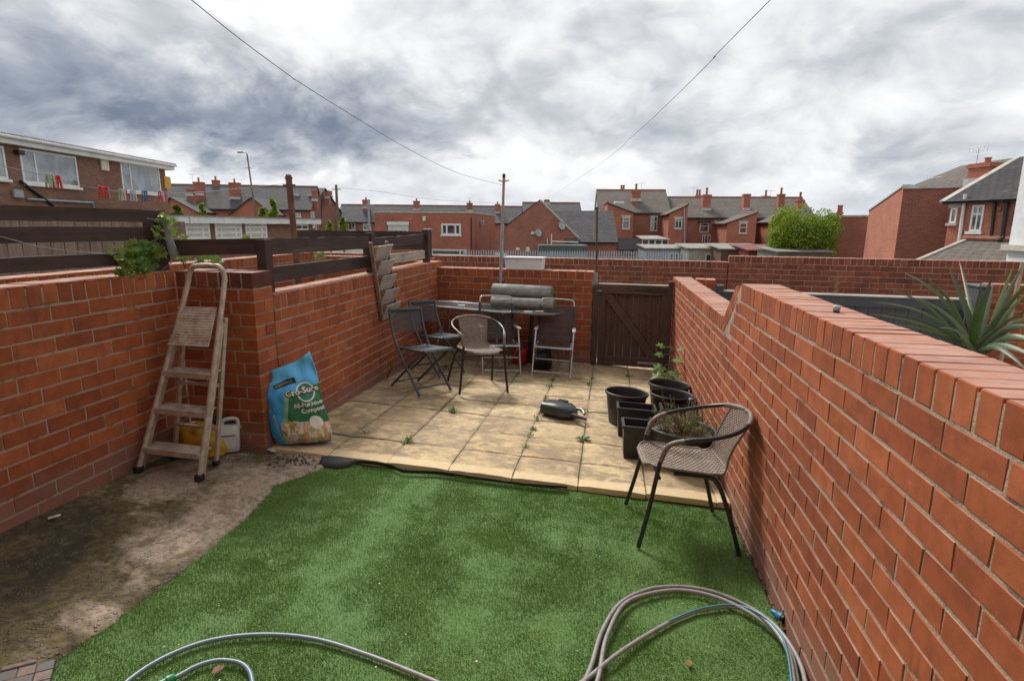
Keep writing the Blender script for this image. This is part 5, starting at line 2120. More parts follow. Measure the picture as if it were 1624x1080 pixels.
# sycamore seedling by the gate
sx_, sy_ = 1.655, 2.62
t = thing('sycamore_seedling', 'young sycamore seedling with large lobed leaves growing at the wall near the gate', 'seedling', (sx_, sy_, gz(sx_, sy_, .004)))
MB().tube(catmull([(0, 0, 0), (-.01, -.01, .18), (.0, -.01, .36), (.015, .0, .52)], 5), [.006] * 16, 6).build('stem', STEM, t, 50)
for i, (h, a, L, kk) in enumerate(((.52, 200, .10, .1), (.50, 330, .10, .1), (.50, 260, .11, .25), (.42, 300, .13, -.1), (.43, 190, .10, .0), (.33, 215, .16, -.2), (.30, 290, .16, -.35), (.20, 330, .17, -.5), (.18, 250, .18, -.45), (.24, 195, .16, -.4), (.10, 205, .12, -.3), (.36, 20, .12, 0), (.12, 280, .16, -.4))):
    mb = MB()
    d = Vector((math.cos(R(a)), math.sin(R(a)), kk))
    b0 = Vector((0, -.005, h))
    b1 = b0 + d.normalized() * (.05 + .05 * random.random())
    leaf(mb, b1, d, (0, -.5, 1), L, L * .95, 'lobed')
    MB().tube([b0, b1], .0022, 5).build('leaf_stalk', STEM, t)
    mb.build('leaf', LEAF, t)

# straggly half-dead plant in the wide pot
t = thing('dried_shrub', 'straggly heather-like plant, half dried out, growing in the wide round pot', 'plant', M=pp.matrix_basis @ Matrix.Translation((0, 0, .232)))
mb, ml, tw = MB(), MB(), MB()
for i in range(170):
    a = random.random() * 6.283
    rr = random.uniform(.0, .15)
    L = random.uniform(.09, .19)
    green = math.cos(a - pp.matrix_basis.to_euler().z * -1) > .2 or random.random() < .25
    p0_ = Vector((rr * math.cos(a), rr * math.sin(a), 0))
    d = Vector((math.cos(a) * .5 + random.uniform(-.5, .5), math.sin(a) * .5 + random.uniform(-.5, .5), random.uniform(.25, 1.1))).normalized()
    if i < 34:
        L *= 1.55
        green = True
        d.z = abs(d.z) + .5
        d.normalize()
    q = p0_ + d * L
    tw.tube([p0_, (p0_ + q) / 2 + Vector((0, 0, .008)), q], .0014, 4)
    for k in range(16):
        f_ = random.uniform(.25, 1)
        leaf(ml if green else mb, p0_.lerp(q, f_), (random.uniform(-1, 1), random.uniform(-1, 1), random.uniform(-.2, 1.1)), (0, 0, 1), random.uniform(.012, .026), .004, 'blade')
tw.build('twigs', TWIG, t)
mb.build('dry_foliage', leaf_mat('dry_leaf', [(.26, .17, .10), (.20, .13, .08), (.32, .22, .15)], .2), t)
ml.build('green_foliage', leaf_mat('heather_leaf', [(.13, .18, .05), (.17, .20, .06), (.10, .15, .045)], .3), t)

# ------------------------------------------------------------------ hoses
HO = -.046 + .020


def hose(name, label, pts, r, mats, extra=0, lift=None):
    t = thing(name, label, 'hose', (0, 0, 0))
    P = []
    for i, q in enumerate(pts):
        p = onT(q[0], q[1], HO + (q[2] if len(q) > 2 else 0))
        P.append(p)
    fine = catmull(P, 14)
    t.location = fine[0]
    MB().tube([p - fine[0] for p in fine], r, 10).build('tube', mats, t, 60)
    return t, fine


m, N, b, g = new_mat('hose_plastic')
P_ = g.outputs['Position']
n_ = N.noise(P_, 2.0, 3, .5)
c = N.mix(N.rng(N.sep(P_)[0], -.15, .45), (.14, .20, .24), (.27, .255, .25))
N.put(b.inputs['Base Color'], N.mix(N.rng(N.noise(P_, 40, 4, .6), .45, .7, 0, .4), c, (.10, .10, .09)))
b.inputs['Roughness'].default_value = .38
MT['hose'] = m
th_, _ = hose('garden_hose', 'grey-blue garden hose curving across the lawn with a green connector', [(120, 1160), (205, 1078), (270, 1038), (340, 1014), (420, 1006), (500, 1013), (580, 1037), (660, 1068), (760, 1110)], .0088, MT['hose'])
pts = [(230, 1096), (278, 1074), (312, 1056), (345, 1047), (378, 1050), (394, 1062), (400, 1080), (402, 1110)]
P = [onT(a, b, HO) for a, b in pts]
fine = catmull(P, 10)
o = MB().tube([p - th_.location for p in fine], .0085, 10).build('tube', MT['hose'], th_, 60)
MT['conn_green'] = simple('green_plastic', (.012, .25, .09), (.008, .17, .06), 20, .4, 0, .1)
ca, cb_ = P[0].lerp(P[1], .55) - th_.location, P[1] - th_.location + Vector((0, 0, .002))
dd = (cb_ - ca)
MB().tube([ca - dd * .3, ca, ca + dd * .35, ca + dd * .36, ca + dd * .75, cb_], [.014, .014, .014, .017, .017, .012], 14).build('connector', MT['conn_green'], th_, 40)
MB().tube([ca + dd * .30, ca + dd * .36], .0178, 14).build('connector_ring', MT['black'], th_, 40)
th2, _ = hose('garden_hose', 'grey garden hose lying in loops on the lawn beside the right wall', [(900, 1130), (935, 1062), (955, 1000), (985, 955), (1030, 934), (1080, 930), (1130, 938), (1180, 958), (1222, 985, .004), (1252, 1020, .004), (1272, 1060, .002), (1282, 1110)], .0088, MT['hose'])
base2 = th2.location.copy()


def add_hose(parent, pts, r, mat):
    fine = catmull([onT(q[0], q[1], HO + (q[2] if len(q) > 2 else 0)) for q in pts], 14)
    MB().tube([p - base2 for p in fine], r, 10).build('tube', mat, parent, 60)


add_hose(th2, [(930, 1140), (950, 1070, .004), (962, 1010, .006), (990, 958, .010), (1035, 940, .004), (1085, 936, .004), (1140, 948, .008), (1195, 975, .012), (1232, 1005, .012), (1256, 1040, .010), (1268, 1110, .006)], .0088, MT['hose'])
add_hose(th2, [(870, 1110), (925, 1080), (975, 1040, .010), (1020, 1010), (1075, 980), (1120, 965), (1165, 962, .002), (1200, 972, .024), (1230, 1000, .030), (1252, 1040, .026), (1262, 1110, .020)], .0088, MT['hose'])
MT['hose_blue'] = simple('blue_hose', (.06, .25, .33), (.05, .19, .25), 12, .4, 0, .1)
add_hose(th2, [(1060, 985, .006), (1110, 965, .007), (1165, 959, .012), (1205, 973, .036), (1236, 1002, .040), (1250, 1040, .036), (1258, 1110, .03)], .0045, MT['hose_blue'])
p = onT(1233, 974, HO + .006)
t = thing('hose_connector', 'small blue hose connector lying at the foot of the right wall', 'connector', M=Matrix.Translation(p) @ Matrix.Rotation(R(-52), 4, 'Z') @ Matrix.Rotation(R(90), 4, 'Y'))
MB().lathe([(0, -.03), (.008, -.03), (.011, -.026), (.011, -.005), (.016, .0), (.018, .022), (.0, .022)], 16).build('body', simple('blue_plastic', (.02, .20, .38), (.014, .14, .28), 14, .4), t, 40)
MB().lathe([(.0, .021), (.0165, .021), (.0165, .034), (.011, .034), (.011, .024), (0, .024)], 16).build('ring', MT['black'], t, 40)

# ------------------------------------------------------------------ litter and leaves
MT['deadleaf'] = simple('dead_leaf', (.17, .055, .025), (.10, .035, .02), 40, .7, 0, .3)
MT['deadleaf_y'] = simple('yellowing_leaf', (.30, .17, .03), (.20, .09, .02), 40, .7, 0, .3)
for (a, b, L, mt, lb) in ((347, 1063, .045, 'deadleaf', 'dead reddish-brown leaf lying beside the green hose connector'), (1095, 1051, .035, 'deadleaf_y', 'yellowing leaf lying on the lawn inside the loops of hose')):
    p = onT(a, b, -.030)
    mb = MB()
    leaf(mb, (-L / 2, 0, 0), (1, .3, .1), (0, 0, 1), L, L * .8, 'oval')
    o = mb.build('dead_leaf', MT[mt], None, None, Matrix.Translation(p) @ Matrix.Rotation(random.random() * 6, 4, 'Z'))
    tag(o, lb, 'leaf', 'dead leaves on the lawn')
mb = MB()
for i in range(36):
    x_, y_ = random.uniform(-.75, 1.7), random.uniform(-1.9, -.15)
    if in_turf(x_, y_):
        s_ = random.uniform(.0015, .0045)
        vv_, f_ = chamfer_box(2, 2, 1, .4)
        mb.add(vv_, f_, Matrix.Translation((x_, y_, gz(x_, y_, -.031))) @ Matrix.Rotation(random.random() * 3, 4, 'Z') @ Matrix.Diagonal((s_, s_ * random.uniform(.3, 1), s_, 1)))
tag(mb.build('lawn_litter', simple('pale_specks', (.62, .60, .54), (.40, .34, .25), 200, .8, 0, 0)), 'tiny pale specks of litter scattered over the lawn', 'litter', kind='stuff')
p = onT(88, 822, -.016)
t = thing('broken_peg', 'broken white clothes peg lying on the mossy concrete', 'clothes peg', M=Matrix.Translation(p) @ Matrix.Rotation(.5, 4, 'Z'))
MB().bar((-.03, 0, .006), (.02, .012, .012), .010, .008).build('prong', MT['pvc'], t)
MB().bar((-.028, -.004, .006), (.018, -.012, .018), .010, .008).build('prong', MT['pvc'], t)
p = onT(432, 716, -.014)
t = thing('litter', 'scrap of white plastic litter by the corner of the patio', 'litter', M=Matrix.Translation(p) @ Matrix.Rotation(-.3, 4, 'Z'))
MB().bar((-.04, 0, .008), (.01, .006, .012), .014, .010).build('scrap', MT['pvc'], t)
MB().bar((.0, -.012, .007), (.035, .0, .010), .016, .008).build('scrap', MT['hdpe'], t)
# ------------------------------------------------------------------ fence boards above the left walls
def board(parent, p, q, h, th, mat, name='board'):
    """board whose face runs p->q (centre line), h tall, th thick"""
    p, q = Vector(p), Vector(q)
    d = q - p
    L = d.length
    rz = math.atan2(d.y, d.x)
    ry = -math.atan2(d.z, math.hypot(d.x, d.y))
    M = Matrix.Translation(p) @ Matrix.Rotation(rz, 4, 'Z') @ Matrix.Rotation(ry, 4, 'Y')
    mb = MB()
    n = max(2, int(L / .12))
    for i in range(n + 1):                              # slightly uneven sawn edges
        x_ = L * i / n
        a = h / 2 + .004 * noise.noise(Vector((x_ * 6, p.x * 7, p.z * 9)))
        b = -h / 2 + .004 * noise.noise(Vector((x_ * 6, p.x * 7 + 5, p.z * 9)))
        mb.v += [(x_, -th / 2, b), (x_, th / 2, b), (x_, th / 2, a), (x_, -th / 2, a)]
    for i in range(n):
        for k in range(4):
            l_ = (k + 1) % 4
            mb.f.append((i * 4 + k, i * 4 + l_, i * 4 + 4 + l_, i * 4 + 4 + k)[::-1])
    mb.f += [(0, 1, 2, 3), (n * 4 + 3, n * 4 + 2, n * 4 + 1, n * 4)]
    return mb.build(name, mat, parent, None, M)


FX = XL - .105
t = thing('board_fence', 'dark stained fence of three wide boards on top of the near left wall', 'fence', (FX, 0, 1.257))
inv = Matrix.Translation((-FX, 0, -1.257))
for (y0, y1), (z0, z1) in (((324, 350), (334, 352)), ((357.6, 383.5), (360, 381)), ((403, 429), (400, 417))):
    xr = 233 if y0 < 390 else 215
    a0, a1 = onX(0, y0, FX + .03), onX(0, y1, FX + .03)
    b0, b1 = onX(xr, z0, FX + .03), onX(xr, z1, FX + .03)
    A, B = (a0 + a1) / 2, (b0 + b1) / 2
    hh = ((a0 - a1).length + (b0 - b1).length) / 2
    dirv = (B - A) / (B.y - A.y)
    A = B + dirv * (-3.3 - B.y)
    A.z = B.z + (A.z - B.z) * .3
    B = B + dirv * (.05 - B.y)
    board(t, inv @ A, inv @ B, hh, .022, MT['wood_dark'])
for yy in (.02, -2.2):
    MB().rbox(-.075, .018, yy - .045, yy + .045, 0, .395, .004).build('post', MT['wood_dark'], t)

t = thing('board_fence', 'dark stained board fence stepping along behind the far left wall, two boards high', 'fence', (XP - .11, .1, 1.088))
inv = Matrix.Translation((-(XP - .11), -.1, -1.088))
FX2 = XP - .11
zt_, zb_ = 1.452, 1.245
# from the near post, over the return wall, on to the middle post and the end
pA = Vector((FX - .01, .07, 1.455))
pB = onX(407, 392, FX2)
pB = Vector((FX2, .34, 1.415))
board(t, inv @ (pA + Vector((0, 0, -.05))), inv @ pB, .108, .022, MT['wood_dark'])
board(t, inv @ Vector((FX2, .36, 1.410)), inv @ Vector((FX2, 2.16, 1.392)), .118, .022, MT['wood_dark'])
board(t, inv @ Vector((FX2, .36, 1.212)), inv @ Vector((FX2, 2.16, 1.206)), .112, .022, MT['wood_dark'])
board(t, inv @ Vector((FX2, 2.20, 1.375)), inv @ Vector((FX2 - .02, 4.0, 1.40)), .115, .022, MT['wood_dark'])
board(t, inv @ Vector((FX2, 2.20, 1.20)), inv @ Vector((FX2 - .02, 4.0, 1.19)), .105, .022, MT['wood_grey'])
for yy, hh in ((.34, .375), (2.17, .40), (3.97, .42)):
    MB().rbox(-.045, .026 if yy < 3 else .035, yy - .145, yy - .055, 0, hh, .004).build('post', MT['wood_dark'], t)

# neighbour's back fence beyond
q0, q1 = bloc(470, 372, .55), bloc(672, 374, .55)
t = thing('board_fence', 'far dark board fence across the neighbouring yard beyond the rusty post', 'fence', M=Mb @ Matrix.Translation((0, .55, 0)))
ln = MT['wood_dark']
for (a, b, c, d_, hh) in ((468, 371, 672, 374, .115), (430, 386, 672, 391, .10)):
    u_, v_ = bloc(a, b, .55), bloc(c, d_, .55)
    board(t, (u_.x, 0, u_.z), (v_.x, 0, v_.z), hh, .022, ln)
for a in (470, 578, 676):
    u_ = bloc(a, 367, .55)
    MB().rbox(u_.x - .045, u_.x + .045, -.02 + .03, .09, .2, u_.z + .01, .004).build('post', ln, t)
u_ = bloc(677, 362, .55)
MB().rbox(u_.x - .06, u_.x + .045, .0, .10, u_.z - .03, u_.z - .008, .006).build('cap', MT['galv'], t)

# low brick walls in the neighbouring yard
w = BrickWall('neighbour_wall', 'orange-red brick wall seen between the fence boards in the neighbouring yard', (-3.35, -1.2), (-3.35, 4.6), .215)
w.courses(0, w.L, 1.16 - .1125, .70)
w.coping(0, w.L, 1.16)
w.core.box(.004, w.L - .004, REC, .208, -.4, 1.148)
w.finish()
w = BrickWall('neighbour_wall', 'cross wall of orange-red brick beyond the neighbouring yard, under the far board fence', (-3.3, 4.75), (-1.55, 4.58), .215)
w.courses(0, w.L, 1.10 - .1125, .6)
w.coping(0, w.L, 1.10)
w.core.box(.004, w.L - .004, REC, .208, -.4, 1.088)
w.finish()
w = BrickWall('brick_pier', 'low red brick stub wall joining the corner of the back wall to the neighbouring yard', (-1.62, 4.14), (-1.30, 4.12), .215)
w.courses(0, w.L, 1.085 - .1125, .5)
w.coping(0, w.L, 1.085)
w.core.box(.004, w.L - .004, REC, .208, -.4, 1.074)
w.finish()

# weathered close-boarded fence further left
t = thing('panel_fence', 'weathered grey upright-board fence seen through the gaps of the dark boards', 'fence', (-5.4, 1.2, 0), R(70))
for i in range(38):
    MB().rbox(-2.4 + i * .128, -2.4 + i * .128 + .121, -.008, .008 + (i % 2) * .008, -.35, 1.60 + random.uniform(-.012, .008), .002).build('board', MT['wood_grey_v'], t)
MB().rbox(-2.42, 2.46, .02, .055, 1.30, 1.38, .003).build('rail', MT['wood_grey'], t)
MB().rbox(-2.42, 2.46, .02, .055, .1, .18, .003).build('rail', MT['wood_grey'], t)
# rusty post in the neighbouring yard
a, b = atD(458, 285, 6.2), atD(469, 400, 6.2)
t = thing('rusty_post', 'rusty brown steel washing-line post in the neighbouring yard', 'post', (b.x, b.y, land(b.x, b.y)))
o_ = Vector((b.x, b.y, land(b.x, b.y)))
foot = b + (b - a).normalized() * ((b.z - o_.z))
MB().tube([Vector((foot.x - b.x, foot.y - b.y, 0)), b - o_, a - o_], .034, 12).build('tube', MT['rust'], t, 40)
MB().tube([a - o_ + Vector((-.07, 0, -.06)), a - o_ + Vector((.07, 0, -.06))], .010, 8).build('hook', MT['rust'], t, 40)
MB().lathe([(0, 0), (.037, 0), (.039, .02), (.026, .05), (0, .055)], 12, Matrix.Translation(a - o_)).build('cap', MT['rust'], t, 40)

# ---- washing line with pegs
lp = [(-60, 246, 3.0), (5, 263, 3.3), (75, 280, 3.7), (130, 294, 4.05), (192, 304, 4.4), (264, 307, 4.9), (340, 303, 5.4), (457, 291, 6.2)]
LP = catmull([atD(*q) for q in lp], 8)
t = thing('washing_line', 'thin pale washing line strung across the neighbouring yard with bright pegs', 'washing line', LP[0])
MB().tube([p - LP[0] for p in LP], .0022, 5).build('cord', simple('pale_cord', (.45, .43, .42), None, 20, .7, 0, 0), t)
PC = {'red': (.62, .030, .022), 'orange-red': (.70, .085, .03), 'pink': (.62, .10, .22), 'pale green': (.38, .55, .36), 'teal': (.03, .36, .38), 'white': (.68, .69, .70), 'pale blue': (.38, .52, .68), 'blue': (.015, .13, .33)}
pm_ = {k_: simple('peg_' + k_.replace(' ', '_'), v_, tuple(x_ * .8 for x_ in v_), 20, .4, 0, 0) for k_, v_ in PC.items()}
for px, cols_ in ((75, ['pale green', 'pale green']), (81, ['red']), (86, ['pink', 'red']), (158, ['red']), (163, ['orange-red', 'red']), (170, ['teal']), (191, ['pale green']), (195, ['white']), (199, ['pink']), (209, ['pale blue']), (213, ['white']), (227, ['blue']), (231, ['blue']), (253, ['red']), (257, ['white']), (261, ['pink'])):
    p = min(LP, key=lambda q: abs(proj(q)[0] - px))
    i = LP.index(p)
    # refine along the line
    j = i + 1 if proj(p)[0] < px else i - 1
    x0_, x1_ = proj(p)[0], proj(LP[j])[0]
    p = p.lerp(LP[j], (px - x0_) / (x1_ - x0_))
    for k_, cn in enumerate(cols_):
        nt_ = 'beside the two pale green pegs' if px < 100 else 'in the trio with a teal one' if px < 180 else 'in the pale green, white and pink trio' if px < 205 else 'in the pale blue and white pair' if px < 220 else 'in the all-blue pair' if px < 240 else 'in the red, white and pink trio'
        if px == 75:
            nt_ = 'beside the red and pink pegs'
        o = thing('clothes_peg', cn + ' clothes peg on the washing line, ' + nt_, 'clothes peg', M=Matrix.Translation(p + Vector((.012 * k_, .02 * k_, 0))) @ Matrix.Rotation(random.uniform(.3, 1.2), 4, 'Z') @ Matrix.Rotation(random.uniform(-.12, .12), 4, 'X'), group='pegs on the washing line')
        for s in (-1, 1):
            MB().bar((s * .0055, 0, .018), (s * .0115, 0, -.068), .014, .0095, (1, 0, 0)).build('prong', pm_[cn], o)
        MB().tube([(-.007, -.006, -.018), (.007, -.006, -.018)], .004, 6).build('spring', MT['galv'], o)

# ---- overhead cables
def cable(label, pts, r, house=True):
    P = catmull([atD(*q) for q in pts], 10)
    if house:                                        # carried on to the eaves of the house behind
        d = (P[0] - P[8]).normalized()
        P.insert(0, P[0] + d * ((-4.33 - P[0].y) / d.y))
        print('cable end', P[0])
    t = thing('overhead_cable', label, 'cable', P[0])
    MB().tube([p - P[0] for p in P], r, 6).build('wire', simple('cable_sheath', (.16, .16, .16), (.24, .24, .24), 30, .6, 0, 0), t)


def dep(pts, dn, df):
    """depths along a straight run, nearest first"""
    acc = [0]
    for p, q in zip(pts[:-1], pts[1:]):
        acc.append(acc[-1] + math.hypot(q[0] - p[0], q[1] - p[1]))
    return [(p[0], p[1], 1 / ((1 / dn) + (1 / df - 1 / dn) * a / acc[-1])) for p, a in zip(pts, acc)]


cable('dark cable sagging from overhead to the top of the grey washing-line post', dep([(244, -45), (303, 0), (380, 62), (464, 124), (470, 128), (540, 172), (650, 238), (730, 276), (798, 294)], 2.0, 7.55), .0019)
cable('dark overhead cable running away to the ridge of the gabled brick building', dep([(1262, -42), (1222, 0), (1135, 88), (1128, 97), (1060, 164), (1000, 219), (940, 268), (876, 311)], 2.6, 44), .0024)
cable('thin telephone wire crossing the sky beyond the left rooftops', dep([(533, 298), (600, 304), (690, 317), (780, 322), (830, 324)], 45, 60), .010, False)

# ------------------------------------------------------------------ creeper on the fence, grey strip caught in it
base = Vector((FX + .06, -.12, 1.26))
t = thing('creeper', 'leafy green creeper growing over the fence post and the top of the near wall', 'creeper', base)
mb, my, st = MB(), MB(), MB()


def sprig(px, py, r, n, m_, L=(.032, .055), x=None):
    for i in range(n):
        a, rr = random.random() * 6.283, r * math.sqrt(random.random())
        p = onX(px + rr * math.cos(a) * 1.2, py + rr * math.sin(a), (x or FX + .06) + random.uniform(-.03, .05))
        leaf(m_, p - base, (random.uniform(-.2, 1), random.uniform(-1, 1), random.uniform(-1, .3)), (.8, -.5, .5), random.uniform(*L), random.uniform(*L) * .95, 'lobed')


sprig(215, 402, 20, 60, mb)
sprig(232, 398, 16, 46, mb)
sprig(200, 412, 14, 26, my)
sprig(213, 392, 14, 18, my)
sprig(222, 425, 13, 34, mb)
sprig(196, 428, 9, 16, mb)
sprig(238, 418, 10, 16, mb)
for a, b in ((254, 345), (262, 352), (268, 349), (258, 362), (270, 364), (248, 362), (247, 371), (266, 372), (250, 405), (246, 391), (256, 397)):
    sprig(a, b, 6, 12, my, (.026, .044))
sprig(288, 395, 9, 18, mb, x=FX - .1)
sprig(292, 408, 8, 16, my, x=FX - .1)
sprig(320, 413, 10, 22, mb, x=FX - .25)
sprig(342, 411, 8, 16, mb, x=FX - .25)
sprig(288, 374, 5, 8, my, x=FX - .05)
sprig(388, 376, 4, 8, my, x=FX - .3)
sprig(182, 396, 7, 6, my)
sprig(505, 404, 9, 20, mb, x=FX - .6)
for pts_ in (((225, 430), (232, 405), (248, 385), (258, 350)), ((215, 430), (210, 410), (200, 398)), ((240, 430), (252, 400), (270, 370)), ((255, 430), (285, 410), (320, 414))):
    st.tube(catmull([onX(a, b, FX + .05) - base for a, b in pts_], 5), .003, 5)
mb.build('leaves', LEAF, t)
my.build('young_leaves', LEAF_Y, t)
st.build('stem', TWIG, t)
t = thing('grey_strip', 'limp grey plastic strip with black wire caught on the fence post', 'strip', onX(255, 350, FX + .09))
o0 = t.location.copy()
rows_ = [((254, 349), (257, 353)), ((259, 362), (266, 358)), ((262, 380), (272, 376)), ((266, 398), (279, 393)), ((270, 408), (284, 405))]
mb = MB()
L0 = catmull([onX(a[0], a[1], FX + .10) - o0 for a, b in rows_], 5)
L1 = catmull([onX(b[0], b[1], FX + .08) - o0 for a, b in rows_], 5)
for p, q in zip(L0, L1):
    mb.v += [tuple(p), tuple((p + q) / 2 + Vector((.012, 0, 0))), tuple(q)]
for i in range(len(L0) - 1):
    for k in range(2):
        mb.f.append((i * 3 + k, i * 3 + k + 1, i * 3 + k + 4, i * 3 + k + 3))
o = mb.build('strip', simple('grey_plastic_strip', (.16, .17, .165), (.10, .11, .11), 20, .5), t, 60)
md = o.modifiers.new('thickness', 'SOLIDIFY')
md.thickness = .004
for pts_ in (((232, 347), (245, 349), (254, 354), (258, 365)), ((258, 352), (252, 375), (262, 402), (278, 414), (288, 413), (294, 426)), ((236, 386), (248, 378), (256, 372))):
    MB().tube(catmull([onX(a, b, FX + .11) - o0 for a, b in pts_], 6), .0035, 6).build('wire', MT['black'], t, 50)
# loose cord along the lowest board
P = catmull([onX(a, b, FX + .05) for a, b in ((-20, 370), (30, 383), (50, 389), (110, 398), (150, 401), (190, 404), (232, 403))], 6)
t = thing('loose_cord', 'loose pale cord trailing along the lowest dark fence board', 'cord', P[0])
MB().tube([p - P[0] for p in P], .0022, 5).build('cord', simple('loose_pale_cord', (.42, .40, .38), None, 20, .7, 0, 0), t)

# ------------------------------------------------------------------ the yard to the right
w = BrickWall('brick_pier', 'stub of red brick wall beyond the long wall beside the gate', (2.03, BP.y + math.tan(BA) * 1.2 + .02), (2.26, BP.y + math.tan(BA) * 1.4 + .02), .215)
w.courses(0, w.L, .955 - .1125, -.2)
w.coping(0, w.L, .955, None, .115)
w.core.box(.004, w.L - .004, REC, .208, -.3, .944)
w.finish()
t = thing('painted_fence', 'slate grey painted boarded fence in the neighbouring yard behind the long wall', 'fence', M=Mb @ Matrix.Translation((1.50, -.02, 0)))
q0, q1 = bloc(1130, 463, -.02), bloc(1536, 469, -.02)
L_ = q1.x - 1.50
zz0 = (q0.z + q1.z) / 2
nbd = int(L_ / .13)
for i in range(nbd):
    MB().rbox(L_ * i / nbd + .002, L_ * (i + 1) / nbd - .002, .012, .030, -.2, zz0 - .03, .003).build('board', MT['painted'], t)
MB().rbox(0, L_, -.02, .012, zz0 - .135, zz0 - .024, .004).build('rail', MT['painted'], t)
MB().rbox(-.01, L_ + .01, -.035, .06, zz0 - .022, zz0 - .004, .003).build('capping', MT['concrete_trim'], t)
MB().rbox(-.03, .05, -.035, .07, -.2, zz0 + .055, .006).build('post', MT['painted'], t)
qa, qb = bloc(1540, 455, -.02), bloc(1563, 455, -.02)
w0 = qb.x - qa.x
t = thing('painted_pier', 'slate grey painted pier at the end of the painted fence', 'pier', M=Mb @ Matrix.Translation((qa.x, -.10, 0)))
MB().rbox(0, .12, -.1, .20, -.2, qa.z, .006).build('shaft', MT['painted'], t)
MB().rbox(-.012, .132, -.112, .212, qa.z + .002, qa.z + .030, .006).build('cap', MT['painted'], t)
pa = Mb @ Vector((qa.x + .18, -.02, 0))
pb = Mb @ Vector((qa.x + 3.2, -.02, 0))
w = BrickWall('neighbour_wall', 'orange-red brick back wall of the neighbouring yard behind the spiky plant', (pa.x, pa.y), (pb.x, pb.y), .215)
w.courses(0, w.L, qa.z + .03 - .1125, -.2)
w.coping(0, w.L, qa.z + .03)
w.core.box(.004, w.L - .004, REC, .208, -.3, qa.z + .018)
w.finish()
q = bloc(1612, 420, -.25)
t = thing('thin_pole', 'thin grey-brown pole standing behind the spiky plant', 'pole', M=Mb @ Matrix.Translation((q.x, -.25, -.2)))
MB().tube([(0, 0, 0), (.05, 0, 1.45)], .02, 8).build('tube', MT['oldtube'], t, 40)
q = bloc(1322, 466, -.02)
t = thing('dried_weed', 'dry brown weed standing on top of the painted fence', 'weed', M=Mb @ Matrix.Translation((q.x, -.02, zz0 - .004)))
mb = MB()
for i in range(7):
    leaf(mb, (random.uniform(-.02, .02), 0, .02 + .025 * i), (random.uniform(-1, 1), random.uniform(-.5, .5), .4), (0, -1, .3), .055, .04, 'lobed')
mb.build('leaves', simple('dry_tan_leaf', (.30, .19, .09), (.20, .11, .06), 30, .8), t)
MB().tube([(0, 0, 0), (.008, 0, .19)], .003, 5).build('stem', TWIG, t)

# spiky plant in the neighbouring yard
base = atD(1545, 560, 2.62)
gzn = -.05
t = thing('spiky_plant', 'large spiky cordyline with long strap leaves rising behind the long wall', 'plant', (base.x, base.y, gzn))
hz = base.z - gzn
MB().tube(catmull([(0, 0, 0), (.02, .01, hz * .5), (0, 0, hz)], 5), [.05] * 5 + [.045] * 6, 10).build('trunk', simple('cordyline_trunk', (.16, .12, .08), (.09, .07, .05), 20, .9, 0, .6, .01), t, 60)
SPK = leaf_mat('strap_leaf', [(.050, .085, .035), (.075, .115, .045), (.10, .13, .045), (.06, .10, .05)], .18, .38)
SPG = leaf_mat('grey_strap_leaf', [(.075, .115, .065), (.11, .15, .09), (.06, .095, .055)], .12, .42)


def strap(tip, droop, wd, mat, root=(0, 0, 0)):
    r0 = Vector((0, 0, hz)) + Vector(root)
    tip = Vector(tip) - Vector((base.x, base.y, gzn))
    mid = (r0 + tip) / 2 + Vector((0, 0, droop))
    pts = catmull([r0, r0.lerp(mid, .55) + Vector((0, 0, droop * .25)), mid, mid.lerp(tip, .55) + Vector((0, 0, droop * .15)), tip], 5)
    mb = MB()
    n = len(pts)
    view = (CAM - base).normalized()
    tw = random.uniform(-.5, .5)
    for i, p in enumerate(pts):
        f_ = i / (n - 1)
        tn = (pts[min(i + 1, n - 1)] - pts[max(i - 1, 0)]).normalized()
        s = tn.cross(view + Vector((tw, tw * .5, .35))).normalized()
        w_ = wd * min(1, .5 + f_ * 3.0) * (1 - f_ ** 2.4) * .5 + .0006
        nn = s.cross(tn)
        mb.v += [tuple(p - s * w_), tuple(p + nn * w_ * .28), tuple(p + s * w_)]
    for i in range(n - 1):
        for k in range(2):
            mb.f.append((i * 3 + k, i * 3 + k + 1, i * 3 + k + 4, i * 3 + k + 3))
    mb.build('leaf', mat, t, 60)


for (a, b, dd, dr, wd, mt) in ((1505, 425, 2.75, .02, .045, SPG), (1522, 416, 2.95, .02, .026, SPK), (1577, 432, 2.6, .01, .035, SPG), (1557, 446, 2.6, 0, .022, SPK), (1620, 424, 2.6, .02, .045, SPG), (1608, 421, 2.85, .03, .03, SPK),
                               (1640, 440, 2.45, .03, .038, SPK), (1462, 437, 2.7, .06, .026, SPK), (1434, 433, 2.95, .07, .026, SPK), (1410, 459, 2.75, .06, .028, SPK), (1452, 472, 2.65, .05, .036, SPG), (1385, 480, 2.95, .07, .022, SPG), (1404, 496, 2.75, .05, .026, SPG),
                               (1640, 485, 2.5, .02, .024, SPK), (1645, 520, 2.4, .05, .05, SPG), (1650, 545, 2.35, .05, .05, SPG), (1648, 570, 2.3, .04, .045, SPG), (1380, 498, 2.95, .04, .024, SPK), (1415, 514, 2.8, .03, .022, SPK), (1560, 470, 2.45, -.02, .045, LEAF_D), (1640, 455, 2.7, .04, .03, SPK), (1490, 520, 2.4, .05, .03, SPK), (1630, 590, 2.3, .06, .035, SPG), (1575, 450, 2.9, .02, .03, SPK), (1665, 500, 2.6, .06, .04, SPK)):
    strap(atD(a, b, dd), dr, wd * .64, mt, (random.uniform(-.03, .03), random.uniform(-.03, .03), random.uniform(-.03, .02)))

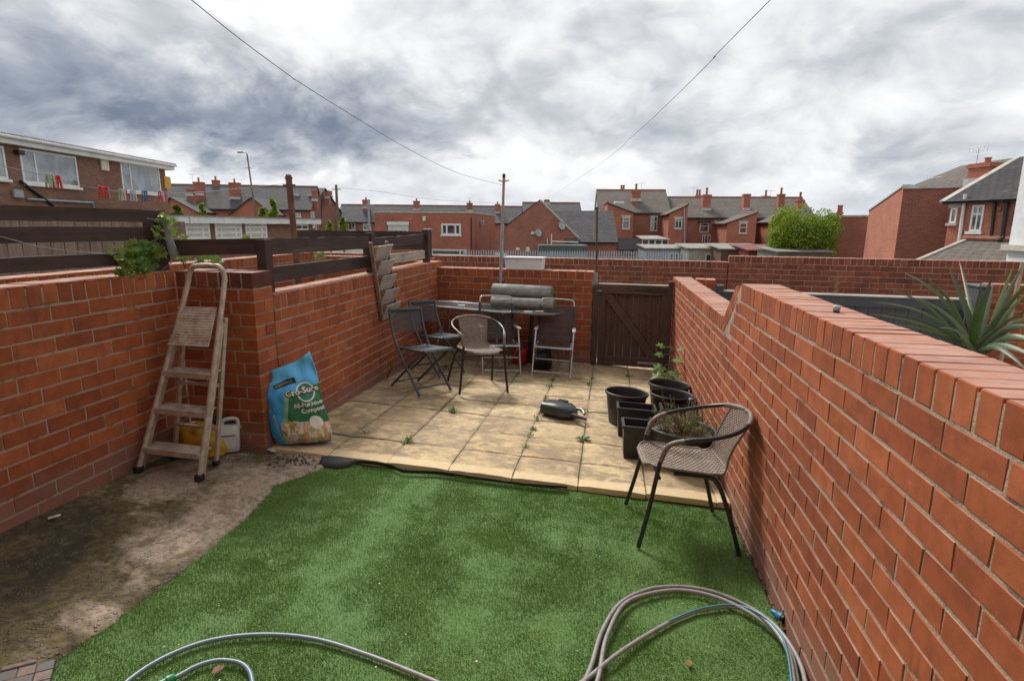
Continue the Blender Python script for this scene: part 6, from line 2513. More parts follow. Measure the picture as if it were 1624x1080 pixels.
# small things on and behind the long wall
p = onZ(1335, 492, 1.245)
t = thing('solar_light', 'small faceted grey ball light perched on the long wall coping', 'light', (p.x - .02, p.y, 1.237))
bmx = bmesh.new()
bmesh.ops.create_icosphere(bmx, subdivisions=1, radius=.0165)
bmesh.ops.translate(bmx, verts=bmx.verts, vec=(0, 0, .015))
me = bpy.data.meshes.new('globe')
bmx.to_mesh(me)
bmx.free()
me.materials.append(simple('smoked_grey', (.24, .27, .32), (.45, .47, .50), 60, .25))
link('globe', me, t)
MB().lathe([(0, -.001), (.012, -.001), (.012, .004), (0, .004)], 12).build('base', MT['black'], t)
p = atD(1362, 505, 3.6)
t = thing('domed_lid_barbecue', 'grey domed lid of a kettle barbecue just showing over the long wall', 'barbecue', (p.x, p.y, -.05))
hz2 = p.z + .05
MB().lathe([(.13, hz2 - .10), (.125, hz2 - .06), (.10, hz2 - .02), (.055, hz2 + .008), (0, hz2 + .016)], 28).build('lid', simple('grey_enamel', (.12, .135, .16), (.09, .10, .12), 6, .3), t, 60)
MB().lathe([(0, hz2 - .24), (.07, hz2 - .22), (.12, hz2 - .15), (.131, hz2 - .102)], 28).build('bowl', MT['black'], t, 60)
for k in range(3):
    an = R(120 * k + 20)
    MB().tube([(.08 * math.cos(an), .08 * math.sin(an), hz2 - .20), (.20 * math.cos(an), .20 * math.sin(an), 0)], .010, 8).build('leg', MT['galv'], t, 40)
tag(sheet('yard', lambda x, y: True, XR + .2, 6.5, -3.4, 4.2, .3, -.02, MT['concrete_trim'], .004, 15), kind='structure')
bpy.data.objects['yard'].location.z = .0
# ------------------------------------------------------------------ the town beyond
BRK = {'red': facade_brick('far_red_brick', (.40, .135, .080), (.31, .100, .062), (.34, .23, .18)),
       'orange': facade_brick('far_orange_brick', (.44, .138, .078), (.36, .108, .062), (.38, .22, .165)),
       'brown': facade_brick('far_brown_brick', (.27, .115, .070), (.17, .078, .053), (.24, .18, .14)),
       'dark': facade_brick('far_dark_brick', (.30, .105, .066), (.21, .078, .054), (.27, .17, .13))}
SLATE = roof_mat('slate_roof', (.115, .110, .115), (.085, .083, .088), .2, .28)
TILE = roof_mat('grey_brown_tiles', (.165, .145, .128), (.135, .118, .105), .30, .30, 0)
DARKROOF = roof_mat('dark_slates', (.062, .060, .062), (.045, .044, .048), .2, .28)
WHITE_R = simple('cream_render', (.66, .60, .48), (.58, .52, .42), 1.2, .85, 0, .1)
FELT = simple('grey_felt', (.28, .265, .235), (.20, .19, .17), 2, .9, 0, .2)
MT['door_white'] = MT['pvc']
GLASS_PALE = glass_mat('window_glass_painted_reflection', (.085, .10, .115), .03)  # curtains and the blue sky reflection painted into a paler pane tint
RIDGE = simple('red_ridge_tile', (.30, .13, .085), (.22, .09, .06), 3, .85, 0, .2)


class Bldg:
    """house standing on a line seen in the photograph; local x along its front, y into its depth"""
    def __init__(s, name, label, pxL, dL, pxR, dR, cat='house', zg=None):
        a, b = atD(pxL, 370, dL), atD(pxR, 370, dR)
        d = Vector((b.x - a.x, b.y - a.y, 0))
        s.L = d.length
        s.ang = math.atan2(d.y, d.x)
        z0 = land((a.x + b.x) / 2, (a.y + b.y) / 2) if zg is None else zg
        s.z0 = z0 - .1
        s.M = Matrix.Translation((a.x, a.y, s.z0)) @ Matrix.Rotation(s.ang, 4, 'Z')
        s.Mi = s.M.inverted()
        s.root = thing(name, label, cat, M=s.M)

    def at(s, px, py, y=0.0):
        q = s.M @ Vector((0, y, 0))
        return s.Mi @ onV(px, py, (q.x, q.y), s.ang)

    def z(s, px, py, y=0.0):
        return s.at(px, py, y).z

    def wall(s, x0, x1, y0, y1, z1, mat='red', name='wall', z0=0.0):
        return MB().box(x0, x1, y0, y1, z0, z1).build(name, BRK[mat] if isinstance(mat, str) else mat, s.root)

    def poly(s, name, pts, y0, y1, mat):
        """upright slab from an outline in local x,z"""
        return MB().prism(pts, -y1, -y0, Matrix(((1, 0, 0, 0), (0, 0, -1, 0), (0, 1, 0, 0), (0, 0, 0, 1)))).build(name, mat, s.root)

    def slope(s, name, a, b, c, d, mat, th=.10, parent=None):
        """roof plane a,b (eaves left, right) c,d (ridge right, left); thick, with uv in metres"""
        a, b, c, d = map(Vector, (a, b, c, d))
        n = (b - a).cross(d - a).normalized()
        if n.z < 0:
            n = -n
        top = [p + n * th for p in (a, b, c, d)]
        me = bpy.data.meshes.new(name)
        me.from_pydata([tuple(p) for p in (a, b, c, d)] + [tuple(p) for p in top], [], [(3, 2, 1, 0), (4, 5, 6, 7), (0, 1, 5, 4), (1, 2, 6, 5), (2, 3, 7, 6), (3, 0, 4, 7)])
        ux = (b - a).normalized()
        uy = n.cross(ux)
        l = me.uv_layers.new(name='UVMap')
        for li, lo in enumerate(me.loops):
            p = Vector(me.vertices[lo.vertex_index].co) - a
            l.data[li].uv = (p.dot(ux), p.dot(uy))
        me.materials.append(mat)
        return link(name, me, parent or s.root)

    def gable_roof(s, x0, x1, y0, y1, ze, zr, mat, ov=.25, ridge=True, gables='red'):
        """ridge along x"""
        ym = (y0 + y1) / 2
        k = (zr - ze) / (ym - y0)
        r = s.slope('roof', (x0 - ov, y0 - ov, ze - k * ov), (x1 + ov, y0 - ov, ze - k * ov), (x1 + ov, ym, zr), (x0 - ov, ym, zr), mat)
        s.slope('roof', (x1 + ov, y1 + ov, ze - k * ov), (x0 - ov, y1 + ov, ze - k * ov), (x0 - ov, ym, zr), (x1 + ov, ym, zr), mat)
        g = MB()
        for xx, e in ((x0 + .004, .2), (x1 - .204, .2)):
            g.prism([(y0 + .01, ze - .01), (y1 - .01, ze - .01), (ym, zr - .02)], xx, xx + e, Matrix(((0, 0, 1, 0), (1, 0, 0, 0), (0, 1, 0, 0), (0, 0, 0, 1))))
        g.build('gable', BRK[gables] if isinstance(gables, str) else gables, s.root)
        for yy, sg in ((y0 - ov - .06, 1), (y1 + ov + .06, 1)):
            MB().tube([(x0 - ov, yy, ze - k * ov - .02), (x1 + ov, yy, ze - k * ov - .02)], .055, 8).build('gutter', MT['black'], s.root, 40)
        if ridge:
            MB().tube([(x0 - ov, ym, zr + .10), (x1 + ov, ym, zr + .10)], .11, 8).build('ridge', RIDGE, s.root)
        return r

    def window(s, px0, px1, py0, py1, y=0.0, cols=1, rows=(1.0,), name='window', sill=True, frame=None, fr=None, pane=None, proud=.03):
        a, b = s.at(px0, py1, y), s.at(px1, py0, y)
        return s.window_m(min(a.x, b.x), max(a.x, b.x), a.z, b.z, y, cols, rows, name, sill, frame, fr, pane, proud)

    def window_m(s, x0, x1, z0, z1, y=0.0, cols=1, rows=(1.0,), name='window', sill=True, frame=None, fr=None, pane=None, proud=.03):
        fr = fr or max(.055, (x1 - x0) * .07)
        y -= proud
        mb = MB()
        mb.box(x0, x0 + fr, y, y + .09, z0, z1).box(x1 - fr, x1, y, y + .09, z0, z1)
        mb.box(x0 + fr, x1 - fr, y + .002, y + .088, z0, z0 + fr).box(x0 + fr, x1 - fr, y + .002, y + .088, z1 - fr, z1)
        cuts = cols if isinstance(cols, (list, tuple)) else [i / cols for i in range(1, cols)]
        for c in cuts:
            xx = x0 + (x1 - x0) * c
            mb.box(xx - fr * .45, xx + fr * .45, y + .006, y + .08, z0 + fr, z1 - fr)
        if len(rows) > 1:
            acc = 0
            for r_ in rows[:-1]:
                acc += r_
                zz = z0 + (z1 - z0) * acc
                mb.box(x0 + fr, x1 - fr, y + .010, y + .076, zz - fr * .45, zz + fr * .45)
        o = mb.build(name, frame or MT['pvc'], s.root)
        MB().box(x0 + fr * .9, x1 - fr * .9, y + .022, y + .028, z0 + fr * .9, z1 - fr * .9).build('pane', pane or MT['glass'], o)
        if sill == 'stone':
            MB().box(x0 - .12, x1 + .12, y + proud - .025, y + proud + .05, z1 + .004, z1 + .20).build('lintel', MT['concrete_trim'], o)
        if sill:
            MB().box(x0 - .08, x1 + .08, y - .07, y + .03, z0 - .10, z0 - .004).build('sill', MT['concrete_trim'] if sill == 'stone' else MT['pvc'], o)
        return o

    def chimney(s, px, pyt, pyb, wpx, y, pots=2, dpt=.6, potpx=None, flash=True):
        c = s.at(px, pyb, y)
        zt = s.z(px, pyt, y)
        w_ = abs(s.at(px + wpx / 2, pyb, y).x - s.at(px - wpx / 2, pyb, y).x) / 2
        x = c.x
        mb = MB().box(x - w_, x + w_, y - dpt / 2, y + dpt / 2, c.z - 1.0, zt - .18)
        mb.box(x - w_ - .05, x + w_ + .05, y - dpt / 2 - .05, y + dpt / 2 + .05, zt - .178, zt - .06)
        mb.box(x - w_ - .01, x + w_ + .01, y - dpt / 2 - .01, y + dpt / 2 + .01, zt - .058, zt)
        ch = mb.build('chimney', BRK['orange'], s.root)
        for i in range(pots):
            xx = x + (i - (pots - 1) / 2) * w_ * 1.0
            h = .45 if potpx is None else s.z(px, potpx, y) - zt
            MB().lathe([(0, -.02), (.12, -.02), (.10, h * .8), (.13, h * .85), (.13, h), (.08, h), (.08, h * .5), (0, h * .5)], 10, Matrix.Translation((xx, y, zt))).build('pot', MT['pot_clay'], ch, 40)
        if flash:
            MB().box(x - w_ - .06, x + w_ + .06, y - dpt / 2 - .10, y - dpt / 2 - .004, c.z - .12, c.z + .16).build('flashing', MT['lead'], ch)
        return ch

    def pipe(s, px, py0, py1, y, r=.04, mat='galv', px1=None):
        a, b = s.at(px, py0, y), s.at(px1 or px, py1, y)
        return MB().tube([(a.x, y - r, a.z), (b.x, y - r, b.z)], r, 8).build('downpipe', MT[mat], s.root, 40)

    def aerial(s, px, pyt, pyb, y):
        a, b = s.at(px, pyt, y), s.at(px, pyb, y)
        mb = MB().tube([(b.x, y, b.z), (b.x, y, a.z)], .012, 5).tube([(b.x - .4, y, a.z - .08), (b.x + .4, y, a.z - .05)], .008, 5)
        for i in range(6):
            xx = b.x - .38 + .15 * i
            mb.tube([(xx, y, a.z - .18), (xx, y, a.z + .06)], .005, 4)
        return mb.build('aerial', MT['galv'], s.root)


# ---- A: flat-roofed two-storey brick building on the left
B = Bldg('flat_roofed_building', 'two-storey brown brick flat-roofed building with white fascia and large white windows', -60, 18.6, 272, 30, 'building', -.7)
zf = (B.z(0, 213) + B.z(277, 262)) / 2
zfb = (B.z(0, 231) + B.z(270, 269)) / 2
B.wall(0, B.L, 0, 8, zfb - .004, 'brown')
MB().box(-.3, B.L + .32, -.32, 8.3, zfb, zf - .06).build('fascia', MT['fascia'], B.root)
rf = MB()
n = 110
for i in range(n):                                          # corrugated edge of the sheet roof
    x0 = -.4 + (B.L + .8) * i / n
    rf.box(x0, x0 + (B.L + .8) / n * .55, -.42, 8.4, zf - .03, zf + .012)
rf.box(-.4, B.L + .4, -.40, 8.4, zf - .058, zf - .028)
rf.build('roof', simple('sheet_roof', (.42, .43, .44), (.30, .30, .31), 2, .6, .2, .1), B.root)
MB().tube([(-.3, -.40, zf - .10), (B.L + .35, -.40, zf - .10)], .06, 8).build('gutter', MT['fascia'], B.root, 40)
for (a, b, c, d, cc) in ((37, 119, 249, 290, [.24]), (195, 251, 267, 303, [.22]), (-40, 4, 232, 280, [.7])):
    B.window(a, b, c, d, 0, cc, (1.0,), fr=.075, pane=GLASS_PALE)
a = B.at(164, 262)
MB().rbox(a.x - .24, a.x + .24, -.10, -.004, a.z - .24, a.z + .24, .09).build('alarm_box', simple('cream_box', (.70, .64, .46), None, 4, .5), B.root)
a = B.at(265, 290)
MB().rbox(a.x - .32, a.x + .22, -.08, -.004, a.z - .32, a.z + .30, .02).build('sign', simple('yellow_sign', (.62, .36, .03), None, 4, .5), B.root)
a, b = B.at(30, 288), B.at(82, 326)
MB().tube([(a.x, -.06, a.z), (b.x, -.06, b.z)], .06, 8).build('waste_pipe', MT['black'], B.root, 40)
a, b = B.at(40, 316), B.at(145, 323)
MB().tube([(a.x, -.06, a.z), (b.x, -.06, a.z), (b.x + .05, -.06, a.z - .5)], .05, 8).build('waste_pipe', MT['galv'], B.root, 40)
a = B.at(25, 308)
MB().rbox(a.x - .2, a.x + .2, -.16, -.004, a.z - .15, a.z + .15, .05).build('vent', MT['galv'], B.root)
a = B.at(25, 242)
MB().rbox(a.x - .12, a.x + .16, -.22, -.004, a.z - .08, a.z + .08, .03).build('camera_box', MT['black'], B.root)

# ---- B: low flat-roofed annexe
B = Bldg('low_annexe', 'single-storey brick annexe with deep white fascia and row of white windows', 278, 23.5, 502, 34, 'building', -.7)
zt, zb = (B.z(283, 338) + B.z(498, 349)) / 2, (B.z(283, 351) + B.z(498, 358)) / 2
B.wall(0, B.L - .4, 0, 5, zb - .004, 'brown')
MB().box(-.1, B.L, -.35, 5.3, zb, zt - .05).build('fascia', MT['fascia'], B.root)
MB().box(-.15, B.L + .05, -.40, 5.35, zt - .048, zt).build('roof', FELT, B.root)
blind = simple('cream_blind', (.55, .52, .45), (.48, .45, .39), 3, .7, 0, .1)
for a, b in ((285, 331), (342, 382), (390, 422)):
    B.window(a, b, 353, 381, 0, [.22, .76], (.42, .30, .28), pane=blind, sill=False)
    q0, q1 = B.at(a, 353), B.at(b, 360)
B.window(469, 488, 356, 372, 0, 2, (.5, .5), sill=False)
B.pipe(500, 352, 380, -.02, .05, 'fascia')
a = B.at(290, 344)
MB().box(a.x - .06, a.x + .06, -.42, -.352, zb - .02, zt - .06).build('hopper', MT['fascia'], B.root)

# ---- C: slate-roofed terrace on the left
B = Bldg('terrace_house', 'long slate-roofed red brick terrace with several chimneys, beyond the white-fascia annexe', 250, 68, 494, 70, 'house', -1.6)
ze, zr = (B.z(322, 330) + B.z(492, 333)) / 2, None
zr = B.z(430, 296.5, 4.2)
B.wall(0, B.L, 0, 8.4, ze, 'red')
B.gable_roof(0, B.L, 0, 8.4, ze, zr, SLATE, .2)
for (px, a, b, wd, y_, n_, pp_) in ((374, 290, 315, 16, 1.6, 1, 284), (500, 302, 318, 8, 1.7, 0, None), (343, 286, 297, 10, 4.5, 1, 280), (520, 305, 314, 6, 6, 0, None)):
    B.chimney(px, a, b, wd, y_, n_, .7, pp_)
for px in (462, 472, 494):
    q = B.at(px, 303, 2.9)
    zz = ze + (zr - ze) * 2.6 / 4.2
    MB().box(q.x - .35, q.x + .35, 2.25, 3.1, zz - .1, zz + .22).build('rooflight', MT['lead'], B.root)
# gabled wings at the back of the terrace
for (pa_, pb_, pk, pz, pe) in ((366, 432, 399, 314, 340), (262, 312, 270, 314, 336)):
    q0, q1 = B.at(pa_, pe, -5), B.at(pb_, pe, -5)
    zk = B.z(pk, pz, -5)
    xm = B.at(pk, pz, -5).x
    B.poly('wing_wall', [(q0.x, 0), (q1.x, 0), (q1.x, q0.z), (xm, zk), (q0.x, q0.z)], -5, .0, BRK['orange'])
    for xa_, s_ in ((q0.x, -1), (q1.x, 1)):
        dx_ = xa_ - xm
        B.slope('wing_roof', (xm + dx_ * 1.06, -5.2, q0.z + (q0.z - zk) * .06), (xm + dx_ * 1.06, 1.5, q0.z + (q0.z - zk) * .06), (xm, 1.5, zk), (xm, -5.2, zk), SLATE)
B.chimney(303, 300, 310, 10, -1.0, 0, .8)
B.chimney(317, 289, 309, 15, 1.5, 1, .7, 282)
for (a, b, c, d) in ((494, 498, 336, 360), (466, 477, 338, 344)):
    B.window(a, b, c, d, 0, 1, (.5, .5))
B.pipe(510, 316, 360, -.02, .07, 'black')
B.aerial(306, 276, 290, 1.6)
B.aerial(384, 284, 298, 1.6)

# ---- C2: house end right of it
B = Bldg('terrace_house', 'gable-ended red brick house with slate roof behind the end of the left terrace', 492, 70, 541, 84, 'house', -1.6)
ze, zk = B.z(494, 333), B.z(516, 300)
B.poly('gable_wall', [(0, 0), (B.L, 0), (B.L, B.z(540, 336)), (B.at(514, 300).x, zk), (0, ze)], 0, 8, BRK['dark'])
B.window(536, 540, 339, 352, 0, 1, (.5, .5))
B.chimney(520, 303, 312, 6, 3, 0, .8)
xm = B.at(514, 300).x
B.slope('roof', (B.L + .3, -.2, B.z(540, 336) - .15), (B.L + .3, 9, B.z(540, 336) - .15), (xm, 9, zk), (xm, -.2, zk), SLATE)
B.slope('roof', (-.3, 9, ze - .15), (-.3, -.2, ze - .15), (xm, -.2, zk), (xm, 9, zk), SLATE)

# ---- D: far terrace with four chimneys
B = Bldg('terrace_house', 'far slate-roofed terrace with four chimneys behind the flat-roofed red building', 536, 82, 846, 84, 'house', -2.6)
ze, zr = B.z(580, 352), B.z(600, 326.5, 4)
B.wall(0, B.L, 0, 8, ze, 'red')
B.gable_roof(0, B.L, 0, 8, ze, zr, SLATE, .2)
for (px, a, b, wd) in ((581, 317, 330, 11), (661, 319, 333, 10), (745, 322, 335, 9), (789, 324, 338, 8)):
    B.chimney(px, a, b, wd, 2.6, 1, .6, a - 4)
B.window(553, 563, 354, 365, 0, 2, (1.0,))
B.window(576, 588, 354, 365, 0, 2, (1.0,))
B.aerial(745, 314, 324, 2.6)

# ---- E: flat-roofed red building
B = Bldg('flat_roofed_building', 'plain red brick flat-roofed building with roller shutter and white window, behind the alley wall', 595, 53, 748, 52, 'building', -2.9)
zt = (B.z(600, 335) + B.z(745, 337)) / 2
B.wall(0, B.L, 0, 15, zt - .12, 'orange')
MB().box(-.06, B.L + .06, -.06, 15.06, zt - .118, zt + .02).build('coping', MT['concrete_trim'], B.root)
sh = B.window(617, 647, 357, 370, 0, 4, (.45, .55), sill=False)
q0, q1 = B.at(616, 358), B.at(648, 352)
sb_ = MB()
for i in range(6):
    zz = B.z(617, 366) + (q1.z - .3 - B.z(617, 366)) * i / 6
    sb_.box(q0.x, q1.x, -.10, -.05, zz, zz + (q1.z - .3 - B.z(617, 366)) / 6 - .012)
sb_.box(q0.x - .06, q1.x + .06, -.22, -.03, q1.z - .30, q1.z)
sb_.build('roller_shutter', MT['fascia'], B.root)
B.window(700, 731, 355, 373, 0, [.28, .72], (1.0,), fr=.16)
B.window(684, 740, 396, 405, 0, [.82], (1.0,), sill=False, fr=.13)
a = B.at(673, 347)
MB().rbox(a.x - .14, a.x + .14, -.14, -.004, a.z - .22, a.z + .2, .03).build('alarm_box', MT['fascia'], B.root)
B.pipe(747.5, 345, 405, -.01, .06, 'black')
for yy in (4.5,):
    MB().rbox(B.L + .004, B.L + .35, yy, yy + .5, 4.6, 5.1, .05).build('flood_light', MT['concrete_trim'], B.root)

# ---- F: gabled building
B = Bldg('gabled_building', 'red brick building with steep gable, satellite dishes and slate-roofed side wing', 806, 45, 922, 45, 'building', -2.8)
apx = B.at(857, 318)
eL, eR = B.z(808, 357), B.z(921, 383)
B.poly('gable_wall', [(0, 0), (B.L, 0), (B.L, eR), (apx.x, apx.z), (0, eL)], 0, .35, BRK['red'])
B.wall(0, B.L, .352, 12, eR - .3, 'red')
for (xe, zeave) in ((-.15, eL - .1), (B.L + .15, eR - .1)):
    B.slope('roof', (xe, .06, zeave), (xe, 12, zeave), (apx.x, 12, apx.z), (apx.x, .06, apx.z), SLATE, .08)
vb = MB().bar((apx.x + .02, .0, apx.z - .0), (B.L + .15, .0, eR - .06), .16, .16)
vb.build('verge', MT['concrete_trim'], B.root)
q0, q1, q2 = B.at(879, 336, 3.2), B.at(972, 336, 3.2), B.at(978, 383, -.2)
B.wall(B.L + .01, q2.x, .0, 6.4, q2.z, 'red', 'wing_wall')
B.slope('wing_roof', (B.L - 1.2, -.35, q2.z - .15), (q2.x + .1, -.35, q2.z - .15), (q1.x, 3.2, q1.z), (q0.x, 3.2, q0.z), SLATE)
B.slope('wing_roof', (q2.x + .1, 6.7, q2.z - .15), (B.L - 1.2, 6.7, q2.z - .15), (q0.x, 3.2, q0.z), (q1.x, 3.2, q1.z), SLATE)
B.poly('wing_gable', [(q2.x - .1, q2.z - .5), (q2.x, q2.z - .5), (q1.x, q1.z - .02), (q1.x - .1, q1.z - .02)], 3.0, 3.3, BRK['red'])
B.chimney(867, 317, 324, 7, 2.5, 0, .6)
dish = simple('dish_grey', (.42, .43, .44), None, 4, .5)
for (px, py, r_) in ((854, 369, .30), (891, 358, .30)):
    q = B.at(px, py, -.35)
    ds = MB().lathe([(r_, 0), (r_ * .7, -.05), (r_ * .35, -.085), (0, -.10)], 20, Matrix.Translation((q.x, -.35, q.z)) @ Matrix.Rotation(R(65), 4, 'X') @ Matrix.Rotation(R(30), 4, 'Y')).build('satellite_dish', dish, B.root, 60)
    MB().tube([(q.x, -.30, q.z), (q.x, -.28, q.z - .45), (q.x, .01, q.z - .5)], .025, 6).tube([(q.x, -.35, q.z), (q.x + .05, -.75, q.z - .1)], .015, 6).build('bracket', MT['galv'], ds)
for (a, b, c, d) in ((842, 848, 368, 372), (818, 824, 393, 397), (834, 840, 392, 400)):
    q0, q1 = B.at(a, d), B.at(b, c)
    MB().rbox(q0.x, q1.x, -.06, -.004, q0.z, q1.z, .02).build('wall_plate', MT['fascia'], B.root)
B.pipe(868, 378, 388, -.02, .04, 'fascia')
# low store in front of it
B = Bldg('store_shed', 'low grey-blue steel store with dark green roof in front of the gabled building', 857, 41, 931, 41, 'shed', -2.8)
zt = (B.z(860, 389))
B.wall(0, B.L, 0, 3, zt - .45, simple('grey_blue_sheet', (.26, .31, .36), (.21, .25, .29), 2, .5, .2, .1))
MB().box(-.1, B.L + .1, -.15, 3.1, zt - .446, zt).build('roof', simple('dark_green_roof', (.055, .075, .06), (.09, .10, .09), 3, .7), B.root)
MB().tube([(.8, -.1, zt + .28), (B.L - .6, -.1, zt + .22)], .035, 6).tube([(.8, -.1, zt), (.8, -.1, zt + .8)], .03, 6).build('rail', MT['fascia'], B.root, 40)
# a roof behind it
B = Bldg('terrace_house', 'grey slate roof showing behind the steep brick gable', 830, 62, 922, 62, 'house', -2.8)
ze, zr = B.z(870, 345), B.z(870, 323.5, 3)
B.wall(0, B.L, 0, 6, ze, 'red')
B.gable_roof(0, B.L, 0, 6, ze, zr, SLATE, .1)

# ---- steel palisade fence
a, b = atD(735, 400, 36), atD(1095, 400, 36)
d = Vector((b.x - a.x, b.y - a.y, 0))
t = thing('palisade_fence', 'long pale steel palisade fence with pointed pales beyond the alley wall', 'fence', M=Matrix.Translation((a.x, a.y, land(a.x, a.y))) @ Matrix.Rotation(math.atan2(d.y, d.x), 4, 'Z'))
zt = atD(900, 397, 36).z - land(a.x, a.y)
L_ = d.length
mb = MB()
npl = int(L_ / .155)
for i in range(npl):
    x0 = i * .155
    mb.prism([(x0, .1), (x0 + .07, .1), (x0 + .07, zt - .1), (x0 + .035, zt), (x0, zt - .1)], 0, .02, Matrix(((1, 0, 0, 0), (0, 0, -1, 0), (0, 1, 0, 0), (0, 0, 0, 1))))
o = mb.build('pale', simple('galvanised_pale', (.42, .47, .53), (.33, .37, .42), 2, .5, .3, .1), t)
o['kind'] = 'stuff'
for zz in (.5, zt - .45):
    MB().box(0, L_, .002, .05, zz, zz + .06).build('rail', MT['galv'], t)
for i in range(int(L_ / 2.75) + 1):
    MB().box(i * 2.75, i * 2.75 + .1, .052, .15, 0, zt - .1).build('post', MT['galv'], t)

# ---- G: terrace on the right with back additions
B = Bldg('terrace_house', 'red brick terrace with lean-to wings and tall chimneys beside the green tree', 948, 59, 1290, 57, 'house', -2.8)
xs_ = lambda px, y=0.0: B.at(px, 340, y).x
ze1, zr1 = B.z(1030, 338), B.z(1000, 303.5, 4)
ze2, zr2 = B.z(1170, 346), B.z(1170, 315, 4)
x1 = xs_(1062)
B.wall(0, x1, 0, 8, ze1, 'red')
B.wall(x1 + .004, B.L, .02, 8, ze2, 'red')
B.gable_roof(.0, x1, 0, 8, ze1, zr1, TILE, .12, True, WHITE_R)
B.gable_roof(x1 + .25, B.L, 0.02, 8, ze2, zr2, TILE, .12, True)


def wing(pl, pr, ppk, ypk, ylow, lowleft, depth, mat, roofmat, base_cut=0):
    """mono-pitch back addition standing forward by depth"""
    y0 = -depth
    xl, xr_ = B.at(pl, 360, y0).x, B.at(pr, 360, y0).x
    zh, zl = B.z(ppk, ypk, y0), B.z(pl if lowleft else pr, ylow, y0)
    pts = [(xl, 0), (xr_, 0), (xr_, zh if lowleft else zl), (xl, zl if lowleft else zh)]
    B.poly('wing_wall', pts, y0, .0, BRK[mat])
    a_, b_ = (xl - .25, zl - .12) if lowleft else (xl - .02, zh)
    c_, d_ = (xr_ + .02, zh) if lowleft else (xr_ + .25, zl - .12)
    B.slope('wing_roof', (a_, y0 - .12, b_), (c_, y0 - .12, d_), (c_, .6, d_), (a_, .6, b_), roofmat, .09)
    xe = xr_ if lowleft else xl
    MB().tube([(xe, y0 - .12, zh + .10), (xe, .6, zh + .10)], .10, 8).build('ridge', RIDGE, B.root)
    return y0


y1 = wing(962, 1004, 980, 323, 338, False, 4.5, 'orange', TILE)
B.window(987, 999, 345, 363, y1, 1, (.7, .3), sill='stone')
B.window(989, 1007, 387, 402, y1, 2, (1.0,), sill=False)
q0, q1 = B.at(980, 383, y1), B.at(1014, 383, y1)
B.slope('lean_to_roof', (q0.x, y1 - 1.6, q0.z - .75), (q1.x, y1 - 1.6, q0.z - .75), (q1.x, y1, q0.z + .25), (q0.x, y1, q0.z + .25), SLATE, .06)
MB().rbox(B.at(980, 324, y1).x - .3, B.at(985, 324, y1).x + .3, y1 + .1, y1 + 1.2, B.z(981, 323.5, y1), B.z(981, 319.5, y1), .02).build('tank', MT['fascia'], B.root)
B.window(1031, 1043, 344, 366, 0, 2, (.66, .34), sill='stone')
y2 = wing(1060, 1089, 1088, 326, 339.5, True, 4.5, 'orange', TILE)
B.window(1070, 1082, 347, 362.5, y2, 2, (.75, .25), sill='stone')
B.pipe(1085, 330, 394, y2 - .02, .07, 'galv')
B.window(1109, 1124.5, 354, 369, 0, 1, (.66, .34), sill=False)
q0, q1 = B.at(1107, 352, 0), B.at(1127, 351, 0)
MB().box(q0.x, q1.x, -.3, -.004, q0.z - .05, q0.z + .10).build('canopy', MT['black'], B.root)
B.window(1133, 1148, 353, 374.5, 0, 1, (.52, .48), sill='stone', pane=simple('net_curtain', (.33, .35, .36), None, 5, .6))
dw = B.window(1113, 1127, 373, 387, 0, [.3, .7], (1.0,), sill=False)
y3 = wing(1153, 1199, 1197, 338, 354, True, 4.5, 'orange', TILE)
B.window(1172, 1185, 354, 370, y3, 1, (.55, .45), sill='stone')
B.window(1205, 1218, 357, 374, 0, 1, (.5, .5), sill='stone', frame=MT['concrete_trim'])
y4 = wing(1226, 1262, 1260, 336, 352, True, 4.5, 'orange', TILE)
for (px, a, b, wd, pp_, n_) in ((1008, 303, 318, 14, 292, 1), (1119, 309, 333, 13, 298, 1), (1182, 308, 333, 10, None, 0), (1236.5, 308, 333, 9, 298, 1), (1267, 317, 335, 10, 305, 1)):
    B.chimney(px, a, b, wd, 1.7, n_, .7, pp_)
for (px, a, b, wd, pp_, n_) in ((987, 302, 306, 7, 294, 2), (1107, 310, 316, 8, 301, 2), (1214, 311, 316, 12, 302, 1)):
    B.chimney(px, a, b, wd, 4.6, n_, .6, pp_, False)
B.aerial(1017, 290, 303, 1.7)
B.aerial(1100, 297, 312, 4.6)
B.aerial(1222, 302, 312, 4.6)
# conservatory
C2 = Bldg('conservatory', 'small white-framed glazed lean-to at the back of the right terrace', 1019, 50, 1061, 50, 'conservatory', -2.8)
zt, zb = C2.z(1025, 377), C2.z(1025, 390)
C2.wall(0, C2.L, 0, 2.4, zb - .5, 'orange')
for i in range(4):
    C2.window_m(C2.L * i / 4 + .01, C2.L * (i + 1) / 4 - .01, zb - .49, zb + .55, .03, 1, (1.0,), sill=False)
C2.slope('roof', (-.1, -.2, zb + .56), (C2.L + .1, -.2, zb + .56), (C2.L - .4, 2.4, zt + .1), (-.1, 2.4, zt + .1), simple('clear_sheet', (.42, .42, .38), (.34, .33, .29), 2, .3), .05)

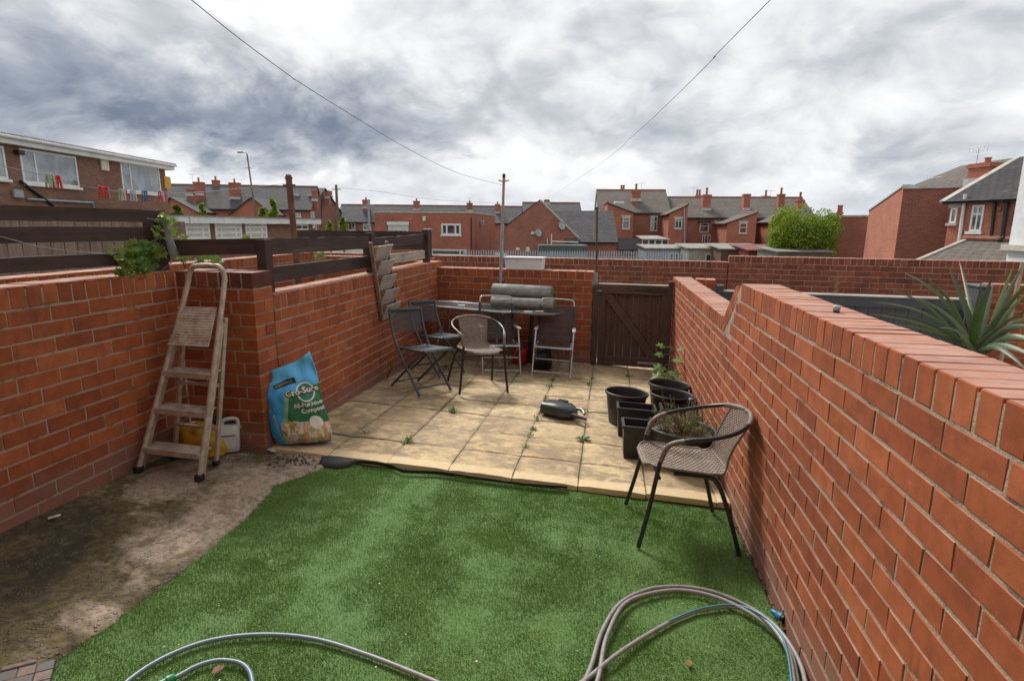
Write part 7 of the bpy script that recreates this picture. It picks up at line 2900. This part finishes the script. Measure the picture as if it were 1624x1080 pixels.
# ---- sheds and lock-ups in front of the terrace
for (pl, pr, dd, yt, yr, mt, rm, lb) in ((1027, 1092, 44, 394, 391, (.32, .35, .38), FELT, 'grey flat-roofed garage below the glazed lean-to'),
                                         (1093, 1145, 42, 394, 390, (.40, .36, .28), FELT, 'cream flat-roofed garage between the grey garage and the red shed'),
                                         (1146, 1218, 40, 395, 390, (.17, .085, .06), FELT, 'brown shed with pale felt roof in front of the terrace'),
                                         (1190, 1246, 38, 397, 391.5, (.22, .05, .035), None, 'dark red low shed beside the green tree'),
                                         (1238, 1322, 34, 399, 396, (.20, .185, .15), FELT, 'long low grey shed under the green tree')):
    Bs = Bldg('garage', lb, pl, dd, pr, dd, 'shed', -2.6)
    zt, zr_ = Bs.z((pl + pr) / 2, yt), Bs.z((pl + pr) / 2, yr, 3)
    mm_ = simple('shed_wall', mt, None, 2, .8, 0, .2)
    Bs.wall(0, Bs.L, 0, 3, zt - .02, mm_)
    rm_ = rm or simple('red_felt', (.20, .06, .045), None, 2, .8, 0, .2)
    Bs.slope('roof', (-.15, -.2, zt - .05), (Bs.L + .15, -.2, zt - .05), (Bs.L + .15, 3.2, zr_ + .1), (-.15, 3.2, zr_ + .1), rm_, .07)
    Bs.window_m(Bs.L * .55, Bs.L * .55 + .8, zt - 1.1, zt - .4, 0, 2, (1.0,), sill=False)
    MB().rbox(Bs.L * .15, Bs.L * .15 + .85, -.04, -.004, .15, min(2.0, zt - .15), .02).build('door', mm_, Bs.root)

# ---- H: blank-walled brick blocks on the right
B = Bldg('brick_block', 'plain brick wall of a building behind the green tree', 1318, 38, 1392, 36, 'building', -1.4)
B.wall(0, B.L, 0, 6, B.z(1350, 344.5), 'orange')
MB().box(-.05, B.L + .05, -.05, 6.05, B.z(1350, 344.5) + .004, B.z(1350, 344.5) + .12).build('coping', MT['concrete_trim'], B.root)
B.chimney(1331, 336, 344, 6, 3, 2, .4, None, False)
B = Bldg('brick_block', 'tall windowless brick building with sloping parapet on the right', 1374, 31.5, 1423, 25.5, 'building', -1.0)
z0_, z1_ = B.z(1379, 335.5), B.z(1428, 298)
B.poly('sloping_wall', [(0, 0), (B.L, 0), (B.L, z1_), (0, z0_)], 0, 4.5, BRK['orange'])
cp2 = MB().bar((0 - .05, .15, z0_ + .06), (B.L + .04, .15, z1_ + .06), .40, .10)
cp2.build('coping', MT['lead'], B.root)
p0 = B.M @ Vector((B.L, 0, 0))
pr0 = proj((p0.x, p0.y, 1.4))
b0 = Bldg('brick_block', 'dark blank brick flank wall beside the slate-roofed house on the right', pr0[0], pr0[2], 1545, 24.2, 'building', -1.0)
zt = (b0.z(1429, 298) + b0.z(1530, 300)) / 2
b0.wall(.02, b0.L, 0.0, 5, zt - .004, 'dark')
MB().box(-.03, b0.L, -.06, 5.05, zt, zt + .12).build('coping', MT['lead'], b0.root)

# ---- I: slate-roofed house on the right
B = Bldg('brick_house', 'red brick house with dark slate roof, white windows and black drainpipes on the right', 1501, 21.5, 1640, 18.6, 'house', -.8)
zeL, zeR = B.z(1502, 321), B.z(1610, 312)
ze = (zeL + zeR) / 2
B.wall(0, B.L, 0, 7, ze, 'orange')
q = B.at(1616, 254, 3.6)
zr = q.z
B.slope('roof', (-.12, -.25, ze - .12), (B.L + .6, -.25, ze - .12), (B.L + .6, 3.6, zr), (B.at(1612, 256, 3.6).x, 3.6, zr), DARKROOF, .09)
vv0, vv1 = Vector((-.12, -.28, ze - .05)), Vector((B.at(1612, 256, 3.6).x, 3.6, zr + .07))
MB().bar(vv0, vv1, .22, .10).build('verge', MT['concrete_trim'], B.root)
q0 = B.at(1472, 296, 6)
q1 = B.at(1525, 266, 8.0)
q2 = B.at(1626, 254, 8.0)
B.slope('rear_roof', (q0.x, 4.6, q0.z - .25), (B.L + 1.5, 4.6, q0.z - .25), (B.L + 1.5, 8, q1.z + .5), (q1.x, 8, q1.z), TILE, .1)
B.wall(q0.x + .4, B.L + 1.4, 4.8, 9, q0.z - .45, 'dark', 'rear_wall')
B.chimney(1561, 260, 290, 33, 3.4, 1, .8, 251, True)
B.aerial(1547, 236, 270, 3.4)
B.aerial(1480, 280, 297, 5)
B.window(1506, 1520, 330, 354, 0, 1, (1.0,), sill='stone', fr=.06)
B.window(1537, 1563, 325, 367, 0, 2, (.66, .34), sill=True, fr=.065)
B.pipe(1533, 308, 383, -.03, .055, 'fascia', 1523)
B.pipe(1580, 318, 384, -.03, .05, 'black', 1573)
B.pipe(1600, 316, 384, -.03, .065, 'black', 1591)
MB().tube([(B.at(1598, 376).x, -.10, B.z(1598, 376)), (B.at(1588, 382).x, -.14, B.z(1588, 382))], .09, 8).build('waste_pipe', MT['black'], B.root, 40)
B.window(1604, 1612, 334, 358, 0, 1, (1.0,), sill=False, frame=MT['black'])
q0, q1 = B.at(1517, 384, -.5), B.at(1640, 381, -.5)
zlt = q0.z
B.slope('lean_to_roof', (q0.x, -3.2, zlt - 1.15), (B.L + .6, -3.2, zlt - 1.15), (B.L + .6, -.02, zlt), (q0.x, -.02, zlt), TILE, .08)
MB().bar((q0.x, -3.22, zlt - 1.06), (q0.x, -.03, zlt + .09), .16, .10).build('verge', MT['concrete_trim'], B.root)
MB().tube([(q0.x - .1, -.06, zlt + .14), (B.L + .5, -.06, zlt + .14)], .11, 8).build('ridge', RIDGE, B.root)
B.wall(q0.x + .35, B.L + .3, -2.9, -.01, zlt - 1.22, 'orange', 'lean_to_wall')
MB().prism([(-2.95, 0), (-.01, 0), (-.01, zlt - .12), (-2.95, zlt - 1.17)], q0.x + .12, q0.x + .34, Matrix(((0, 0, 1, 0), (1, 0, 0, 0), (0, 1, 0, 0), (0, 0, 0, 1)))).build('lean_to_wall', BRK['orange'], B.root)
B.window(1500.5, 1514, 395, 416, 0, 1, (.6, .4), sill=False, fr=.10)
q = B.at(1566, 333)
MB().rbox(q.x + .35, q.x + .5, -.06, -.004, q.z - .05, q.z + .1, .02).build('vent', MT['pot_clay'], B.root)
# white rendered house at the edge of the view
B = Bldg('rendered_house', 'white rendered house wall at the far right edge', 1603, 12.5, 1700, 10.5, 'house', -.6)
B.wall(0, B.L + 2, 0, 3, B.z(1622, 246), simple('white_render', (.62, .64, .66), (.55, .57, .60), 1.5, .8, 0, .1))
MB().box(-.05, B.L + 2.05, -.12, .0, B.z(1604, 388) - .12, B.z(1604, 388)).build('skirting', MT['concrete_trim'], B.root)

# ------------------------------------------------------------------ posts and lamps
def lamp(px, pyt, pyb, d, armpx):
    a, b = atD(px, pyt, d), atD(px + 6, pyb, d)
    z0 = land(a.x, a.y)
    h = a.z - z0
    t = thing('street_lamp', 'tall street lamp standing above the slate roofs of the left terrace', 'street lamp', (a.x, a.y, z0))
    MB().tube([(.55, 0, 0), (.5, 0, h * .35), (.05, 0, h - .1), (0, 0, h)], [.12, .10, .075, .06], 10).build('column', simple('brown_column', (.16, .12, .10), (.12, .09, .08), 3, .6), t, 40)
    MB().tube([(0, 0, h), (-.15, 0, h + .12), (-.45, 0, h + .15)], .05, 8).build('arm', MT['galv'], t, 40)
    MB().rbox(-1.05, -.40, -.14, .14, h + .06, h + .22, .05).build('lantern', simple('lantern_grey', (.30, .29, .27), None, 4, .5), t)
    MB().tube([(-.35, 0, h - 1.5), (.4, 0, h - 1.5)], .03, 6).build('bracket', MT['galv'], t, 40)


lamp(391, 244, 300, 62, 384)


def pole(label, px, pyt, pyb, d, r, mat, name='utility_pole'):
    a = atD(px, pyt, d)
    z0 = land(a.x, a.y)
    t = thing(name, label, 'pole', (a.x, a.y, z0))
    MB().tube([(0, 0, 0), (0, 0, a.z - z0)], [r * 1.15, r * .85], 10).build('shaft', mat, t, 40)
    MB().box(-.5, .5, -.05, .05, a.z - z0 - .45, a.z - z0 - .37).build('crossarm', mat, t)
    MB().lathe([(0, 0), (r * .9, 0), (r * .7, .08), (0, .12)], 10, Matrix.Translation((0, 0, a.z - z0))).build('cap', MT['galv'], t)


pole('wooden telegraph pole beside the gable-ended house', 533, 294, 360, 58, .15, simple('pole_wood', (.17, .13, .10), (.12, .09, .07), 3, .8))
pole('grey steel pole in front of the far terrace', 584, 318, 362, 50, .10, MT['galv'], 'steel_pole')

# ------------------------------------------------------------------ trees
def tree(label, pxc, py_top, py_bot, wpx, d, mats, n, lsz, name='tree', conic=0.0, seed=1):
    rr = random.Random(seed)
    c = atD(pxc, (py_top + py_bot) / 2, d)
    z0 = land(c.x, c.y)
    k = d / FPX
    hw, hh = wpx / 2 * k, (py_bot - py_top) / 2 * k
    t = thing(name, label, 'tree', (c.x, c.y, z0))
    cz = c.z - z0
    ms = [MB(), MB()]
    clumps = []
    ncl = 46 if not conic else 16
    for i in range(ncl):
        while True:
            p = Vector((rr.uniform(-1, 1), rr.uniform(-1, 1), rr.uniform(-1, 1)))
            if .45 < p.length < 1:
                break
        p = p.normalized() * (p.length ** .5)
        if conic:
            p.x *= 1 - .8 * (p.z + 1) / 2
            p.y *= 1 - .8 * (p.z + 1) / 2
        clumps.append((Vector((p.x * hw * .80, p.y * hw * .80, cz + p.z * hh * .82)), rr.uniform(.26, .42) * (hw if not conic else hw * .8)))
    for i in range(n):
        cc, r_ = clumps[rr.randrange(ncl)]
        while True:
            p = Vector((rr.uniform(-1, 1), rr.uniform(-1, 1), rr.uniform(-1, 1)))
            if p.length < 1:
                break
        q = cc + p.normalized() * (p.length ** .45) * r_ * Vector((1, 1, .8)).length / 1.63
        out = (q - Vector((0, 0, cz))).normalized()
        dv = (out + Vector((rr.uniform(-1, 1), rr.uniform(-1, 1), rr.uniform(-1, 1))) * .9)
        leaf(ms[0 if rr.random() < .6 else 1], q, dv, out + Vector((rr.uniform(-.6, .6), rr.uniform(-.6, .6), rr.uniform(-.2, .8))), lsz * rr.uniform(.6, 1.25), lsz * .6, 'blade')
    ms[0].build('crown', mats[0], t)
    ms[1].build('crown', mats[1], t)
    tb = MB().tube([(0, 0, 0), (0, 0, cz * .6), (0, 0, cz)], [hw * .09 + .05, hw * .07 + .04, .04], 8)
    for i in range(7):
        cc, r_ = clumps[i]
        tb.tube([(0, 0, cz * (.45 + .06 * i)), tuple(Vector((0, 0, cz * .8)).lerp(cc, .6)), tuple(cc)], [.06, .04, .02], 5)
    tb.build('trunk', TWIG, t)
    return t


TG1 = leaf_mat('tree_leaf_bright', [(.20, .27, .018), (.27, .35, .025), (.16, .225, .018), (.32, .40, .035)], .3)
TG2 = leaf_mat('tree_leaf_mid', [(.115, .18, .018), (.155, .23, .022), (.095, .155, .018)], .3)
tree('round bright green tree between the right terrace and the blank brick building', 1278, 334, 408, 112, 36, (TG1, TG2), 24000, .115, 'round_tree')
tree('narrow yellow-green conifer rising beside the rusty post', 432, 315, 352, 18, 44, (LEAF_Y, TG1), 1500, .20, 'conifer', 1.0, 3)
tree('small yellow-green shrub in front of the rusty post side of the annexe', 417, 329, 352, 13, 44, (LEAF_Y, TG1), 700, .20, 'shrub', .5, 4)
tree('small green shrub at the corner of the white-fascia annexe', 280, 324, 352, 20, 40, (LEAF_D, TG2), 1300, .18, 'shrub', .5, 5)
tree('thin yellow-green shrub beside the slate gable of the left terrace', 320, 320, 348, 13, 42, (LEAF_Y, TG1), 420, .18, 'shrub', 1.0, 6)
tree('yellow-green bush at the foot of the telegraph pole', 544, 345, 372, 14, 40, (LEAF_Y, TG1), 700, .18, 'bush', .6, 7)
tree('pale bush left of the telegraph pole', 523, 350, 374, 12, 40, (LEAF_Y, TG1), 500, .18, 'bush', .6, 8)
# ------------------------------------------------------------------ the house the yard belongs to, behind the camera
t = thing('brick_house', 'red brick rear wall of the house at the near end of the yard', 'house', (0, -4.35, -.1))
wl = MB()
# openings for a door and a window
for x0, x1, z0, z1 in ((-5, -.9, 0, 6.2), (.3, 1.1, 0, 6.2), (2.0, 6, 0, 6.2), (-.9, .3, 0, 1.05), (-.9, .3, 2.35, 6.2), (1.1, 2.0, 2.2, 6.2)):
    wl.box(x0, x1, -.3, 0, z0, z1)
wl.build('wall', BRK['red'], t)
fr = MB()
for x0, x1, z0, z1 in ((-.9, -.83, 1.05, 2.35), (.23, .3, 1.05, 2.35), (-.83, .23, 1.05, 1.12), (-.83, .23, 2.28, 2.35), (-.335, -.265, 1.12, 2.28)):
    fr.box(x0, x1, -.15, -.08, z0, z1)
wn = fr.build('window', MT['pvc'], t)
MB().box(-.83, .23, -.125, -.12, 1.12, 2.28).build('pane', MT['glass'], wn)
MB().box(-1.0, .4, -.1, .06, .96, 1.046).build('sill', MT['concrete_trim'], wn)
dr = MB().rbox(1.104, 1.996, -.16, -.10, .0, 2.196, .01).build('door', MT['pvc'], t)
MB().tube([(1.2, -.09, 1.05), (1.32, -.07, 1.05)], .012, 8).build('handle', MT['galv'], dr, 40)
MB().box(-5.2, 6.2, -.5, .25, 6.21, 6.35).build('eaves', MT['fascia'], t)
